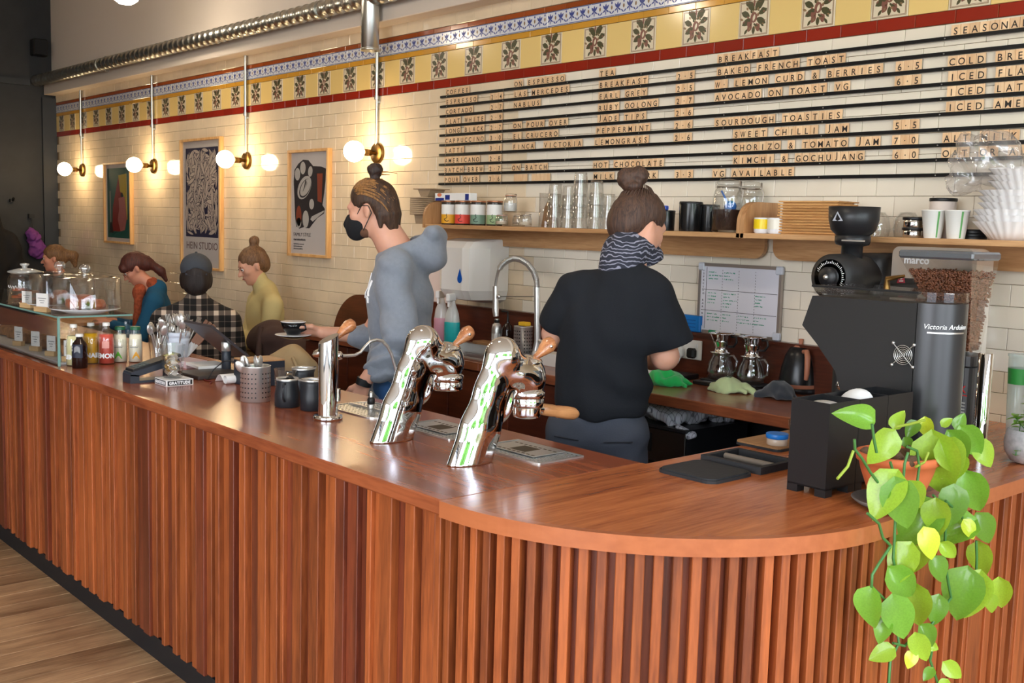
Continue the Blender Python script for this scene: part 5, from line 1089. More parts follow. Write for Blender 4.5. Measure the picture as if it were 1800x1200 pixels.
# ---------------------------------------------------------------- oak shelf
sh = thing('oak_wall_shelf', 'long pale oak wall shelf with rounded end boards below the menu board', 'shelf', (-2.5, 3.62, 1.58))
def spart(n, mb, m): mb.v = [(v[0] + 2.5, v[1] - 3.62, v[2] - 1.58) for v in mb.v]; return part(n, mb, m, sh)
for x0, x1 in ((-4.66, -2.5805), (-2.58, -1.0)): spart('shelf_board', MB().box(x0, x1, 3.50, 3.741, 1.579, 1.6, bev=.002), M_oak)
def rail_(x0, x1): return MB().prism([(x0, 1.578), (x1, 1.578)] + arcp((x1 - .05, 1.545), .05, 0, -PI / 2, 6) + arcp((x0 + .05, 1.545), .05, -PI / 2, -PI, 6), 3.70, 3.72, plane='XZ')
spart('support_rail', rail_(-4.80, -2.60), M_oak); spart('support_rail', rail_(-2.56, -1.0), M_oak)
def endb(x): return MB().prism([(3.742, 1.5805), (3.742, 1.725)] + [(3.58, 1.725)] + arcp((3.59, 1.635), .09, PI / 2, PI, 8) + [(3.50, 1.5805)], x, x + .017, plane='YZ')
for x in (-2.598, -2.58): spart('end_board', endb(x), M_oaky)
spart('end_board', endb(-4.68), M_oaky)
SZ = 1.6
def sx_(px, y=3.6): return on_y(px, 400, y).x
for i, px, zz, w, lab in ((0, 740, .09, .22, 'lower grey pulp cup carrier stack on the shelf'), ):
    t = thing('cup_carriers', 'stack of brown pulp cup carriers at the shelf end', 'cup carriers', (sx_(752), 3.62, SZ)); M_pulp = mat('pulp card', srgb(160, 136, 108), .9, bump=.4, bscale=120)
    for k in range(9): part('carrier', MB().box(-.085, .085, -.085, .085, .05 + k * .011, .058 + k * .011, bev=.002), M_pulp, t)
    part('carrier_foot', MB().prism(frus_ := [(-.06, .0), (.06, .0), (.075, .05), (-.075, .05)], -.06, .06, plane='XZ'), M_pulp, t); part('upturned_carrier', MB().prism([(-.03, .15), (.03, .15), (.06, .19), (-.06, .19)], -.05, .05, plane='XZ').box(-.09, .09, -.06, .06, .19, .195), M_pulp, t)
tins = [(792, 'ochre', srgb(226, 164, 40)), (816, 'coral red', srgb(226, 76, 60)), (843, 'sage', srgb(120, 150, 130)), (872, 'pale green', srgb(150, 176, 130))]
for px, nm, c in tins:
    t = thing('tea_tin', 'round tea tin with white and ' + nm + ' label on the shelf', 'tea tin', (sx_(px + 2), 3.58, SZ), 0, 'tea tins on the shelf')
    part('tin', MB().lathe([(.04, 0), (.041, .002), (.041, .118), (.0405, .12)], 0, 0, 0, 30), mat('dark clear tin', srgb(60, 52, 46), .2), t); part('lid', cyl(.0418, .12, .128), mat('copper lid', srgb(190, 130, 96), .3, metal=.8), t)
    part('upper_label', wrapbox(.16, .055, .108, .041, .3, n=20), M_paper, t); part('lower_label', wrapbox(.16, .008, .055, .041, .3, n=20), mat(nm + ' label', c, .5), t)
    cup = MB().tube([(-.005, -.001, .03), (.006, -.001, .034), (.012, -.001, .042), (.006, -.001, .05), (.01, -.001, .058)], .0016, 5).tube([(.0, -.001, .022), (.012, -.001, .018), (.02, -.001, .022)], .0016, 5).tube([(.0, -.001, .022), (-.004, -.001, .03)], .0016, 5); part('swirl_print', wrap(cup, .0415, 0, .55), M_black, t)
t = thing('foil_box', 'long white box with blue ends lying on the tea tins', 'box', ((sx_(771) + sx_(836)) / 2 + .01, 3.58, SZ + .1285)); part('carton', MB().box(-.15, .15, -.024, .024, 0, .04, bev=.001), M_paper, t); part('blue_panel', MB().box(-.06, -.02, -.0246, -.024, .004, .03).box(.11, .14, -.0246, -.024, .002, .034).box(-.145, -.07, -.0246, -.024, .0, .014), mat('navy blue print', srgb(34, 50, 130), .5), t)
part('orange_print', MB().poly(ellp(-.11, .03, .02, .010, -.0247)), mat('orange print', srgb(226, 130, 90), .5), t)
M_wire = mat('steel wire', srgb(170, 160, 150), .3, metal=1); M_seal = mat('orange rubber seal', srgb(214, 130, 92), .5)
def clipjar(label, x, y, z, r, h, fill=None, seal=True, grp='clip top jars on the shelf'):
    t = thing('clip_jar', label, 'jar', (x, y, z), .3, grp)
    part('jar_glass', MB().lathe([(r * .9, 0), (r, .006), (r, h * .62), (r * .9, h * .76), (r * .76, h * .82), (r * .76, h * .86), (r * .72, h * .86), (r * .86, h * .75), (r * .95, h * .6), (r * .95, .01), (.0001, .008)], 0, 0, 0, 30), M_glassd, t)
    part('lid', MB().lathe([(r * .78, h * .885), (r * .8, h * .93), (r * .6, h * .97), (.0001, h)], 0, 0, 0, 28), M_glassd, t)
    if seal: part('seal', MB().lathe([(r * .77, h * .862), (r * .82, h * .868), (r * .82, h * .884), (r * .77, h * .884)], 0, 0, 0, 28), M_seal if seal is True else seal, t)
    part('wire_clip', MB().tube([(r * .79 * math.cos(a), r * .79 * math.sin(a), h * .84) for a in [2 * PI * i / 24 for i in range(25)]], .0018, 6).tube([(r * .8, 0, h * .84), (r * 1.0, 0, h * .78), (r * .95, 0, h * .6)], .0018, 6).tube([(r * .8, -.01, h * .84), (r * .85, -.01, h * .95), (r * .8, .01, h * .95), (r * .8, .01, h * .84)], .0018, 6), M_wire, t)
    if fill: part('contents', MB().lathe([(r * .9, .01), (r * .94, .02), (r * .94, h * fill[1]), (.0001, h * fill[1] + .004)], 0, 0, 0, 24), fill[0], t)
    return t
M_nib = mat('mixed white sweets', srgb(214, 196, 170), .7, bump=1, bscale=80)
clipjar('small clip jar with orange seal, first of the low jars', sx_(884, 3.56), 3.55, SZ, .032, .062, (M_nib, .4)); clipjar('small clip jar half full, middle of the low jars', sx_(901, 3.56) , 3.60, SZ, .032, .062, (M_nib, .3), False); clipjar('small clip jar with a white tag, last of the low jars', sx_(924, 3.56), 3.555, SZ, .034, .066, (M_nib, .35), False)
clipjar('clip jar with orange seal stacked on top of the low jars', sx_(900, 3.60), 3.585, SZ + .0665, .035, .10, (mat('white sugar', srgb(226, 222, 214), .6), .5))
tag(part('wooden_paddle', MB().prism([(-.04, 0), (.06, 0), (.05, .06), (.015, .12), (-.0, .13), (-.02, .10)], -.006, .006, plane='XZ'), M_oaky, None, (sx_(955, 3.72) + .03, 3.72, SZ)), 'small wooden board leaning behind the glass tumblers', 'board')
def stack(label, px, y, n, r0=.029, r1=.040, h=.11, step=.05, z=SZ):
    t = thing('glass_stack', label, 'glasses', (sx_(px, y), y, z), 0, 'stacked tumblers on the shelf')
    for k in range(n): part('tumbler', MB().lathe([(r1, 0), (r1 * .97, .004), (r0, h), (r0 * .9, h + .001), (r0 * .9, h - .008), (r1 * .93, 0)], 0, 0, k * step, 14, rib=.02, nrib=7), M_glass, t)
stack('stack of upturned tumblers, first of the row on the shelf', 974, 3.58, 3); stack('stack of upturned tumblers, second of the row on the shelf', 998, 3.60, 3, step=.045); stack('tallest stack of upturned tumblers in the middle of the shelf', 1018, 3.585, 4, step=.05); stack('stack of upturned tumblers beside the tallest stack', 1046, 3.58, 3, step=.055); stack('clear plastic cup stack behind the black shirt barista', 1068, 3.62, 2, step=.05)
t = thing('water_jug', 'tall clear straight sided jug behind the tumbler stacks', 'jug', (sx_(962, 3.68), 3.68, SZ)); part('jug_glass', MB().lathe([(.045, 0), (.045, .17), (.043, .17), (.043, .006), (.0001, .005)], 0, 0, 0, 20), M_glassd, t)
def canister(label, px, y, r, h, extra=None):
    t = thing('black_canister', label, 'canister', (sx_(px, y), y, SZ), 0, 'black canisters on the shelf'); part('canister_body', MB().lathe([(r * .92, 0), (r * .94, .004), (r, h * .96), (r * .98, h), (.0001, h)], 0, 0, 0, 30), mat('gloss black plastic', srgb(22, 22, 23), .22), t); part('lid_line', MB().lathe([(r * 1.01, h * .93), (r * 1.015, h * .96)], 0, 0, 0, 30), M_pblack, t); return t
canister('low black tub with window beside the barista head', 1170, 3.58, .04, .088); canister('large black canister in the middle of the shelf', 1213, 3.58, .05, .125); canister('black canister half hidden behind the coffee jar', 1246, 3.64, .042, .115)
tag(part('small_blue_lid', MB().box(-.018, .018, -.012, .012, 0, .02, bev=.004), mat('blue plastic', srgb(40, 80, 190), .4), None, (sx_(1166, 3.58), 3.58, SZ + .0885)), 'small blue lid on the low black tub', 'lid')  # a loose lid resting on the black tub, not a tub itself
M_cf = mat('ground coffee', srgb(52, 32, 24), .8, bump=.6, bscale=120)
t = clipjar('big clip jar of ground coffee with a blue scoop inside', sx_(1276, 3.58), 3.585, SZ, .062, .22, (M_cf, .42), M_glassd, 'big clip top jars'); part('scoop', MB().tube([(-.03, 0, .17), (0, 0, .12)], [.004, .004], 8).ball((.012, 0, .105), .026, 14, 0, (1, .8, 1)), mat('blue scoop', srgb(40, 110, 190), .35), t)
clipjar('big empty clip jar behind the curved end boards', sx_(1315, 3.66), 3.66, SZ, .058, .215, None, M_glassd, 'big clip top jars')
for px, c, lb in ((1340, srgb(240, 208, 30), 'small yellow and white cup beside the wooden trays'), (1364, srgb(230, 224, 208), 'small cream cup half behind the wooden trays')):
    t = thing('small_cup', lb, 'cup', (sx_(px, 3.55), 3.55, SZ), 0); part('cup_body', MB().lathe([(.028, 0), (.033, .006), (.034, .062), (.031, .062), (.03, .01), (.0001, .008)], 0, 0, 0, 26), M_cer, t); part('colour_band', MB().lathe([(.0343, .018), (.0346, .056)], 0, 0, 0, 26), mat('cup glaze ' + lb[6:11], c, .3), t)
M_tray = wood('golden tray wood', srgb(222, 168, 104), srgb(180, 122, 66), 'X', .5, 0, .1, 2, .3)
xa, xb = sx_(1367, 3.56), sx_(1486, 3.56)
me_t = MB().box(-.118, .118, -.058, .058, 0, .005).prism([(-.13, .005), (.13, .005), (.132, .0100), (-.132, .0100)], -.07, .07, plane='XZ').mesh('wooden_tray', M_tray)
for k in range(12): tag(link('wooden_tray', me_t, None, ((xa + xb) / 2 + (.002 if k % 2 else -.001), 3.60, SZ + k * .0107)), 'thin golden wooden tray, ' + ('lowest', 'second', 'third', 'fourth', 'fifth', 'sixth', 'seventh', 'eighth', 'ninth', 'tenth', 'eleventh', 'topmost')[k] + ' from below in the shelf stack', 'tray', 'stack of wooden trays')
for i, px in enumerate((1494, 1542, 1594)):
    t = thing('glass_server', 'clear upturned glass server, ' + ('beside the wooden trays', 'middle of the three', 'behind the metal lids')[i], 'glass server', (sx_(px, 3.64), 3.64, SZ), i, 'glass servers on the shelf'); part('server_glass', MB().lathe([(.042, 0), (.048, .03), (.04, .07), (.025, .09), (.0001, .092), (.0001, .09), (.024, .087), (.038, .07), (.046, .03), (.04, 0)], 0, 0, 0, 20), M_glassd, t); part('handle', MB().tube([(.035, 0, .075), (.065, 0, .07), (.07, 0, .035), (.045, 0, .02)], .005, 8), M_glassd, t)
for k in range(2): t = thing('metal_lid', ('lower', 'upper')[k] + ' steel and black lid stacked beside the paper cups', 'lid', (sx_(1606, 3.57), 3.57, SZ + k * .036), 0, 'steel lids'); part('band', cyl(.036, 0, .026, n=30), M_chrome, t); part('rim', cyl(.039, .0262, .0355, n=30), M_black, t)
t = thing('jar_lid_jar', 'round jar with black lid behind the paper cups', 'jar', (sx_(1655, 3.66), 3.66, SZ)); part('jar', cyl(.045, 0, .13, n=28), mat('pale jar', srgb(220, 205, 195), .3), t); part('lid', cyl(.047, .1305, .142, n=28), M_black, t)
t = thing('lid_stack', 'stack of black cup lids behind the coffee filters', 'lids', (sx_(1705, 3.60), 3.63, SZ));
for k in range(3): part('lid', MB().lathe([(.043, 0), (.044, .008), (.038, .012), (.0001, .012)], 0, 0, k * .011, 26), M_black, t)
for px, lb in ((1637, 'white paper cup with green seam, beside the steel lids'), (1678, 'white paper cup with green seam, beside the coffee filters')):
    t = thing('paper_cup', lb, 'paper cup', (sx_(px + 2, 3.55), 3.555, SZ), .3, 'paper cups on the shelf'); part('cup_body', MB().lathe([(.028, 0), (.029, .001), (.0405, .093), (.0425, .094), (.042, .097), (.039, .096), (.027, .004), (.0001, .004)], 0, 0, 0, 30), mat('white paper cup', srgb(240, 238, 232), .5), t)
    b = MB(); n_ = 5
    for i in range(n_ + 1): a = .5 + i * .035; b.v += [(.0296 * math.cos(a - PI / 2), .0296 * math.sin(a - PI / 2), .003), (.041 * math.cos(a - PI / 2), .041 * math.sin(a - PI / 2), .092)]
    b.f = [(2 * i, 2 * i + 2, 2 * i + 3, 2 * i + 1) for i in range(n_)]; b.m = [0] * n_; b.sm = [True] * n_; part('green_stripe', b, mat('green stripe', srgb(96, 160, 90), .5), t)
M_filt = mat('white filter paper', srgb(244, 240, 238), .9)
def filt(label, x, y, z, r0, r1, h, n, rx=0):
    t = thing('coffee_filters', label, 'coffee filters', (x, y, z), 0, 'fluted coffee filter stacks'); t.rotation_euler = (rx, 0, 0)
    for k in range(n):
        mb = MB(); N_ = 96; vs = []
        for j, (rr, zz) in enumerate(((r0, 0), ((r0 + r1) / 2 * .97, h * .45), (r1, h))):
            for i in range(N_): a = 2 * PI * i / N_; q = rr * (1 + .045 * (j + .3) / 2 * math.cos(24 * a + k)); vs.append((q * math.cos(a), q * math.sin(a), zz + k * .02))
        mb.add(vs, [(j * N_ + i, j * N_ + (i + 1) % N_, (j + 1) * N_ + (i + 1) % N_, (j + 1) * N_ + i) for j in range(2) for i in range(N_)] + [tuple(range(N_))[::-1]], 0, True); part('filter', mb, M_filt, t)
fx = sx_(1772, 3.58)
filt('lowest white fluted coffee filter stack on the shelf', fx, 3.60, SZ, .06, .115, .06, 3); filt('middle white fluted coffee filter stack under the plastic bag', fx + .01, 3.60, SZ + .078, .065, .112, .045, 3); filt('topmost white fluted coffee filter stack inside the plastic bag', fx + .03, 3.60, SZ + .145, .055, .102, .055, 3, .1)
rr_ = random.Random(5); ps = [ell((.0, 0, .11), (.10, .07, .10), k=.03), ell((-.09, 0, .13), (.05, .04, .07), k=.03), ell((-.09, .0, .05), (.05, .05, .06), k=.03)]
bag = sdf_mb(ps, .008, fold(.016, 45, 7), pad=.03)
tag(link('plastic_bag', bag.mesh('plastic_bag', glass('crinkled film', (.95, .94, .94, 1), .10, .12, .06)), None, (fx - .07, 3.58, SZ + .155)), 'clear crinkled plastic bag around the upper coffee filters', 'plastic bag')
# hanging pendant light at top
# ---------------------------------------------------------------- posters
M_fr = wood('pale pine frame', srgb(232, 184, 120), srgb(204, 148, 88), 'Z', .45, .1, .04, 2, .3)
def frame(label, x0, x1, z0, z1, group='framed posters'):
    w, h = x1 - x0, z1 - z0; t = thing('framed_poster', label, 'poster', (x0, YW - .0085, z0), 0, group); f = .018
    part('frame', MB().box(0, f, -.035, 0, 0, h, bev=.001).box(w - f, w, -.035, 0, 0, h, bev=.001).box(f, w - f, -.035, 0, 0, f, bev=.001).box(f, w - f, -.035, 0, h - f, h, bev=.001), M_fr, t)
    part('sheet', MB().box(f, w - f, -.012, -.002, f, h - f), mat('poster paper', srgb(232, 222, 216), .7), t); part('glazing', MB().box(f, w - f, -.022, -.020, f, h - f), glass('picture glazing', (.98, .98, .98, 1), .03), t); return t, w, h
t, w, h = frame('tall framed poster of dense navy and cream leaf shapes', -8.20, -7.50, 1.20, 2.21)
p = part('leaf_field', MB().box(.07, w - .07, -.0128, -.0122, .25, h - .07), mat('navy ink', srgb(40, 34, 70), .7), t)
r = random.Random(12); b = MB()
for i in range(520):
    cx, cz = r.uniform(.09, w - .09), r.uniform(.27, h - .1); a = r.gauss(1.4, .8) + (cx - w / 2) * 1.5; L = r.uniform(.07, .15); W = L * r.uniform(.16, .32)
    x2, z2 = cx + L * math.cos(a), cz + L * math.sin(a)
    if not (.075 < x2 < w - .075 and .26 < z2 < h - .08): continue
    y = -.0130 - i * .00001; b.poly([(q[0], y + .000004, q[2]) for q in leaf2d(cx - .004 * math.cos(a), cz - .004 * math.sin(a), L + .009, W + .009, a, y)], 1); b.poly(leaf2d(cx, cz, L, W, a, y), 0)
part('leaf_print', b, [mat('cream ink', srgb(226, 206, 190), .7), MATS['navy ink']], t)
tx = fit(text_mb('HEIN STUDIO', .08), w - .16); part('lettering', join(MB(), tx, TT(.08, -.0125, .155)), mat('brown ink', srgb(120, 84, 80), .7), t)
t, w, h = frame('framed poster of black red and cream food shapes with small lettering', -6.50, -5.985, 1.36, 2.07)
M_i1, M_i2, M_i3 = mat('black poster ink', srgb(46, 38, 42), .7), mat('rust ink', srgb(160, 72, 44), .7), mat('pale ink', srgb(216, 208, 200), .7)
b = MB(); Y0 = -.0125
blob = [(.06, .40), (.05, .50), (.06, .58), (.11, .62), (.17, .645), (.24, .64), (.30, .60), (.40, .595), (.46, .58), (.455, .50), (.44, .42), (.42, .345), (.45, .32), (.44, .29), (.36, .26), (.30, .22), (.26, .19), (.21, .19), (.20, .20), (.13, .185), (.085, .20), (.07, .27), (.065, .34)]
b.poly([(x, Y0, z) for x, z in blob[::-1]], 0)
def E_(cx, cz, rx, rz, c, a=0, y=-.0128): b.poly(ellp(cx, cz, rx, rz, y, 18, a)[::-1], c)
E_(.10, .55, .035, .042, 2); E_(.17, .59, .035, .042, 2); E_(.265, .565, .028, .035, 2, -.3); E_(.19, .46, .10, .065, 2, .6); E_(.20, .455, .085, .05, 0, .6, -.0130); E_(.205, .46, .078, .043, 2, .6, -.0132); E_(.285, .35, .03, .035, 2); E_(.12, .27, .035, .07, 1); E_(.12, .225, .032, .035, 2); E_(.21, .25, .04, .058, 2)
b.poly([(x, -.0128, z) for x, z in ((.35, .55), (.42, .55), (.41, .36), (.36, .37))][::-1], 1); b.poly([(x, -.013, z) for x, z in ((.27, .25), (.29, .27), (.44, .31), (.44, .30), (.30, .235))], 2)
for i in range(7): b.poly(leaf2d(.17 + i * .01, .43 + i * .008, .05, .006, 1.0 + i * .2, -.0134), 0)
part('food_print', b, [M_i1, M_i2, M_i3], t)
tx = fit(text_mb('FAMILY STYLE', .034), .22); sm = MB(); rr = random.Random(3)
for zz, ww, hh in ((.105, .15, .014), (.078, .13, .008), (.062, .11, .008), (.046, .12, .008)):
    x = .055
    while x < .055 + ww: q_ = rr.uniform(.005, .011); sm.box(x, x + q_, -.0128, -.0124, zz, zz + hh * rr.uniform(.7, 1)); x += q_ + .004
part('lettering', join(join(MB(), tx, TT(.055, -.0125, .135)), sm), M_i1, t)
t, w, h = frame('framed green print of an abstract red and pink figure', -9.82, -9.20, 1.35, 2.07)
part('green_field', MB().box(.05, w - .05, -.0128, -.0122, .05, h - .05), mat('bottle green ink', srgb(28, 98, 88), .6), t)
b = MB(); q = lambda pts, c, y: b.poly([(x * w, y, z * h) for x, z in pts][::-1], c)
q([(.25, .15), (.55, .15), (.55, .45), (.62, .60), (.50, .82), (.38, .62), (.28, .45)], 0, -.013); q([(.50, .84), (.80, .86), (.82, .30), (.74, .30), (.68, .60), (.56, .64)], 1, -.0132); q([(.50, .56), (.72, .58), (.80, .32), (.72, .17), (.56, .15), (.46, .30), (.52, .42)], 2, -.0134); q([(.17, .25), (.22, .25), (.21, .65), (.16, .65)], 4, -.013); q([(.14, .13), (.30, .13), (.24, .26), (.18, .26)], 3, -.0133); b.poly(ellp(.62 * w, .60 * h, .028, .022, -.0137)[::-1], 3)
part('figure_print', b, [mat('deep red ink', srgb(150, 36, 34), .6), mat('mustard ink', srgb(206, 176, 50), .6), mat('dusty pink ink', srgb(196, 116, 110), .6), mat('dark ink', srgb(36, 22, 30), .6), mat('grey ink', srgb(150, 150, 140), .6)], t)
# ---------------------------------------------------------------- coats and small things on the dark end wall
t = thing('dark_coats', 'black coats hanging in a heap on the dark end wall', 'coats', (XL + .30, 3.08, 0))
part('coats', sdf_mb([cap((0, -.05, 1.55), (.05, -.12, .6), .10, .24, k=.06), cap((.02, .1, 1.35), (.03, .18, .7), .08, .15, k=.06), cap((0, -.3, 1.6), (0, -.35, .6), .1, .2, k=.06)], .02, fold(.02, 18, 3), pad=.05), mat('black coat wool', srgb(22, 20, 22), .9), t)
t = thing('purple_scarf', 'fluffy purple bunch hanging from a hook on the dark end wall', 'scarf', (XL + .05, 3.53, 1.22)); part('fluff', sdf_mb([ell((0.02, 0, .02), (.05, .08, .09), k=.03), ell((.02, -.05, .15), (.05, .06, .08), k=.03)], .01, fold(.016, 60, 5)), mat('purple fluff', srgb(120, 60, 130), .9), t); part('hook', MB().box(-.048, .0, -.07, -.02, .33, .37).tube([(-.01, -.05, .35), (.01, -.04, .22)], .005, 6), M_black, t)
tag(part('wall_hook', MB().box(0, .05, -.02, .02, 0, .03).tube([(.05, 0, .015), (.07, 0, .04)], .012, 8), M_black, None, (XL, 3.31, 1.70)), 'black coat hook alone on the dark end wall', 'hook')
t = thing('wall_speaker', 'small black loudspeaker high on the dark end wall', 'speaker', (XL + .001, 3.59, 3.05)); part('cabinet', MB().box(0, .12, -.08, .06, .08, .24, bev=.01), M_black, t); part('grille', MB().box(.12, .126, -.07, .05, .09, .23), mat('speaker cloth', srgb(34, 34, 36), .9), t)
v = on_y(221, 4, 3.0)
for X_, Y_, Z_, lb in ((v.x, 3.0, v.z + .075, 'round pendant light high above the seating'), (-2.3, 1.9, 3.1, 'added unseen pendant light over the curved end of the bar'), (-4.6, 1.9, 3.1, 'added unseen pendant light over the middle of the bar'), (-7.0, 1.9, 3.15, 'added unseen pendant light over the far end of the bar')):  # the pendants over the bar are added out of view to brighten the upper wall
    t = thing('pendant_light', lb, 'ceiling light', (X_, Y_, Z_), 0, 'round pendant lights'); part('shade', MB().lathe([(.0001, .12), (.06, .11), (.095, .05), (.1, 0), (.096, 0), (.09, .045)], 0, 0, 0, 28), M_steel, t); part('opal_globe', MB().lathe([(.09, .006), (.095, -.02), (.08, -.06), (.045, -.085), (.0001, -.092)], 0, 0, 0, 24), mat('lit disc', (1, .95, .85, 1), .5, emit=(1, .86, .66, 1), estr=58), t); part('cord', MB().tube([(0, 0, .12), (0, 0, 4.0 - Z_)], .004, 6), M_black, t)

# ---------------------------------------------------------------- tables, bench, chairs behind the bar
M_tbl = wood('warm table wood', srgb(206, 150, 92), srgb(168, 112, 62), 'X', .4, .2, .05, .9, .8, .05)
def table(label, x0, x1, y0, y1):
    t = thing('cafe_table', label, 'table', ((x0 + x1) / 2, (y0 + y1) / 2, 0), 0, 'cafe tables'); a, b_ = (x1 - x0) / 2, (y1 - y0) / 2
    part('tabletop', MB().prism(rrect(-a, a, -b_, b_, .03), .725, .75), M_tbl, t); part('pedestal', MB().tube([(0, 0, .02), (0, 0, .725)], .03, 12).lathe([(.2, .0), (.2, .01), (.04, .025)], 0, 0, 0, 24), M_black, t)
table('pale wooden cafe table in front of the woman in the blue cardigan', -9.3, -8.5, 2.75, 3.35); table('pale wooden cafe table beside the glass display case', -7.8, -7.2, 2.4, 2.85); table('pale wooden cafe table by the first woman', -10.6, -9.9, 2.3, 2.75)
table('wooden table end behind the tablet till', -5.28, -4.25, 2.36, 2.80)
bn_ = thing('bench', 'dark bench seat running along the tiled wall', 'bench', (-8.5, 3.5, 0)); part('seat', MB().box(-2.6, 2.55, -.24, .23, .40, .45, bev=.01), M_back, bn_); part('front', MB().box(-2.6, 2.5, -.2, -.18, 0, .40), M_back, bn_)
M_ch = wood('honey chair wood', srgb(214, 152, 92), srgb(178, 116, 62), 'Z', .4, .2, .05, 2, .3)
def chair(label, x, y, rz):
    t = thing('spindle_chair', label, 'chair', (x, y, 0), rz, 'spindle back chairs')
    part('seat', MB().prism(rrect(-.2, .2, -.2, .2, .08), .43, .455), M_ch, t)
    for sx in (-1, 1):
        for sy in (-1, 1): part('leg', MB().tube([(sx * .16, sy * .16, .43), (sx * .2, sy * .2, 0)], [.016, .012], 8), M_ch, t)
    A = [(.2 * math.cos(a), -.02 - .19 * math.sin(a), .74 + .03 * math.sin(a)) for a in [PI * i / 14 for i in range(15)]]
    part('back_rail', MB().tube([(.2, .05, .7)] + A + [(-.2, .05, .7)], .017, 10), M_ch, t)
    for i in range(1, 14, 2): p = A[i]; part('spindle', MB().tube([(p[0] * .85, p[1] * .85, .45), p], .007, 6), M_ch, t)
chair('honey wood spindle chair of the man in the plaid shirt', -6.48, 2.60, 0); chair('honey wood spindle chair behind the glass case', -8.0, 2.47, .4)
# small things on tables
t = thing('table_plate', 'white plate on the table behind the milk bottles', 'plate', (-7.55, 2.65, .75)); part('dish', MB().lathe([(.07, 0), (.12, .015), (.118, .017), (.07, .004), (.0001, .003)], 0, 0, 0, 26), M_cer, t)
tumbler('water_carafe', 'small glass carafe on the far table beside the biscuit jar', 'carafe', (-10.2, 2.5, .75), .05, .035, .2); tumbler('table_glass', 'water glass on the table behind the lemonade bottles', 'glass', (-7.45, 2.5, .75), .03, .036, .11)
M_pack = mat('brown backpack canvas', srgb(72, 52, 46), .9); 
t = thing('backpack', 'dark brown backpack on the bench beside the blonde woman', 'backpack', (-5.74, 3.28, .455)); part('bag_body', sdf_mb([ell((0, 0, .24), (.22, .16, .27), k=.05), ell((-.05, -.10, .42), (.16, .10, .12), k=.05)], .012, fold(.016, 18, 8)), M_pack, t); part('strap', MB().tube([(-.02, -.17, .5), (.05, -.22, .35), (.12, -.2, .1)], .018, 8), M_pack, t)
v = on_y(512, 625, 2.62); t = thing('tote_bag', 'beige canvas tote bag with loose handles slumped on the table end', 'tote bag', (v.x, 2.62, .751)); part('bag_body', sdf_mb([ell((0, 0, .10), (.17, .09, .15), k=.03), rbox((0, 0, .08), (.12, .05, .08), .02, k=.04)], .01, fold(.012, 26, 9)), mat('beige canvas', srgb(190, 164, 124), .9, bump=.2, bscale=200), t); part('handle', MB().tube([(.12, -.06, .2), (.2, -.08, .16), (.19, -.09, .05), (.1, -.1, .02)], .009, 8), MATS['beige canvas'], t)
tag(part('black_strap', MB().box(-.25, .2, -.03, .03, 0, .008), M_black, None, (-5.0, 2.45, .7505), (0, 0, .3)), 'black strap lying across the wooden table end', 'strap')

# ---------------------------------------------------------------- plants
def leaf_me(name, L, W, cup, m, droop=.25):
    b = MB(); n = 9; vs = []; rows_ = 5
    for i in range(n + 1):
        t_ = i / n; w = W / 2 * (math.sin(PI * min(1, t_ ** .62)) ** .75) * (1 if t_ > .0 else 0) if t_ < 1 else 0
        back = -.10 * L * max(0, 1 - t_ * 4)
        for j in range(-2, 3):
            s = j / 2; y = t_ * L + (back * abs(s)); z = -droop * L * t_ * t_ + cup * w * (abs(s) ** 1.3) - (.0 if j else .0012) + .0015 * math.sin(t_ * 14) * abs(s)
            vs.append((s * w, y, z))
    fs = [(i * 5 + j, i * 5 + j + 1, (i + 1) * 5 + j + 1, (i + 1) * 5 + j) for i in range(n) for j in range(4)]
    b.add(vs, fs, 0, True); return b.mesh(name, m)
def leafmat(name, c, c2):
    m = mat(name, c, .3, nvar=.14, nscale=25, var=.22, coat=.45); b = m.node_tree.nodes['Principled BSDF']; n = m.node_tree.nodes; L = m.node_tree.links
    tl = n.new('ShaderNodeBsdfTranslucent'); tl.inputs[0].default_value = c2; mx = n.new('ShaderNodeMixShader'); mx.inputs[0].default_value = .3; out = n['Material Output']
    L.new(b.outputs[0], mx.inputs[1]); L.new(tl.outputs[0], mx.inputs[2]); L.new(mx.outputs[0], out.inputs[0]); return m
M_lf = [leafmat('lime pothos leaf', srgb(158, 194, 58), srgb(190, 225, 60)), leafmat('green pothos leaf', srgb(118, 168, 58), srgb(150, 210, 60)), leafmat('yellow pothos leaf', srgb(206, 222, 60), srgb(230, 240, 70))]
LEAF = [[leaf_me('leaf', 1, .78, c, m, d) for c, d in ((.35, .3), (.6, .5), (.22, .2))] for m in M_lf]
PX = -1.235; PY = 2.335
t = thing('trailing_pothos', 'trailing lime green pothos in a terracotta bowl hanging over the counter edge', 'potted plant', (PX, PY, CT))
M_tc = mat('terracotta', srgb(204, 106, 62), .7, bump=.1, bscale=60)
part('saucer', MB().lathe([(.06, 0), (.085, .004), (.10, .016), (.098, .018), (.08, .008), (.0001, .006)], 0, 0, 0, 32), mat('grey saucer', srgb(110, 104, 100), .5), t)
part('bowl', MB().lathe([(.052, .010), (.062, .03), (.082, .085), (.088, .108), (.094, .110), (.096, .128), (.090, .130), (.086, .125), (.082, .112), (.0001, .11)], 0, 0, 0, 40), M_tc, t)
r = random.Random(31); part('soil', sdf_mb([ell((0, 0, .108), (.083, .083, .02))] + [ell((r.uniform(-.06, .06), r.uniform(-.06, .06), .125), [r.uniform(.008, .018)] * 3, k=.01) for _ in range(22)], .005, fold(.004, 120, 1)), mat('fibrous soil', srgb(98, 72, 52), .95, bump=1, bscale=150), t)
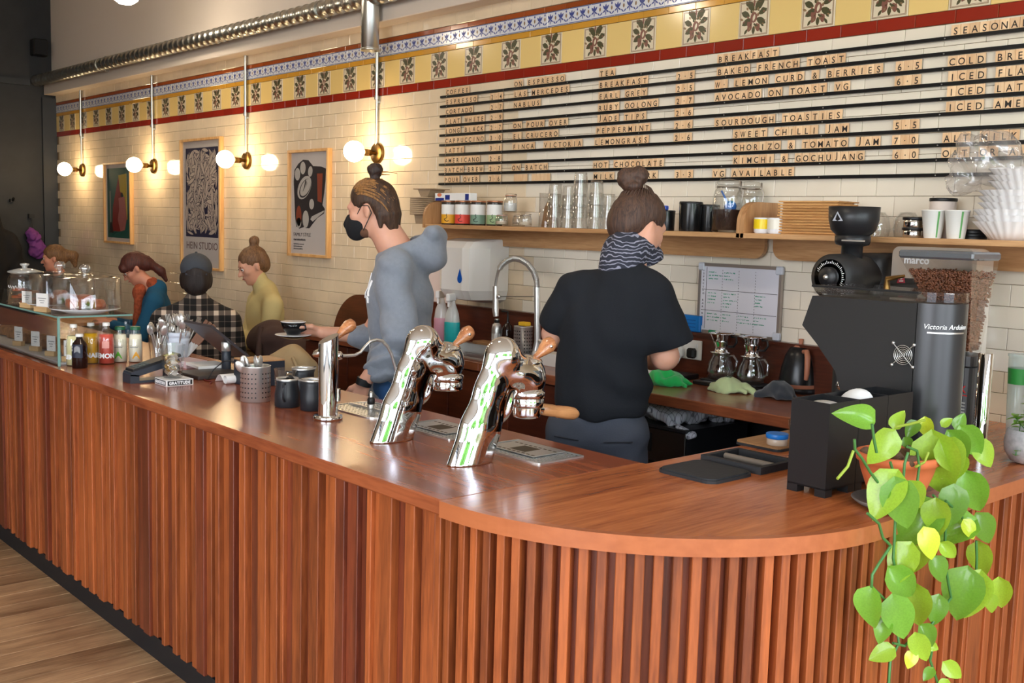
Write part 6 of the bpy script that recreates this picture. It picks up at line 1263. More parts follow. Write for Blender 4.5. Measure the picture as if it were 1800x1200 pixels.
# leaves: pixel of the stalk end, pixel of the tip, world x plane, kind, shape
LV = [(1533, 740, 1478, 722, -1.20, 1, 1), (1572, 752, 1584, 722, -1.30, 0, 0), (1570, 760, 1531, 812, -1.19, 0, 2), (1612, 742, 1592, 765, -1.28, 1, 0), (1626, 735, 1630, 770, -1.27, 2, 1), (1656, 748, 1670, 735, -1.2, 0, 0), (1680, 752, 1694, 728, -1.25, 1, 0), (1640, 765, 1655, 870, -1.16, 0, 1), (1668, 760, 1700, 810, -1.15, 1, 1), (1690, 752, 1722, 800, -1.17, 1, 0), (1655, 775, 1690, 830, -1.14, 0, 0), (1716, 776, 1742, 818, -1.15, 0, 2), (1700, 840, 1690, 825, -1.14, 0, 2), (1575, 832, 1532, 905, -1.12, 0, 2), (1574, 845, 1592, 925, -1.115, 1, 2), (1600, 848, 1618, 890, -1.12, 0, 0), (1698, 832, 1722, 900, -1.13, 1, 1), (1677, 856, 1672, 920, -1.12, 1, 2), (1645, 880, 1645, 940, -1.10, 0, 0), (1640, 885, 1580, 955, -1.115, 1, 1), (1625, 930, 1640, 980, -1.10, 2, 2), (1600, 958, 1568, 1020, -1.10, 0, 2), (1655, 955, 1680, 980, -1.11, 0, 1), (1712, 915, 1652, 945, -1.11, 1, 1), (1718, 905, 1742, 952, -1.12, 1, 0), (1695, 915, 1712, 945, -1.115, 2, 2), (1565, 1000, 1608, 1050, -1.12, 1, 1), (1640, 980, 1660, 1020, -1.12, 1, 0), (1720, 955, 1725, 1010, -1.13, 0, 2), (1570, 1050, 1588, 1120, -1.10, 1, 2), (1608, 1030, 1612, 1100, -1.105, 0, 1), (1532, 1035, 1523, 1100, -1.12, 1, 1), (1560, 1090, 1540, 1125, -1.11, 1, 0), (1650, 1048, 1640, 1095, -1.115, 1, 2), (1700, 1002, 1680, 1085, -1.10, 1, 0), (1722, 1008, 1695, 1080, -1.095, 0, 2), (1738, 1045, 1745, 1075, -1.12, 0, 0), (1756, 1018, 1760, 1068, -1.11, 0, 1), (1618, 1100, 1645, 1135, -1.11, 1, 1), (1610, 1115, 1625, 1160, -1.10, 0, 2), (1605, 1145, 1595, 1172, -1.105, 2, 2), (1570, 1140, 1530, 1155, -1.10, 0, 2), (1628, 1130, 1648, 1140, -1.12, 0, 0), (1660, 1165, 1688, 1190, -1.10, 0, 2), (1640, 1175, 1622, 1192, -1.105, 1, 2), (1665, 1195, 1650, 1215, -1.1, 0, 2), (1712, 780, 1735, 800, -1.19, 1, 1), (1590, 770, 1602, 790, -1.25, 1, 0), (1690, 800, 1672, 840, -1.13, 0, 0), (1625, 965, 1598, 1000, -1.11, 0, 0), (1560, 860, 1548, 880, -1.13, 1, 1), (1648, 1080, 1625, 1070, -1.12, 2, 0)]
FS = 1.08
for i, (ax, ay, bx_, by, X, kd, shp) in enumerate(LV):
    A = on_x(ax, ay, X); rb_ = ray(bx_, by); B_ = Vector((0, 0, H)) + rb_ * ((A - Vector((0, 0, H))).dot(ax_f) / rb_.dot(ax_f)) - ax_f * .006; d = B_ - A; L = max(d.length * FS, .03); d.normalize()
    toc = (Vector((0, 0, H)) - A).normalized(); rr = random.Random(i); nrm = (toc + Vector((rr.uniform(-.35, .35), rr.uniform(-.35, .35), rr.uniform(.0, .6)))).normalized(); nrm = (nrm - d * nrm.dot(d)).normalized(); xx = d.cross(nrm)
    W = L * (.84, .78, .8)[shp]; M_ = Matrix.Translation(A - Vector((PX, PY, CT))) @ Matrix(((xx.x, d.x, nrm.x, 0), (xx.y, d.y, nrm.y, 0), (xx.z, d.z, nrm.z, 0), (0, 0, 0, 1))) @ Matrix.Diagonal((W * 1.2, L, L, 1))
    o = link('leaf', LEAF[kd][shp], t); o.matrix_local = M_
M_st = mat('green stem', srgb(70, 120, 60), .45); M_sty = mat('yellow green stem', srgb(150, 170, 60), .45)
STEMS = [([(1533, 745), (1536, 770), (1541, 795)], 0), ([(1502, 772), (1503, 790), (1515, 805), (1530, 830), (1545, 850)], 1), ([(1500, 792), (1490, 820), (1472, 841)], 2), ([(1565, 812), (1572, 835), (1580, 850)], 0), ([(1596, 795), (1590, 815), (1588, 840), (1585, 870)], 0), ([(1595, 785), (1612, 792), (1616, 820), (1612, 850)], 0), ([(1610, 820), (1625, 812), (1632, 795)], 2), ([(1580, 870), (1574, 910), (1572, 950), (1570, 980)], 0), ([(1525, 902), (1545, 920), (1552, 945), (1565, 958)], 0), ([(1565, 960), (1545, 990), (1533, 1010), (1532, 1030), (1560, 1058)], 0), ([(1640, 870), (1660, 890), (1662, 930), (1660, 980), (1668, 1030), (1672, 1050)], 0), ([(1570, 980), (1578, 1030), (1575, 1090), (1580, 1130), (1565, 1160), (1562, 1205)], 0), ([(1672, 1050), (1650, 1080), (1635, 1100), (1640, 1130), (1635, 1160), (1650, 1205)], 0), ([(1716, 950), (1717, 980), (1716, 1005)], 0), ([(1575, 750), (1600, 745), (1625, 738)], 2), ([(1700, 830), (1680, 838), (1655, 840)], 2), ([(1662, 880), (1690, 905), (1700, 930)], 0), ([(1570, 1130), (1590, 1135), (1605, 1120)], 0)]
for i, (pts, c) in enumerate(STEMS):
    X = -1.12 if pts[0][1] > 850 else -1.15; P3 = []
    for px, py in pts: v = on_x(px, py, X); P3.append(v - Vector((PX, PY, CT)))
    part('stem', MB().tube(P3, .0032, 7), M_sty if c == 2 else M_st, t)
# little mint plant in grey pot
v = on_z(1795, 800, CT); v = Vector((-1.25, 3.12, CT))
t = thing('mint_plant', 'small leafy green plant in a speckled grey round pot', 'potted plant', tuple(v)); part('pot', MB().lathe([(.03, 0), (.05, .006), (.068, .035), (.07, .065), (.062, .098), (.058, .098), (.062, .06), (.0001, .08)], 0, 0, 0, 32), mat('speckled grey pot', srgb(176, 172, 172), .6, nvar=.2, nscale=60), t)
r = random.Random(4); M_mint = leafmat('mint leaf', srgb(112, 160, 60), srgb(150, 200, 60)); me_m = leaf_me('leaf', 1, .8, .3, M_mint)
for s in range(9):
    a = r.uniform(0, 6.3); top = Vector((.05 * math.cos(a), .05 * math.sin(a), .13 + r.uniform(-.02, .07))) if s < 7 else Vector((.075 * math.cos(3.9 + s), .075 * math.sin(3.9 + s), .03)); mid = Vector((.03 * math.cos(a), .03 * math.sin(a), .11)); part('stem', MB().tube([(0, 0, .08), mid, top], .0015, 5), M_st, t)
    for k in range(9):
        p = mid.lerp(top, k / 8) + Vector((0, 0, 0)); az = k * 2.4 + r.uniform(-.3, .3); L = r.uniform(.018, .028); o = link('leaf', me_m, t, p, (r.uniform(0, .6), 0, az)); o.scale = (L, L, L)
# ---------------------------------------------------------------- people
M_skin = mat('fair skin', srgb(214, 158, 132), .5, nvar=.05, nscale=14, sss=.15, bump=.08, bscale=160); M_skinp = mat('flushed skin', srgb(206, 142, 118), .5, nvar=.08, nscale=10, sss=.15)
M_lip = mat('lips', srgb(176, 92, 84), .45); M_eye = mat('eye white', srgb(226, 220, 214), .3); M_iris = mat('dark iris', srgb(44, 30, 24), .2)
def hairmat(name, c, c2, sc=(60, 60, 9)):
    return wood(name, c, c2, 'Z', .6, .0, 0, 9, 1.2, 1.0)
def head_prims(c, yaw=0, pitch=0, roll=0, s=1.0, fem=False):
    j = .9 if fem else 1
    P = [ell((0, -.012, .035), (.074, .094, .088), k=.02), ell((0, .035, -.02), (.062, .058, .078), k=.03), ell((0, .048, -.075), (.044 * j, .040, .034), k=.03), ell((0, .074, -.098), (.019 * j, .016, .015), k=.02),
         cap((0, .088, .012), (0, .113, -.028), .008, .0125, k=.012), ell((.012, .100, -.030), (.008, .009, .007), k=.008), ell((-.012, .100, -.030), (.008, .009, .007), k=.008), cap((-.035, .080, .026), (.035, .080, .026), .011, .011, k=.02),
         ell((.042, .064, -.018), (.02, .018, .018), k=.02), ell((-.042, .064, -.018), (.02, .018, .018), k=.02), ell((0, .094, -.054), (.022, .009, .006), k=.006), ell((0, .092, -.064), (.018, .010, .006), k=.006),
         neg(ell((.030, .098, .006), (.016, .012, .009), k=.012)), neg(ell((-.030, .098, .006), (.016, .012, .009), k=.012)),
         ell((.075, -.008, -.006), (.009, .017, .030), rotm(.15, 0, .35), k=.008), ell((-.075, -.008, -.006), (.009, .017, .030), rotm(.15, 0, -.35), k=.008), ell((.078, -.004, -.030), (.006, .009, .009), k=.006), ell((-.078, -.004, -.030), (.006, .009, .009), k=.006)]
    R = rotm(0, 0, yaw) @ rotm(0, roll, 0) @ rotm(-pitch, 0, 0)
    out = []
    for p in P:
        p = dict(p)
        for q in ('a', 'b', 'c', 'r'):
            if q in p: p[q] = p[q] * s
        for q in ('ra', 'rb'):
            if q in p: p[q] = p[q] * s
        out.append(prim_xf(p, R, c))
    return out, R
def hp(R, c, v, s=1): return tuple(R @ (np.array(v, float) * s) + np.array(c, float))
def hand_prims(w, d, n, side=1, curl=.5, s=1.0):
    """w wrist, d direction of the fingers, n palm normal (the side the fingers curl to), side +1 puts the thumb along d x n"""
    d = Vector(d).normalized(); n = Vector(n); n = (n - d * n.dot(d)).normalized(); t = d.cross(n) * side; w = Vector(w); P = []
    c = w + d * .048 * s
    for q in (-1, 0, 1): P.append(cap(w + t * q * .012 * s, c + t * q * .024 * s + d * .025 * s, .015 * s, .013 * s, k=.012))
    for i, (o, L) in enumerate(((.030, .070), (.010, .078), (-.010, .073), (-.029, .058))):
        p = c + t * o * s + d * .028 * s; a = curl * .5; rr = (.0088, .0092, .0088, .0078)[i] * s
        for k, seg in enumerate((.45, .32, .25)):
            q = p + (d * math.cos(a) + n * math.sin(a)) * L * seg * s; P.append(cap(p, q, rr * (1 - .08 * k), rr * (.95 - .1 * k), k=.003)); p = q; a += curl
    p = w + d * .022 * s + t * .022 * s
    for k, (seg, aa) in enumerate(((.036, .75), (.030, .35), (.024, .1))):
        q = p + (d * math.cos(aa) + t * math.sin(aa) * 1.0 + n * (.25 + curl * .3 * k)).normalized() * seg * s; P.append(cap(p, q, (.013 - .0015 * k) * s, (.0115 - .0015 * k) * s, k=.006)); p = q
    return P
def face_bits(t, R, c, brow, s=1, lids=.6):
    e = MB()
    for sx in (-1, 1): v = hp(R, c, (sx * .030, .082, .006), s); e.ball(v, .0125 * s, 12, 0)
    part('eyes', e, M_eye, t); e = MB()
    for sx in (-1, 1): v = hp(R, c, (sx * .030, .0905, .003), s); e.ball(v, .0058 * s, 10, 0)
    part('irises', e, M_iris, t); e = MB()
    for sx in (-1, 1): e.tube([hp(R, c, (sx * .014, .094, .021), s), hp(R, c, (sx * .030, .091, .027), s), hp(R, c, (sx * .048, .078, .022), s)], [.0022, .003, .0018], 6)
    part('eyebrows', e, brow, t); e = MB(); e.tube([hp(R, c, (-.021, .092, -.059), s), hp(R, c, (0, .103, -.058), s), hp(R, c, (.021, .092, -.059), s)], [.002, .0042, .002], 8); part('lips', e, M_lip, t)
    e = MB()
    for sx in (-1, 1): e.tube([hp(R, c, (sx * .016, .092, .008), s), hp(R, c, (sx * .030, .0965, .0105), s), hp(R, c, (sx * .044, .088, .006), s)], .0024 * s, 6)
    part('eyelashes', e, M_iris, t)
def limb(*pr, k=.03): return [cap(pr[i][0], pr[i + 1][0], pr[i][1], pr[i + 1][1], k=k) for i in range(len(pr) - 1)]
def bodyc(name, prims, vox, m, t, disp=None, label=None): return part(name, sdf_mb(prims, vox, disp, pad=.02), m, t, label=label)

# ---- barista in the grey hoodie
t = thing('person', 'bearded barista in grey hoodie and black mask turning away with a cup and saucer', 'person', (-3.82, 2.74, 0), 2.335)
hc = (0, .135, 1.655); hd, R = head_prims(hc, yaw=-.12, pitch=.22)
neck = [cap((0, .0, 1.45), (0, .085, 1.59), .080, .066, k=.03)]
wr_r = (.175, .39, 1.09); el_r = (.26, .19, 1.07); wr_l = (-.245, .10, .93); el_l = (-.27, -.05, 1.13)
body = hd + neck + [ell((0, 0, 1.30), (.17, .10, .17), k=.05), ell((0, 0, 1.05), (.14, .09, .2), k=.05)] + limb(((.17, 0, 1.41), .055), (el_r, .043), (wr_r, .028)) + limb(((-.17, 0, 1.41), .055), (el_l, .043), (wr_l, .029)) \
    + hand_prims(wr_r, (-.1, .95, .1), (-.6, .1, -.6), 1, .45) + hand_prims(wr_l, (.05, .3, -.9), (.9, .1, 0), -1, .4) + [ell((.0, 0, .93), (.15, .10, .10), k=.05)] + limb(((-.09, 0, .9), .075), ((-.10, .02, .5), .055), ((-.10, 0, .09), .04)) + limb(((.09, 0, .9), .075), ((.10, .02, .5), .055), ((.10, 0, .09), .04)) + limb(((-.1, -.04, .04), .04), ((-.1, .14, .03), .03)) + limb(((.1, -.04, .04), .04), ((.1, .14, .03), .03))
bodyc('body', body, .0065, M_skin, t)
hood = [ell((0, .0, 1.26), (.195, .140, .22), k=.06), ell((0, -.01, 1.0), (.19, .145, .22), k=.06), cap((-.15, -.01, 1.41), (.15, -.01, 1.41), .075, .075, k=.05), ell((0, .0, .87), (.175, .135, .07), k=.04)] \
    + limb(((-.17, 0, 1.38), .082), ((-.235, -.05, 1.18), .070), (el_l, .066), ((-.25, .0, 1.04), .064), ((-.246, .045, .985), .054)) + limb(((.19, 0, 1.38), .08), ((.25, .10, 1.13), .068), (el_r, .062), ((.235, .245, 1.075), .052)) \
    + [ell((0, -.045, 1.478), (.128, .172, .082), rotm(-.55), k=.025), ell((0, -.115, 1.47), (.105, .085, .085), k=.03), cap((-.085, -.152, 1.562), (.085, -.152, 1.562), .030, .030, k=.03),
       neg(ell((0, -.02, 1.555), (.092, .150, .075), rotm(-.55), k=.015)), neg(cap((0, .02, 1.50), (0, .10, 1.60), .078, .085, k=.012)), neg(rbox((0, .07, 1.66), (.3, .25, .10), 0, rotm(-.55), k=.012)), neg(rbox((0, 0, .76), (.4, .4, .05), 0, k=.01)), neg(cap((-.30, -.02, .945), (-.2, -.02, .945), .001, .001, k=.001))]
M_hood = mat('grey marl jersey', srgb(126, 132, 142), .95, bump=.25, bscale=260, nvar=.06, nscale=60, sheen=.2)
def hf(X, Y, Z):
    return fold(.011, 16, 21, (1, 1, 1.6))(X, Y, Z) + .008 * np.sin(95 * Z + 14 * Y + 3 * np.sin(20 * X)) * np.clip((-X - .17) / .05, 0, 1) * np.clip((1.16 - Z) / .06, 0, 1) + .003 * np.sin(30 * (X + Y) + 40 * Z) * np.clip((1.1 - Z) / .1, 0, 1)
HB_ = bodyc('hoodie', hood, .0065, M_hood, t, hf)
part('hoodie_ribbing', MB().tube([(-.248 , .04, 1.0), (-.246, .052, .965)], [.05, .044], 20), M_hood, t)
part('zip', MB().tube(snap(HB_, [(.0, .2, z) for z in (1.40, 1.33, 1.25, 1.15, 1.05, .95, .88)]), .0035, 6), M_steel, t); part('drawstring', MB().tube(snap(HB_, [(-.05, .2, z) for z in (1.41, 1.36, 1.31, 1.27)], .002), .003, 6), M_wtext, t)
pr = MB(); 
for s_ in (((-.10, 1.28), (-.085, 1.34)), ((-.085, 1.34), (-.09, 1.31)), ((-.09, 1.31), (-.07, 1.33)), ((-.11, 1.25), (-.105, 1.22)), ((-.105, 1.235), (-.09, 1.26)), ((-.10, 1.28), (-.115, 1.26))): pr.tube(snap(HB_, [(s_[0][0] - .045, .16, s_[0][1] + .03), ((s_[0][0] + s_[1][0]) / 2 - .045, .16, (s_[0][1] + s_[1][1]) / 2 + .03), (s_[1][0] - .045, .16, s_[1][1] + .03)]), .006, 6)
part('chest_print', pr, M_wtext, t)
jeans = [ell((0, 0, .90), (.172, .118, .12), k=.05)] + limb(((-.09, 0, .86), .095), ((-.10, .02, .5), .075), ((-.10, 0, .09), .06)) + limb(((.09, 0, .86), .095), ((.10, .02, .5), .075), ((.10, 0, .09), .06))
bodyc('jeans', jeans, .011, mat('blue denim', srgb(48, 84, 130), .9, bump=.2, bscale=200), t, fold(.005, 25, 5))
M_shoe = mat('black shoe', srgb(28, 28, 30), .6)
for sx in (-1, 1): bodyc('shoe', limb(((sx * .1, -.05, .045), .045), ((sx * .1, .16, .038), .036)), .01, M_shoe, t)
# mask, strap, hair
Lc = lambda v: hp(R, hc, v)
mask = [prim_xf(p, R, hc) for p in (ell((0, .058, -.052), (.062, .062, .058), rotm(.12), k=.02), ell((0, .085, -.075), (.042, .042, .045), k=.02), cap((0, .102, -.012), (0, .122, -.04), .012, .014, k=.02), neg(rbox((0, -.06, -.05), (.12, .075, .15), 0, k=.01)), neg(rbox((0, .06, .05), (.12, .1, .045), 0, k=.01)))]
bodyc('face_mask', mask, .005, mat('black cotton', srgb(24, 24, 27), .9, bump=.1, bscale=300), t)
part('mask_strap', MB().tube([Lc((-.062, .045, -.015)), Lc((-.076, .012, .02)), Lc((-.083, -.02, .012)), Lc((-.08, -.028, -.02)), Lc((-.062, .03, -.085))], .0022, 6).tube([Lc((.062, .045, -.015)), Lc((.076, .012, .02)), Lc((.083, -.02, .012)), Lc((.08, -.028, -.02)), Lc((.062, .03, -.085))], .0022, 6), M_black, t)
M_hairb = hairmat('brown hair with blond streaks', srgb(84, 56, 36), srgb(34, 22, 17)); M_beard = mat('short beard', srgb(112, 78, 58), .9, bump=.6, bscale=300)
hair = [prim_xf(p, R, hc) for p in (ell((0, -.02, .045), (.084, .102, .090), k=.02), ell((0, -.075, .0), (.070, .055, .075), k=.03), cap((-.045, -.085, -.04), (-.042, -.085, -.10), .03, .012, k=.02), cap((.02, -.095, -.04), (.02, -.09, -.125), .034, .012, k=.02), cap((-.02, -.10, -.04), (-.015, -.10, -.115), .03, .01, k=.02), cap((-.06, -.055, -.03), (-.062, -.05, -.085), .018, .008, k=.02),
      neg(ell((0, .11, -.01), (.075, .075, .085), k=.015)), neg(ell((.085, -.002, -.015), (.03, .03, .042), k=.01)), neg(ell((-.085, -.002, -.015), (.03, .03, .042), k=.01)), neg(rbox((0, .07, -.09), (.12, .065, .07), 0, k=.01)))]
HR_ = bodyc('hair', hair, .005, M_hairb, t, fold(.0022, 120, 3, (1, 1, .25)))
bodyc('hair_bun', [prim_xf(p, R, hc) for p in (ell((0, -.055, .165), (.033, .035, .030), k=.01), cap((0, -.045, .12), (0, -.05, .15), .026, .02, k=.01))], .0045, hairmat('dark brown hair', srgb(64, 42, 32), srgb(28, 18, 16)), t, fold(.003, 130, 6))
b = MB()
rs = random.Random(5)
for i in range(46):
    a = -1.5 + 3.0 * i / 45; y0 = .07 - .02 * abs(a) ** 2 + rs.uniform(-.01, .01); dn = rs.uniform(.0, 1) ** 1.5
    P5 = [(.085 * math.sin(a), y0 * (1 - k) + (-.06 - .06 * dn) * k, .125 * math.cos(a * .75) * (1 - .25 * k) + .02 - .1 * dn * k * k) for k in (0, .2, .4, .6, .8, 1)]
    b.tube(snap(HR_, [Lc(p) for p in P5], .0005), [.001, .0032, .0042, .004, .003, .001], 5)
b.tube([Lc((0, -.08, .15)), Lc((0, -.11, .145)), Lc((0, -.15, .13))], [.004, .002, .001], 5); b.tube([Lc((0, -.08, .14)), Lc((-.01, -.12, .13))], [.004, .001], 5)
part('blond_streaks', b, hairmat('blond streaks', srgb(176, 124, 66), srgb(96, 62, 34)), t)
bodyc('beard', [prim_xf(p, R, hc) for p in (ell((0, .035, -.080), (.052, .050, .036), k=.02), neg(rbox((0, .06, -.02), (.1, .1, .03), 0, k=.01)))], .005, M_beard, t)
part('wristband', MB().tube([tuple(Vector(wr_l) + Vector((0, -.004, .016))), tuple(Vector(wr_l) + Vector((0, .004, -.012)))], .0345, 18), M_black, t)
# the cup he carries
Mw = Matrix.Translation((-3.82, 2.74, 0)) @ TZ(2.335); cpos = Mw @ Vector((.13, .515, 1.061))
t = thing('saucer', 'black saucer with white rim carried in the barista hand', 'saucer', tuple(cpos)); part('dish', MB().lathe([(.03, 0), (.035, .001), (.080, .015), (.082, .018), (.078, .0185), (.035, .006), (.0001, .005)], 0, 0, 0, 40), mat('black glaze', srgb(18, 18, 20), .12), t); part('rim', MB().lathe([(.079, .0186), (.0825, .0182), (.0827, .0205), (.079, .0205)], 0, 0, 0, 40), M_cer, t)
t = thing('coffee_cup', 'black coffee cup with white rim on the carried saucer', 'cup', (cpos.x, cpos.y, cpos.z + .0195)); part('cup_body', MB().lathe([(.025, 0), (.03, .002), (.05, .03), (.057, .058), (.054, .058), (.047, .03), (.028, .006), (.0001, .005)], 0, 0, 0, 36), MATS['black glaze'], t); part('rim', MB().lathe([(.0545, .058), (.0575, .058), (.0575, .0605), (.0545, .0605)], 0, 0, 0, 36), M_cer, t); part('handle', MB().tube([(.048, .01, .048), (.07, .02, .048), (.075, .022, .03), (.05, .012, .018)], .0045, 8), MATS['black glaze'], t)

# ---- barista in the black t-shirt
t = thing('person', 'barista in black t-shirt and bandana seen from behind at the back worktop', 'person', (-2.60, 2.76, 0), .60)
hc = (.098, .075, 1.612); hd, R = head_prims(hc, yaw=-.75, pitch=.36, roll=.06)
el_r = (.215, .045, 1.155); wr_r = (.14, .28, 1.10); el_l = (-.19, .04, 1.215); wr_l = (-.06, .26, 1.12)
body = hd + [cap((.065, .0, 1.44), (.115, .045, 1.57), .060, .054, k=.03), ell((.03, 0, 1.28), (.17, .10, .18), k=.05), ell((-.0, 0, 1.03), (.14, .09, .2), k=.05)] + limb(((.17, 0, 1.38), .052), (el_r, .044), (wr_r, .029)) + limb(((-.11, 0, 1.39), .052), (el_l, .040), (wr_l, .030)) \
    + hand_prims(wr_r, (-.4, .8, -.1), (-.3, .0, -.8), 1, .5) + hand_prims(wr_l, (.4, .8, -.1), (.3, 0, -.8), -1, .5) + [ell((-.02, 0, .93), (.15, .10, .10), k=.05)] + limb(((-.10, 0, .9), .08), ((-.11, .02, .5), .055), ((-.11, 0, .09), .04)) + limb(((.07, 0, .9), .08), ((.08, .02, .5), .055), ((.08, 0, .09), .04)) + limb(((-.11, -.04, .04), .04), ((-.11, .14, .03), .03)) + limb(((.08, -.04, .04), .04), ((.08, .14, .03), .03))
bodyc('body', body, .0065, M_skin, t)
tee = [ell((.03, -.005, 1.27), (.178, .13, .185), k=.05), ell((0, -.005, 1.06), (.166, .12, .22), k=.07), cap((-.075, -.01, 1.405), (.14, -.01, 1.405), .058, .062, k=.05), ell((-.01, 0, .98), (.170, .125, .10), k=.05), cap((.05, -.015, 1.42), (.07, -.01, 1.475), .075, .062, k=.03)] \
    + limb(((-.105, 0, 1.38), .075), ((-.150, .02, 1.31), .066), ((-.178, .03, 1.27), .060)) + limb(((.165, 0, 1.37), .080), ((.205, .025, 1.27), .082), ((.235, .04, 1.21), .082)) \
    + [neg(rbox((-.01, 0, .83), (.4, .4, .105), 0, rotm(0, -.05, 0), k=.012)), neg(cap((.08, .02, 1.50), (.09, .03, 1.56), .066, .07, k=.01)), neg(rbox((-.215, .035, 1.185), (.06, .12, .055), 0, rotm(0, .45, 0), k=.006)), neg(rbox((.262, .05, 1.125), (.085, .13, .07), 0, rotm(0, -.35, 0), k=.006))]
M_tee = mat('black cotton jersey', srgb(18, 21, 27), .95, bump=.2, bscale=300)
def teef(X, Y, Z):
    g = fold(.013, 13, 33, (1.5, 1, .9))(X, Y, Z); w = np.clip((1.30 - Z) / .3, 0, 1)
    return g + w * .02 * np.sin(36 * (Z + .55 * X) + 2.2 * np.sin(9 * X + 1)) * np.clip((X + .05) / .12, 0, 1) * np.clip((Z - .98) / .08, 0, 1)
bodyc('t_shirt', tee, .0065, M_tee, t, teef)
tr = [ell((-.015, 0, .90), (.168, .118, .12), k=.05)] + limb(((-.10, 0, .86), .098), ((-.11, .02, .5), .08), ((-.11, 0, .09), .065)) + limb(((.075, 0, .86), .098), ((.085, .02, .5), .08), ((.085, 0, .09), .065)) + [neg(cap((-.012, -.14, .80), (-.012, -.14, .4), .018, .02, k=.03))]
bodyc('trousers', tr, .008, mat('charcoal trousers', srgb(66, 70, 80), .9, bump=.2, bscale=220), t, fold(.006, 24, 6, (1, 1, 1.5)))
part('pocket_seam', MB().tube([(.03, -.117, .86), (.13, -.10, .865)], .0025, 6).tube([(-.15, -.095, .865), (-.06, -.118, .86)], .0025, 6), mat('dark seam', srgb(40, 42, 50), .9), t)
for sx in (-.11, .08): bodyc('shoe', limb(((sx, -.05, .045), .045), ((sx, .16, .038), .036)), .01, M_shoe, t)
M_ban = bpy.data.materials.new('paisley bandana'); M_ban.use_nodes = True; n_ = M_ban.node_tree.nodes; L_n = M_ban.node_tree.links; b_ = n_['Principled BSDF']; b_.inputs['Roughness'].default_value = .9
tc_ = n_.new('ShaderNodeTexCoord'); wv = n_.new('ShaderNodeTexWave'); wv.wave_type = 'RINGS'; wv.inputs['Scale'].default_value = 22; wv.inputs['Distortion'].default_value = 9; wv.inputs['Detail'].default_value = 1.5; wv.inputs['Detail Scale'].default_value = 1.2; L_n.new(tc_.outputs['Object'], wv.inputs['Vector'])
rp_ = n_.new('ShaderNodeValToRGB'); rp_.color_ramp.elements[0].position = .78; rp_.color_ramp.elements[0].color = srgb(40, 42, 54); rp_.color_ramp.elements[1].position = .86; rp_.color_ramp.elements[1].color = srgb(140, 140, 156); L_n.new(wv.outputs[0], rp_.inputs[0]); L_n.new(rp_.outputs[0], b_.inputs['Base Color'])
Lc = lambda v: hp(R, hc, v)
band = [cap((.050, -.005, 1.475), (.062, .012, 1.52), .080, .078, k=.02), cap((.068, .02, 1.52), (.088, .045, 1.55), .076, .072, k=.03), ell((.135, .085, 1.50), (.055, .06, .055), rotm(0, .3, -.6), k=.03), neg(cap((.095, .05, 1.572), (.11, .075, 1.66), .062, .075, k=.01)), neg(rbox((.05, 0, 1.40), (.3, .3, .045), 0, rotm(.1, -.25, 0), k=.01))]
bodyc('bandana', band, .0055, M_ban, t, fold(.004, 45, 8))
M_haird = hairmat('chestnut brown hair', srgb(88, 60, 44), srgb(42, 27, 22))
hair = [prim_xf(p, R, hc) for p in (ell((0, -.018, .042), (.083, .104, .092), k=.02), ell((0, -.065, -.01), (.072, .060, .072), k=.03), neg(ell((0, .115, -.015), (.075, .075, .09), k=.015)), neg(ell((.085, .0, -.015), (.03, .026, .042), k=.01)), neg(ell((-.085, .0, -.015), (.03, .026, .042), k=.01)), neg(rbox((0, .065, -.09), (.12, .065, .07), 0, k=.01)))]
bodyc('hair', hair, .005, M_haird, t, fold(.0022, 130, 13, (1, 1, .25)))
bc0 = Lc((-.005, -.095, .145)); bodyc('hair_bun', [ell(np.array(bc0) + np.array(o), r, k=.012) for o, r in (((-.022, 0, .002), (.036, .036, .038)), ((.022, .005, .008), (.032, .034, .036)), ((.0, -.01, -.028), (.034, .032, .025)))], .0045, M_haird, t, fold(.0025, 120, 16))
b = MB()
for i in range(36):
    a = 2 * PI * i / 36; st = Lc((.083 * math.sin(a), -.018 + .1 * math.cos(a), .03)); 
    if math.cos(a) > .6: continue
    b.tube([Lc((.0835 * math.sin(a), -.02 + .103 * math.cos(a), .02)), Lc((.070 * math.sin(a), -.025 + .084 * math.cos(a), .088)), Lc((.028 * math.sin(a), -.045 + .03 * math.cos(a), .138))], [.0015, .0035, .002], 5)
part('hair_strands', b, M_haird, t)

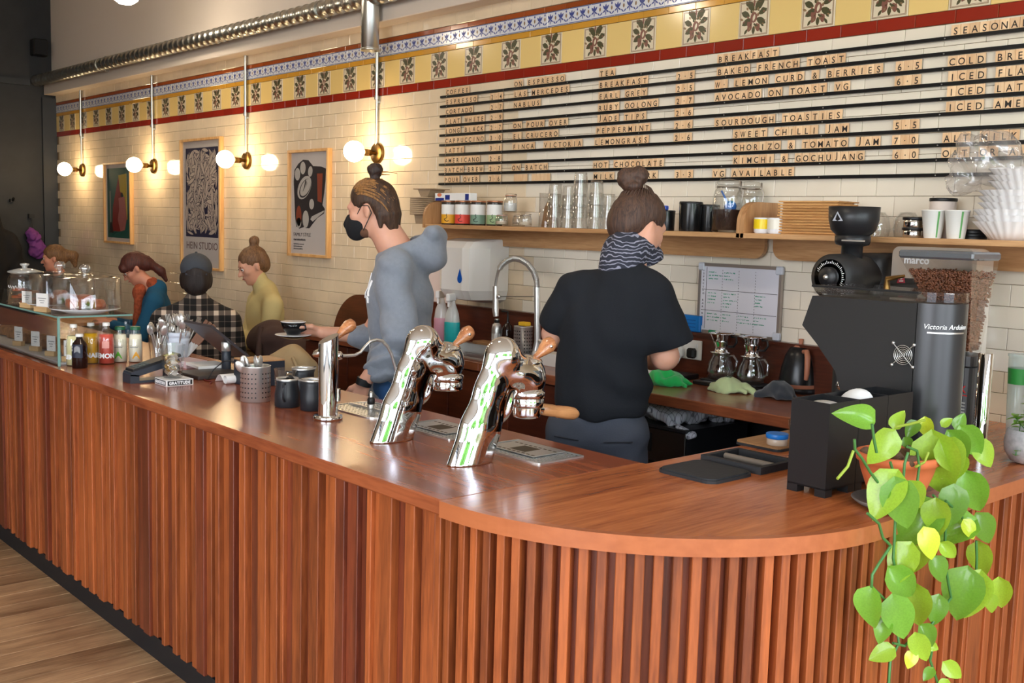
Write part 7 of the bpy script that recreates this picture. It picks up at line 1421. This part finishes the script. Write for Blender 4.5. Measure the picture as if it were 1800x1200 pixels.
# ---- seated customers
def seated(name, label, loc, th, hc, yaw, pitch, roll, torso_m, hairf, fem=True, extra=None, arms='lap', skin=M_skin, torso_w=1.0, brow=M_iris, dispf=.006, seed=1, sh=1.08, s=.97):
    t = thing('person', label, 'person', loc, th); hd, R = head_prims(hc, yaw, pitch, roll, s, fem); nz = sh + .04
    w = .17 * torso_w
    if arms == 'cross': A_r = [(w + .015, .0, sh - .09), (w + .04, .06, sh - .34), (-.08, .20, sh - .30)]; A_l = [(-w - .015, .0, sh - .09), (-w - .04, .06, sh - .35), (.10, .22, sh - .34)]
    elif arms == 'table': A_r = [(w + .015, .0, sh - .09), (w + .06, .10, sh - .33), (.08, .34, .79)]; A_l = [(-w - .015, .0, sh - .09), (-w - .06, .10, sh - .33), (-.08, .34, .79)]
    body = hd + [cap((0, -.0, sh), (hc[0] * .8, hc[1] * .7, hc[2] - .07), .054, .048, k=.03), ell((0, 0, sh - .16), (w * .9, .09, .18), k=.05), ell((0, 0, .62), (.15, .11, .16), k=.05)]
    for A in (A_r, A_l): body += limb((A[0], .05), (A[1], .038), (A[2], .026)); dd = Vector(A[2]) - Vector(A[1]); body += hand_prims(A[2], dd, (0, -.3, -1), 1 if A is A_l else -1, .4, .92)
    for sx in (-.1, .1): body += limb(((sx, 0, .54), .08), ((sx * 1.2, .42, .53), .06), ((sx * 1.2, .42, .09), .04)) + limb(((sx * 1.2, .40, .04), .036), ((sx * 1.2, .55, .03), .028))
    bodyc('body', body, .009, skin, t)
    top = [ell((0, 0, sh - .17), (w * 1.08, .115, .18), k=.06), ell((0, 0, .68), (.16 * torso_w, .125, .2), k=.07), cap((0, -.005, sh + .005), (-w * .95, 0, sh - .065), .058, .056, k=.04), cap((0, -.005, sh + .005), (w * .95, 0, sh - .065), .058, .056, k=.04)]
    for A in (A_r, A_l): e = Vector(A[1]).lerp(Vector(A[2]), .8); top += limb((A[0], .066), (A[1], .054), (tuple(e), .040))
    top += (extra or [])
    bodyc('sweater' if not isinstance(torso_m, tuple) else torso_m[0], top, .009, torso_m if not isinstance(torso_m, tuple) else torso_m[1], t, fold(dispf, 18, seed))
    legs = [ell((0, 0, .56), (.17, .15, .11), k=.05)]
    for sx in (-.1, .1): legs += limb(((sx, 0, .55), .095), ((sx * 1.2, .42, .54), .075), ((sx * 1.2, .42, .10), .055))
    bodyc('trousers', legs, .014, mat('dark trousers', srgb(30, 32, 40), .9), t)
    hairf(t, R, hc, s); return t, R
def hair_set(m, prims, vox=.007, f=.003, name='hair', seed=2):
    def g(t, R, hc, s):
        bodyc(name, [prim_xf(p, R, hc) for p in prims], vox, m, t, fold(f, 90, seed, (1, 1, .3)))
    return g
cutface = [neg(ell((0, .112, -.02), (.068, .072, .088), k=.015)), neg(rbox((0, .075, -.09), (.12, .07, .07), 0, k=.01)), neg(ell((.088, .0, -.015), (.03, .024, .036), k=.01)), neg(ell((-.088, .0, -.015), (.03, .024, .036), k=.01))]
M_ging = hairmat('dark blonde hair', srgb(134, 96, 62), srgb(80, 54, 36))
hb = hair_set(M_ging, [ell((0, -.015, .038), (.078, .098, .086), k=.02), ell((0, -.06, -.01), (.062, .05, .06), k=.03)] + cutface + [ell((0, -.07, .145), (.036, .034, .034), k=.012), cap((0, -.05, .11), (0, -.06, .13), .025, .02, k=.02)])
v = on_y(462, 490, 3.34)
t, R = seated('person', 'blonde woman with high bun in a cream roll neck sitting with arms folded', (v.x - .15, 3.44, 0), PI - .22, (0, .08, 1.30), -.02, .42, 0, ('rollneck_sweater', mat('cream knit', srgb(204, 186, 130), .95, bump=.3, bscale=220)), hb, arms='cross', extra=[cap((0, .01, 1.13), (0, .045, 1.215), .062, .056, k=.02)], torso_w=.95, sh=1.14)
face_bits(t, R, (0, .08, 1.30), hairmat('brow hair', srgb(110, 76, 50), srgb(80, 54, 36)), .97)
# man in plaid and cap
def plaid():
    m = bpy.data.materials.new('plaid flannel'); m.use_nodes = True; n = m.node_tree.nodes; L = m.node_tree.links; b = n['Principled BSDF']; b.inputs['Roughness'].default_value = .95
    tcn = n.new('ShaderNodeTexCoord'); sx = n.new('ShaderNodeSeparateXYZ'); L.new(tcn.outputs['Object'], sx.inputs[0])
    def band(out, s, w, off=0):
        a = n.new('ShaderNodeMath'); a.operation = 'MULTIPLY_ADD'; a.inputs[1].default_value = s; a.inputs[2].default_value = off; L.new(out, a.inputs[0]); f = n.new('ShaderNodeMath'); f.operation = 'FRACT'; L.new(a.outputs[0], f.inputs[0]); g_ = n.new('ShaderNodeMath'); g_.operation = 'LESS_THAN'; g_.inputs[1].default_value = w; L.new(f.outputs[0], g_.inputs[0]); return g_.outputs[0]
    def add(a, b2, k=1.0):
        x = n.new('ShaderNodeMath'); x.operation = 'MULTIPLY_ADD'; x.inputs[1].default_value = k; L.new(b2, x.inputs[0]); 
        if a is None: x.inputs[2].default_value = 0
        else: L.new(a, x.inputs[2])
        return x.outputs[0]
    acc = None
    for o, s in ((sx.outputs[0], 10.5), (sx.outputs[2], 10.5)): acc = add(acc, band(o, s, .28), .42); acc = add(acc, band(o, s, .06, .4), .18)
    rp = n.new('ShaderNodeValToRGB'); rp.color_ramp.elements[0].color = srgb(26, 24, 24); rp.color_ramp.elements[1].color = srgb(226, 206, 186); rp.color_ramp.elements[1].position = .85; e = rp.color_ramp.elements.new(.42); e.color = srgb(104, 92, 84); L.new(acc, rp.inputs[0]); L.new(rp.outputs[0], b.inputs['Base Color']); return m
M_hat = mat('charcoal cap cotton', srgb(66, 70, 78), .85, bump=.15, bscale=200); M_hdark = hairmat('near black hair', srgb(46, 34, 30), srgb(22, 16, 16))
hm = hair_set(M_hdark, [ell((0, -.02, .0), (.082, .094, .085), k=.02), ell((0, -.055, .03), (.06, .058, .05), k=.02), ell((0, -.055, -.05), (.070, .05, .06), k=.03), ell((.07, .0, -.02), (.02, .04, .05), k=.02), ell((-.07, .0, -.02), (.02, .04, .05), k=.02)] + cutface[:2])
v = on_y(345, 492, 2.70); th = math.atan2(.905, .425)
t, R = seated('person', 'man in black and cream plaid shirt and backwards charcoal cap, seen from behind', (v.x, 2.70, 0), th, (0, .02, 1.262), 0, .05, 0, ('plaid_shirt', plaid()), hm, fem=False, arms='table', torso_w=1.02, sh=1.095, extra=[cap((0, -.015, 1.075), (0, 0, 1.135), .068, .062, k=.02)], s=.97)
cp = [ell((0, -.012, .052), (.089, .103, .085), k=.02), neg(rbox((0, 0, -.06), (.2, .2, .075), 0, rotm(.12), k=.006)), neg(ell((0, -.115, .025), (.040, .03, .024), k=.004))]
bodyc('cap', [prim_xf(p, R, (0, .02, 1.262)) for p in cp], .006, M_hat, t); part('cap_strap', MB().tube([hp(R, (0, .02, 1.262), q) for q in ((-.055, -.085, .015), (-.03, -.102, .008), (0, -.108, .006), (.03, -.102, .008), (.055, -.085, .015))], .008, 8), M_hat, t); part('cap_button', MB().ball(hp(R, (0, .02, 1.262), (0, -.01, .138)), .008, 10), M_hat, t)
part('cap_peak', MB().prism([(.07 * math.cos(a), .06 + .075 * math.sin(a)) for a in [PI * i / 10 for i in range(11)]], 1.262 + .012, 1.262 + .02), M_hat, t)
ch_ = [o for o in C.objects if o.name == 'spindle_chair'][0]; ch_.location = (v.x, 2.70, 0); ch_.rotation_euler = (0, 0, th)
# woman in blue cardigan
M_aub = hairmat('auburn hair', srgb(92, 40, 30), srgb(44, 18, 16))
ha = hair_set(M_aub, [ell((0, -.012, .040), (.083, .102, .088), k=.02), ell((0, .075, .045), (.066, .030, .038), k=.02), ell((0, -.08, -.01), (.062, .05, .06), k=.03), cap((0, -.10, .0), (0, -.14, -.12), .035, .03, k=.03), cap((0, -.14, -.12), (0, -.13, -.2), .03, .014, k=.03), neg(ell((0, .112, -.04), (.07, .06, .066), k=.012)), neg(rbox((0, .075, -.09), (.12, .07, .07), 0, k=.01)), neg(ell((.088, .01, -.02), (.03, .026, .036), k=.01)), neg(ell((-.088, .01, -.02), (.03, .026, .036), k=.01))])
v = on_y(238, 480, 3.32); hc = (0, .15, 1.20)
t, R = seated('person', 'woman with auburn ponytail and glasses in a blue cardigan bending over her table', (v.x + .20, 3.40, 0), PI - .50, hc, .15, .62, 0, ('cardigan', mat('petrol blue knit', srgb(24, 82, 118), .95, bump=.25, bscale=200)), ha, arms='table', torso_w=1.0, sh=1.04, skin=M_skinp, extra=[])
face_bits(t, R, hc, M_aub, .97)
bodyc('rust_scarf', [cap((-.03, .03, 1.08), (.03, .03, 1.08), .05, .05, k=.03), cap((0, .08, 1.08), (0, .13, 1.01), .045, .045, k=.03), cap((-.02, .12, 1.03), (-.03, .14, .72), .04, .035, k=.03), cap((.03, .12, 1.0), (.05, .14, .8), .035, .03, k=.02)], .009, mat('rust print scarf', srgb(156, 74, 46), .95, nvar=.35, nscale=50), t, fold(.008, 30, 4))
g = MB()
for sx in (-1, 1): g.tube([hp(R, hc, (sx * .031 + .023 * math.cos(a), .104, .0 + .019 * math.sin(a)), .97) for a in [2 * PI * i / 16 for i in range(17)]], .0016, 5); g.tube([hp(R, hc, (sx * .054, .102, .004), .97), hp(R, hc, (sx * .078, .01, .008), .97)], .0016, 5)
part('glasses', g, mat('red brown frame', srgb(96, 44, 34), .3), t)
# first woman
M_lb = hairmat('light brown hair', srgb(150, 110, 70), srgb(78, 52, 36))
h1 = hair_set(M_lb, [ell((0, -.012, .040), (.081, .100, .086), k=.02), ell((0, -.07, .0), (.06, .05, .06), k=.03), cap((0, -.11, .03), (0, -.16, .0), .035, .04, k=.02), cap((0, -.16, .0), (0, -.165, -.09), .042, .02, k=.03)] + cutface)
v = on_y(100, 460, 3.32)
t, R = seated('person', 'woman with light brown ponytail sitting furthest away beside the dark wall', (v.x, 3.36, 0), PI - .48, (0, .06, 1.20), .05, .15, 0, ('dark_top', mat('dark olive top', srgb(58, 56, 48), .95)), h1, arms='table', sh=1.0, skin=M_skinp)
face_bits(t, R, (0, .06, 1.20), M_lb, .97)
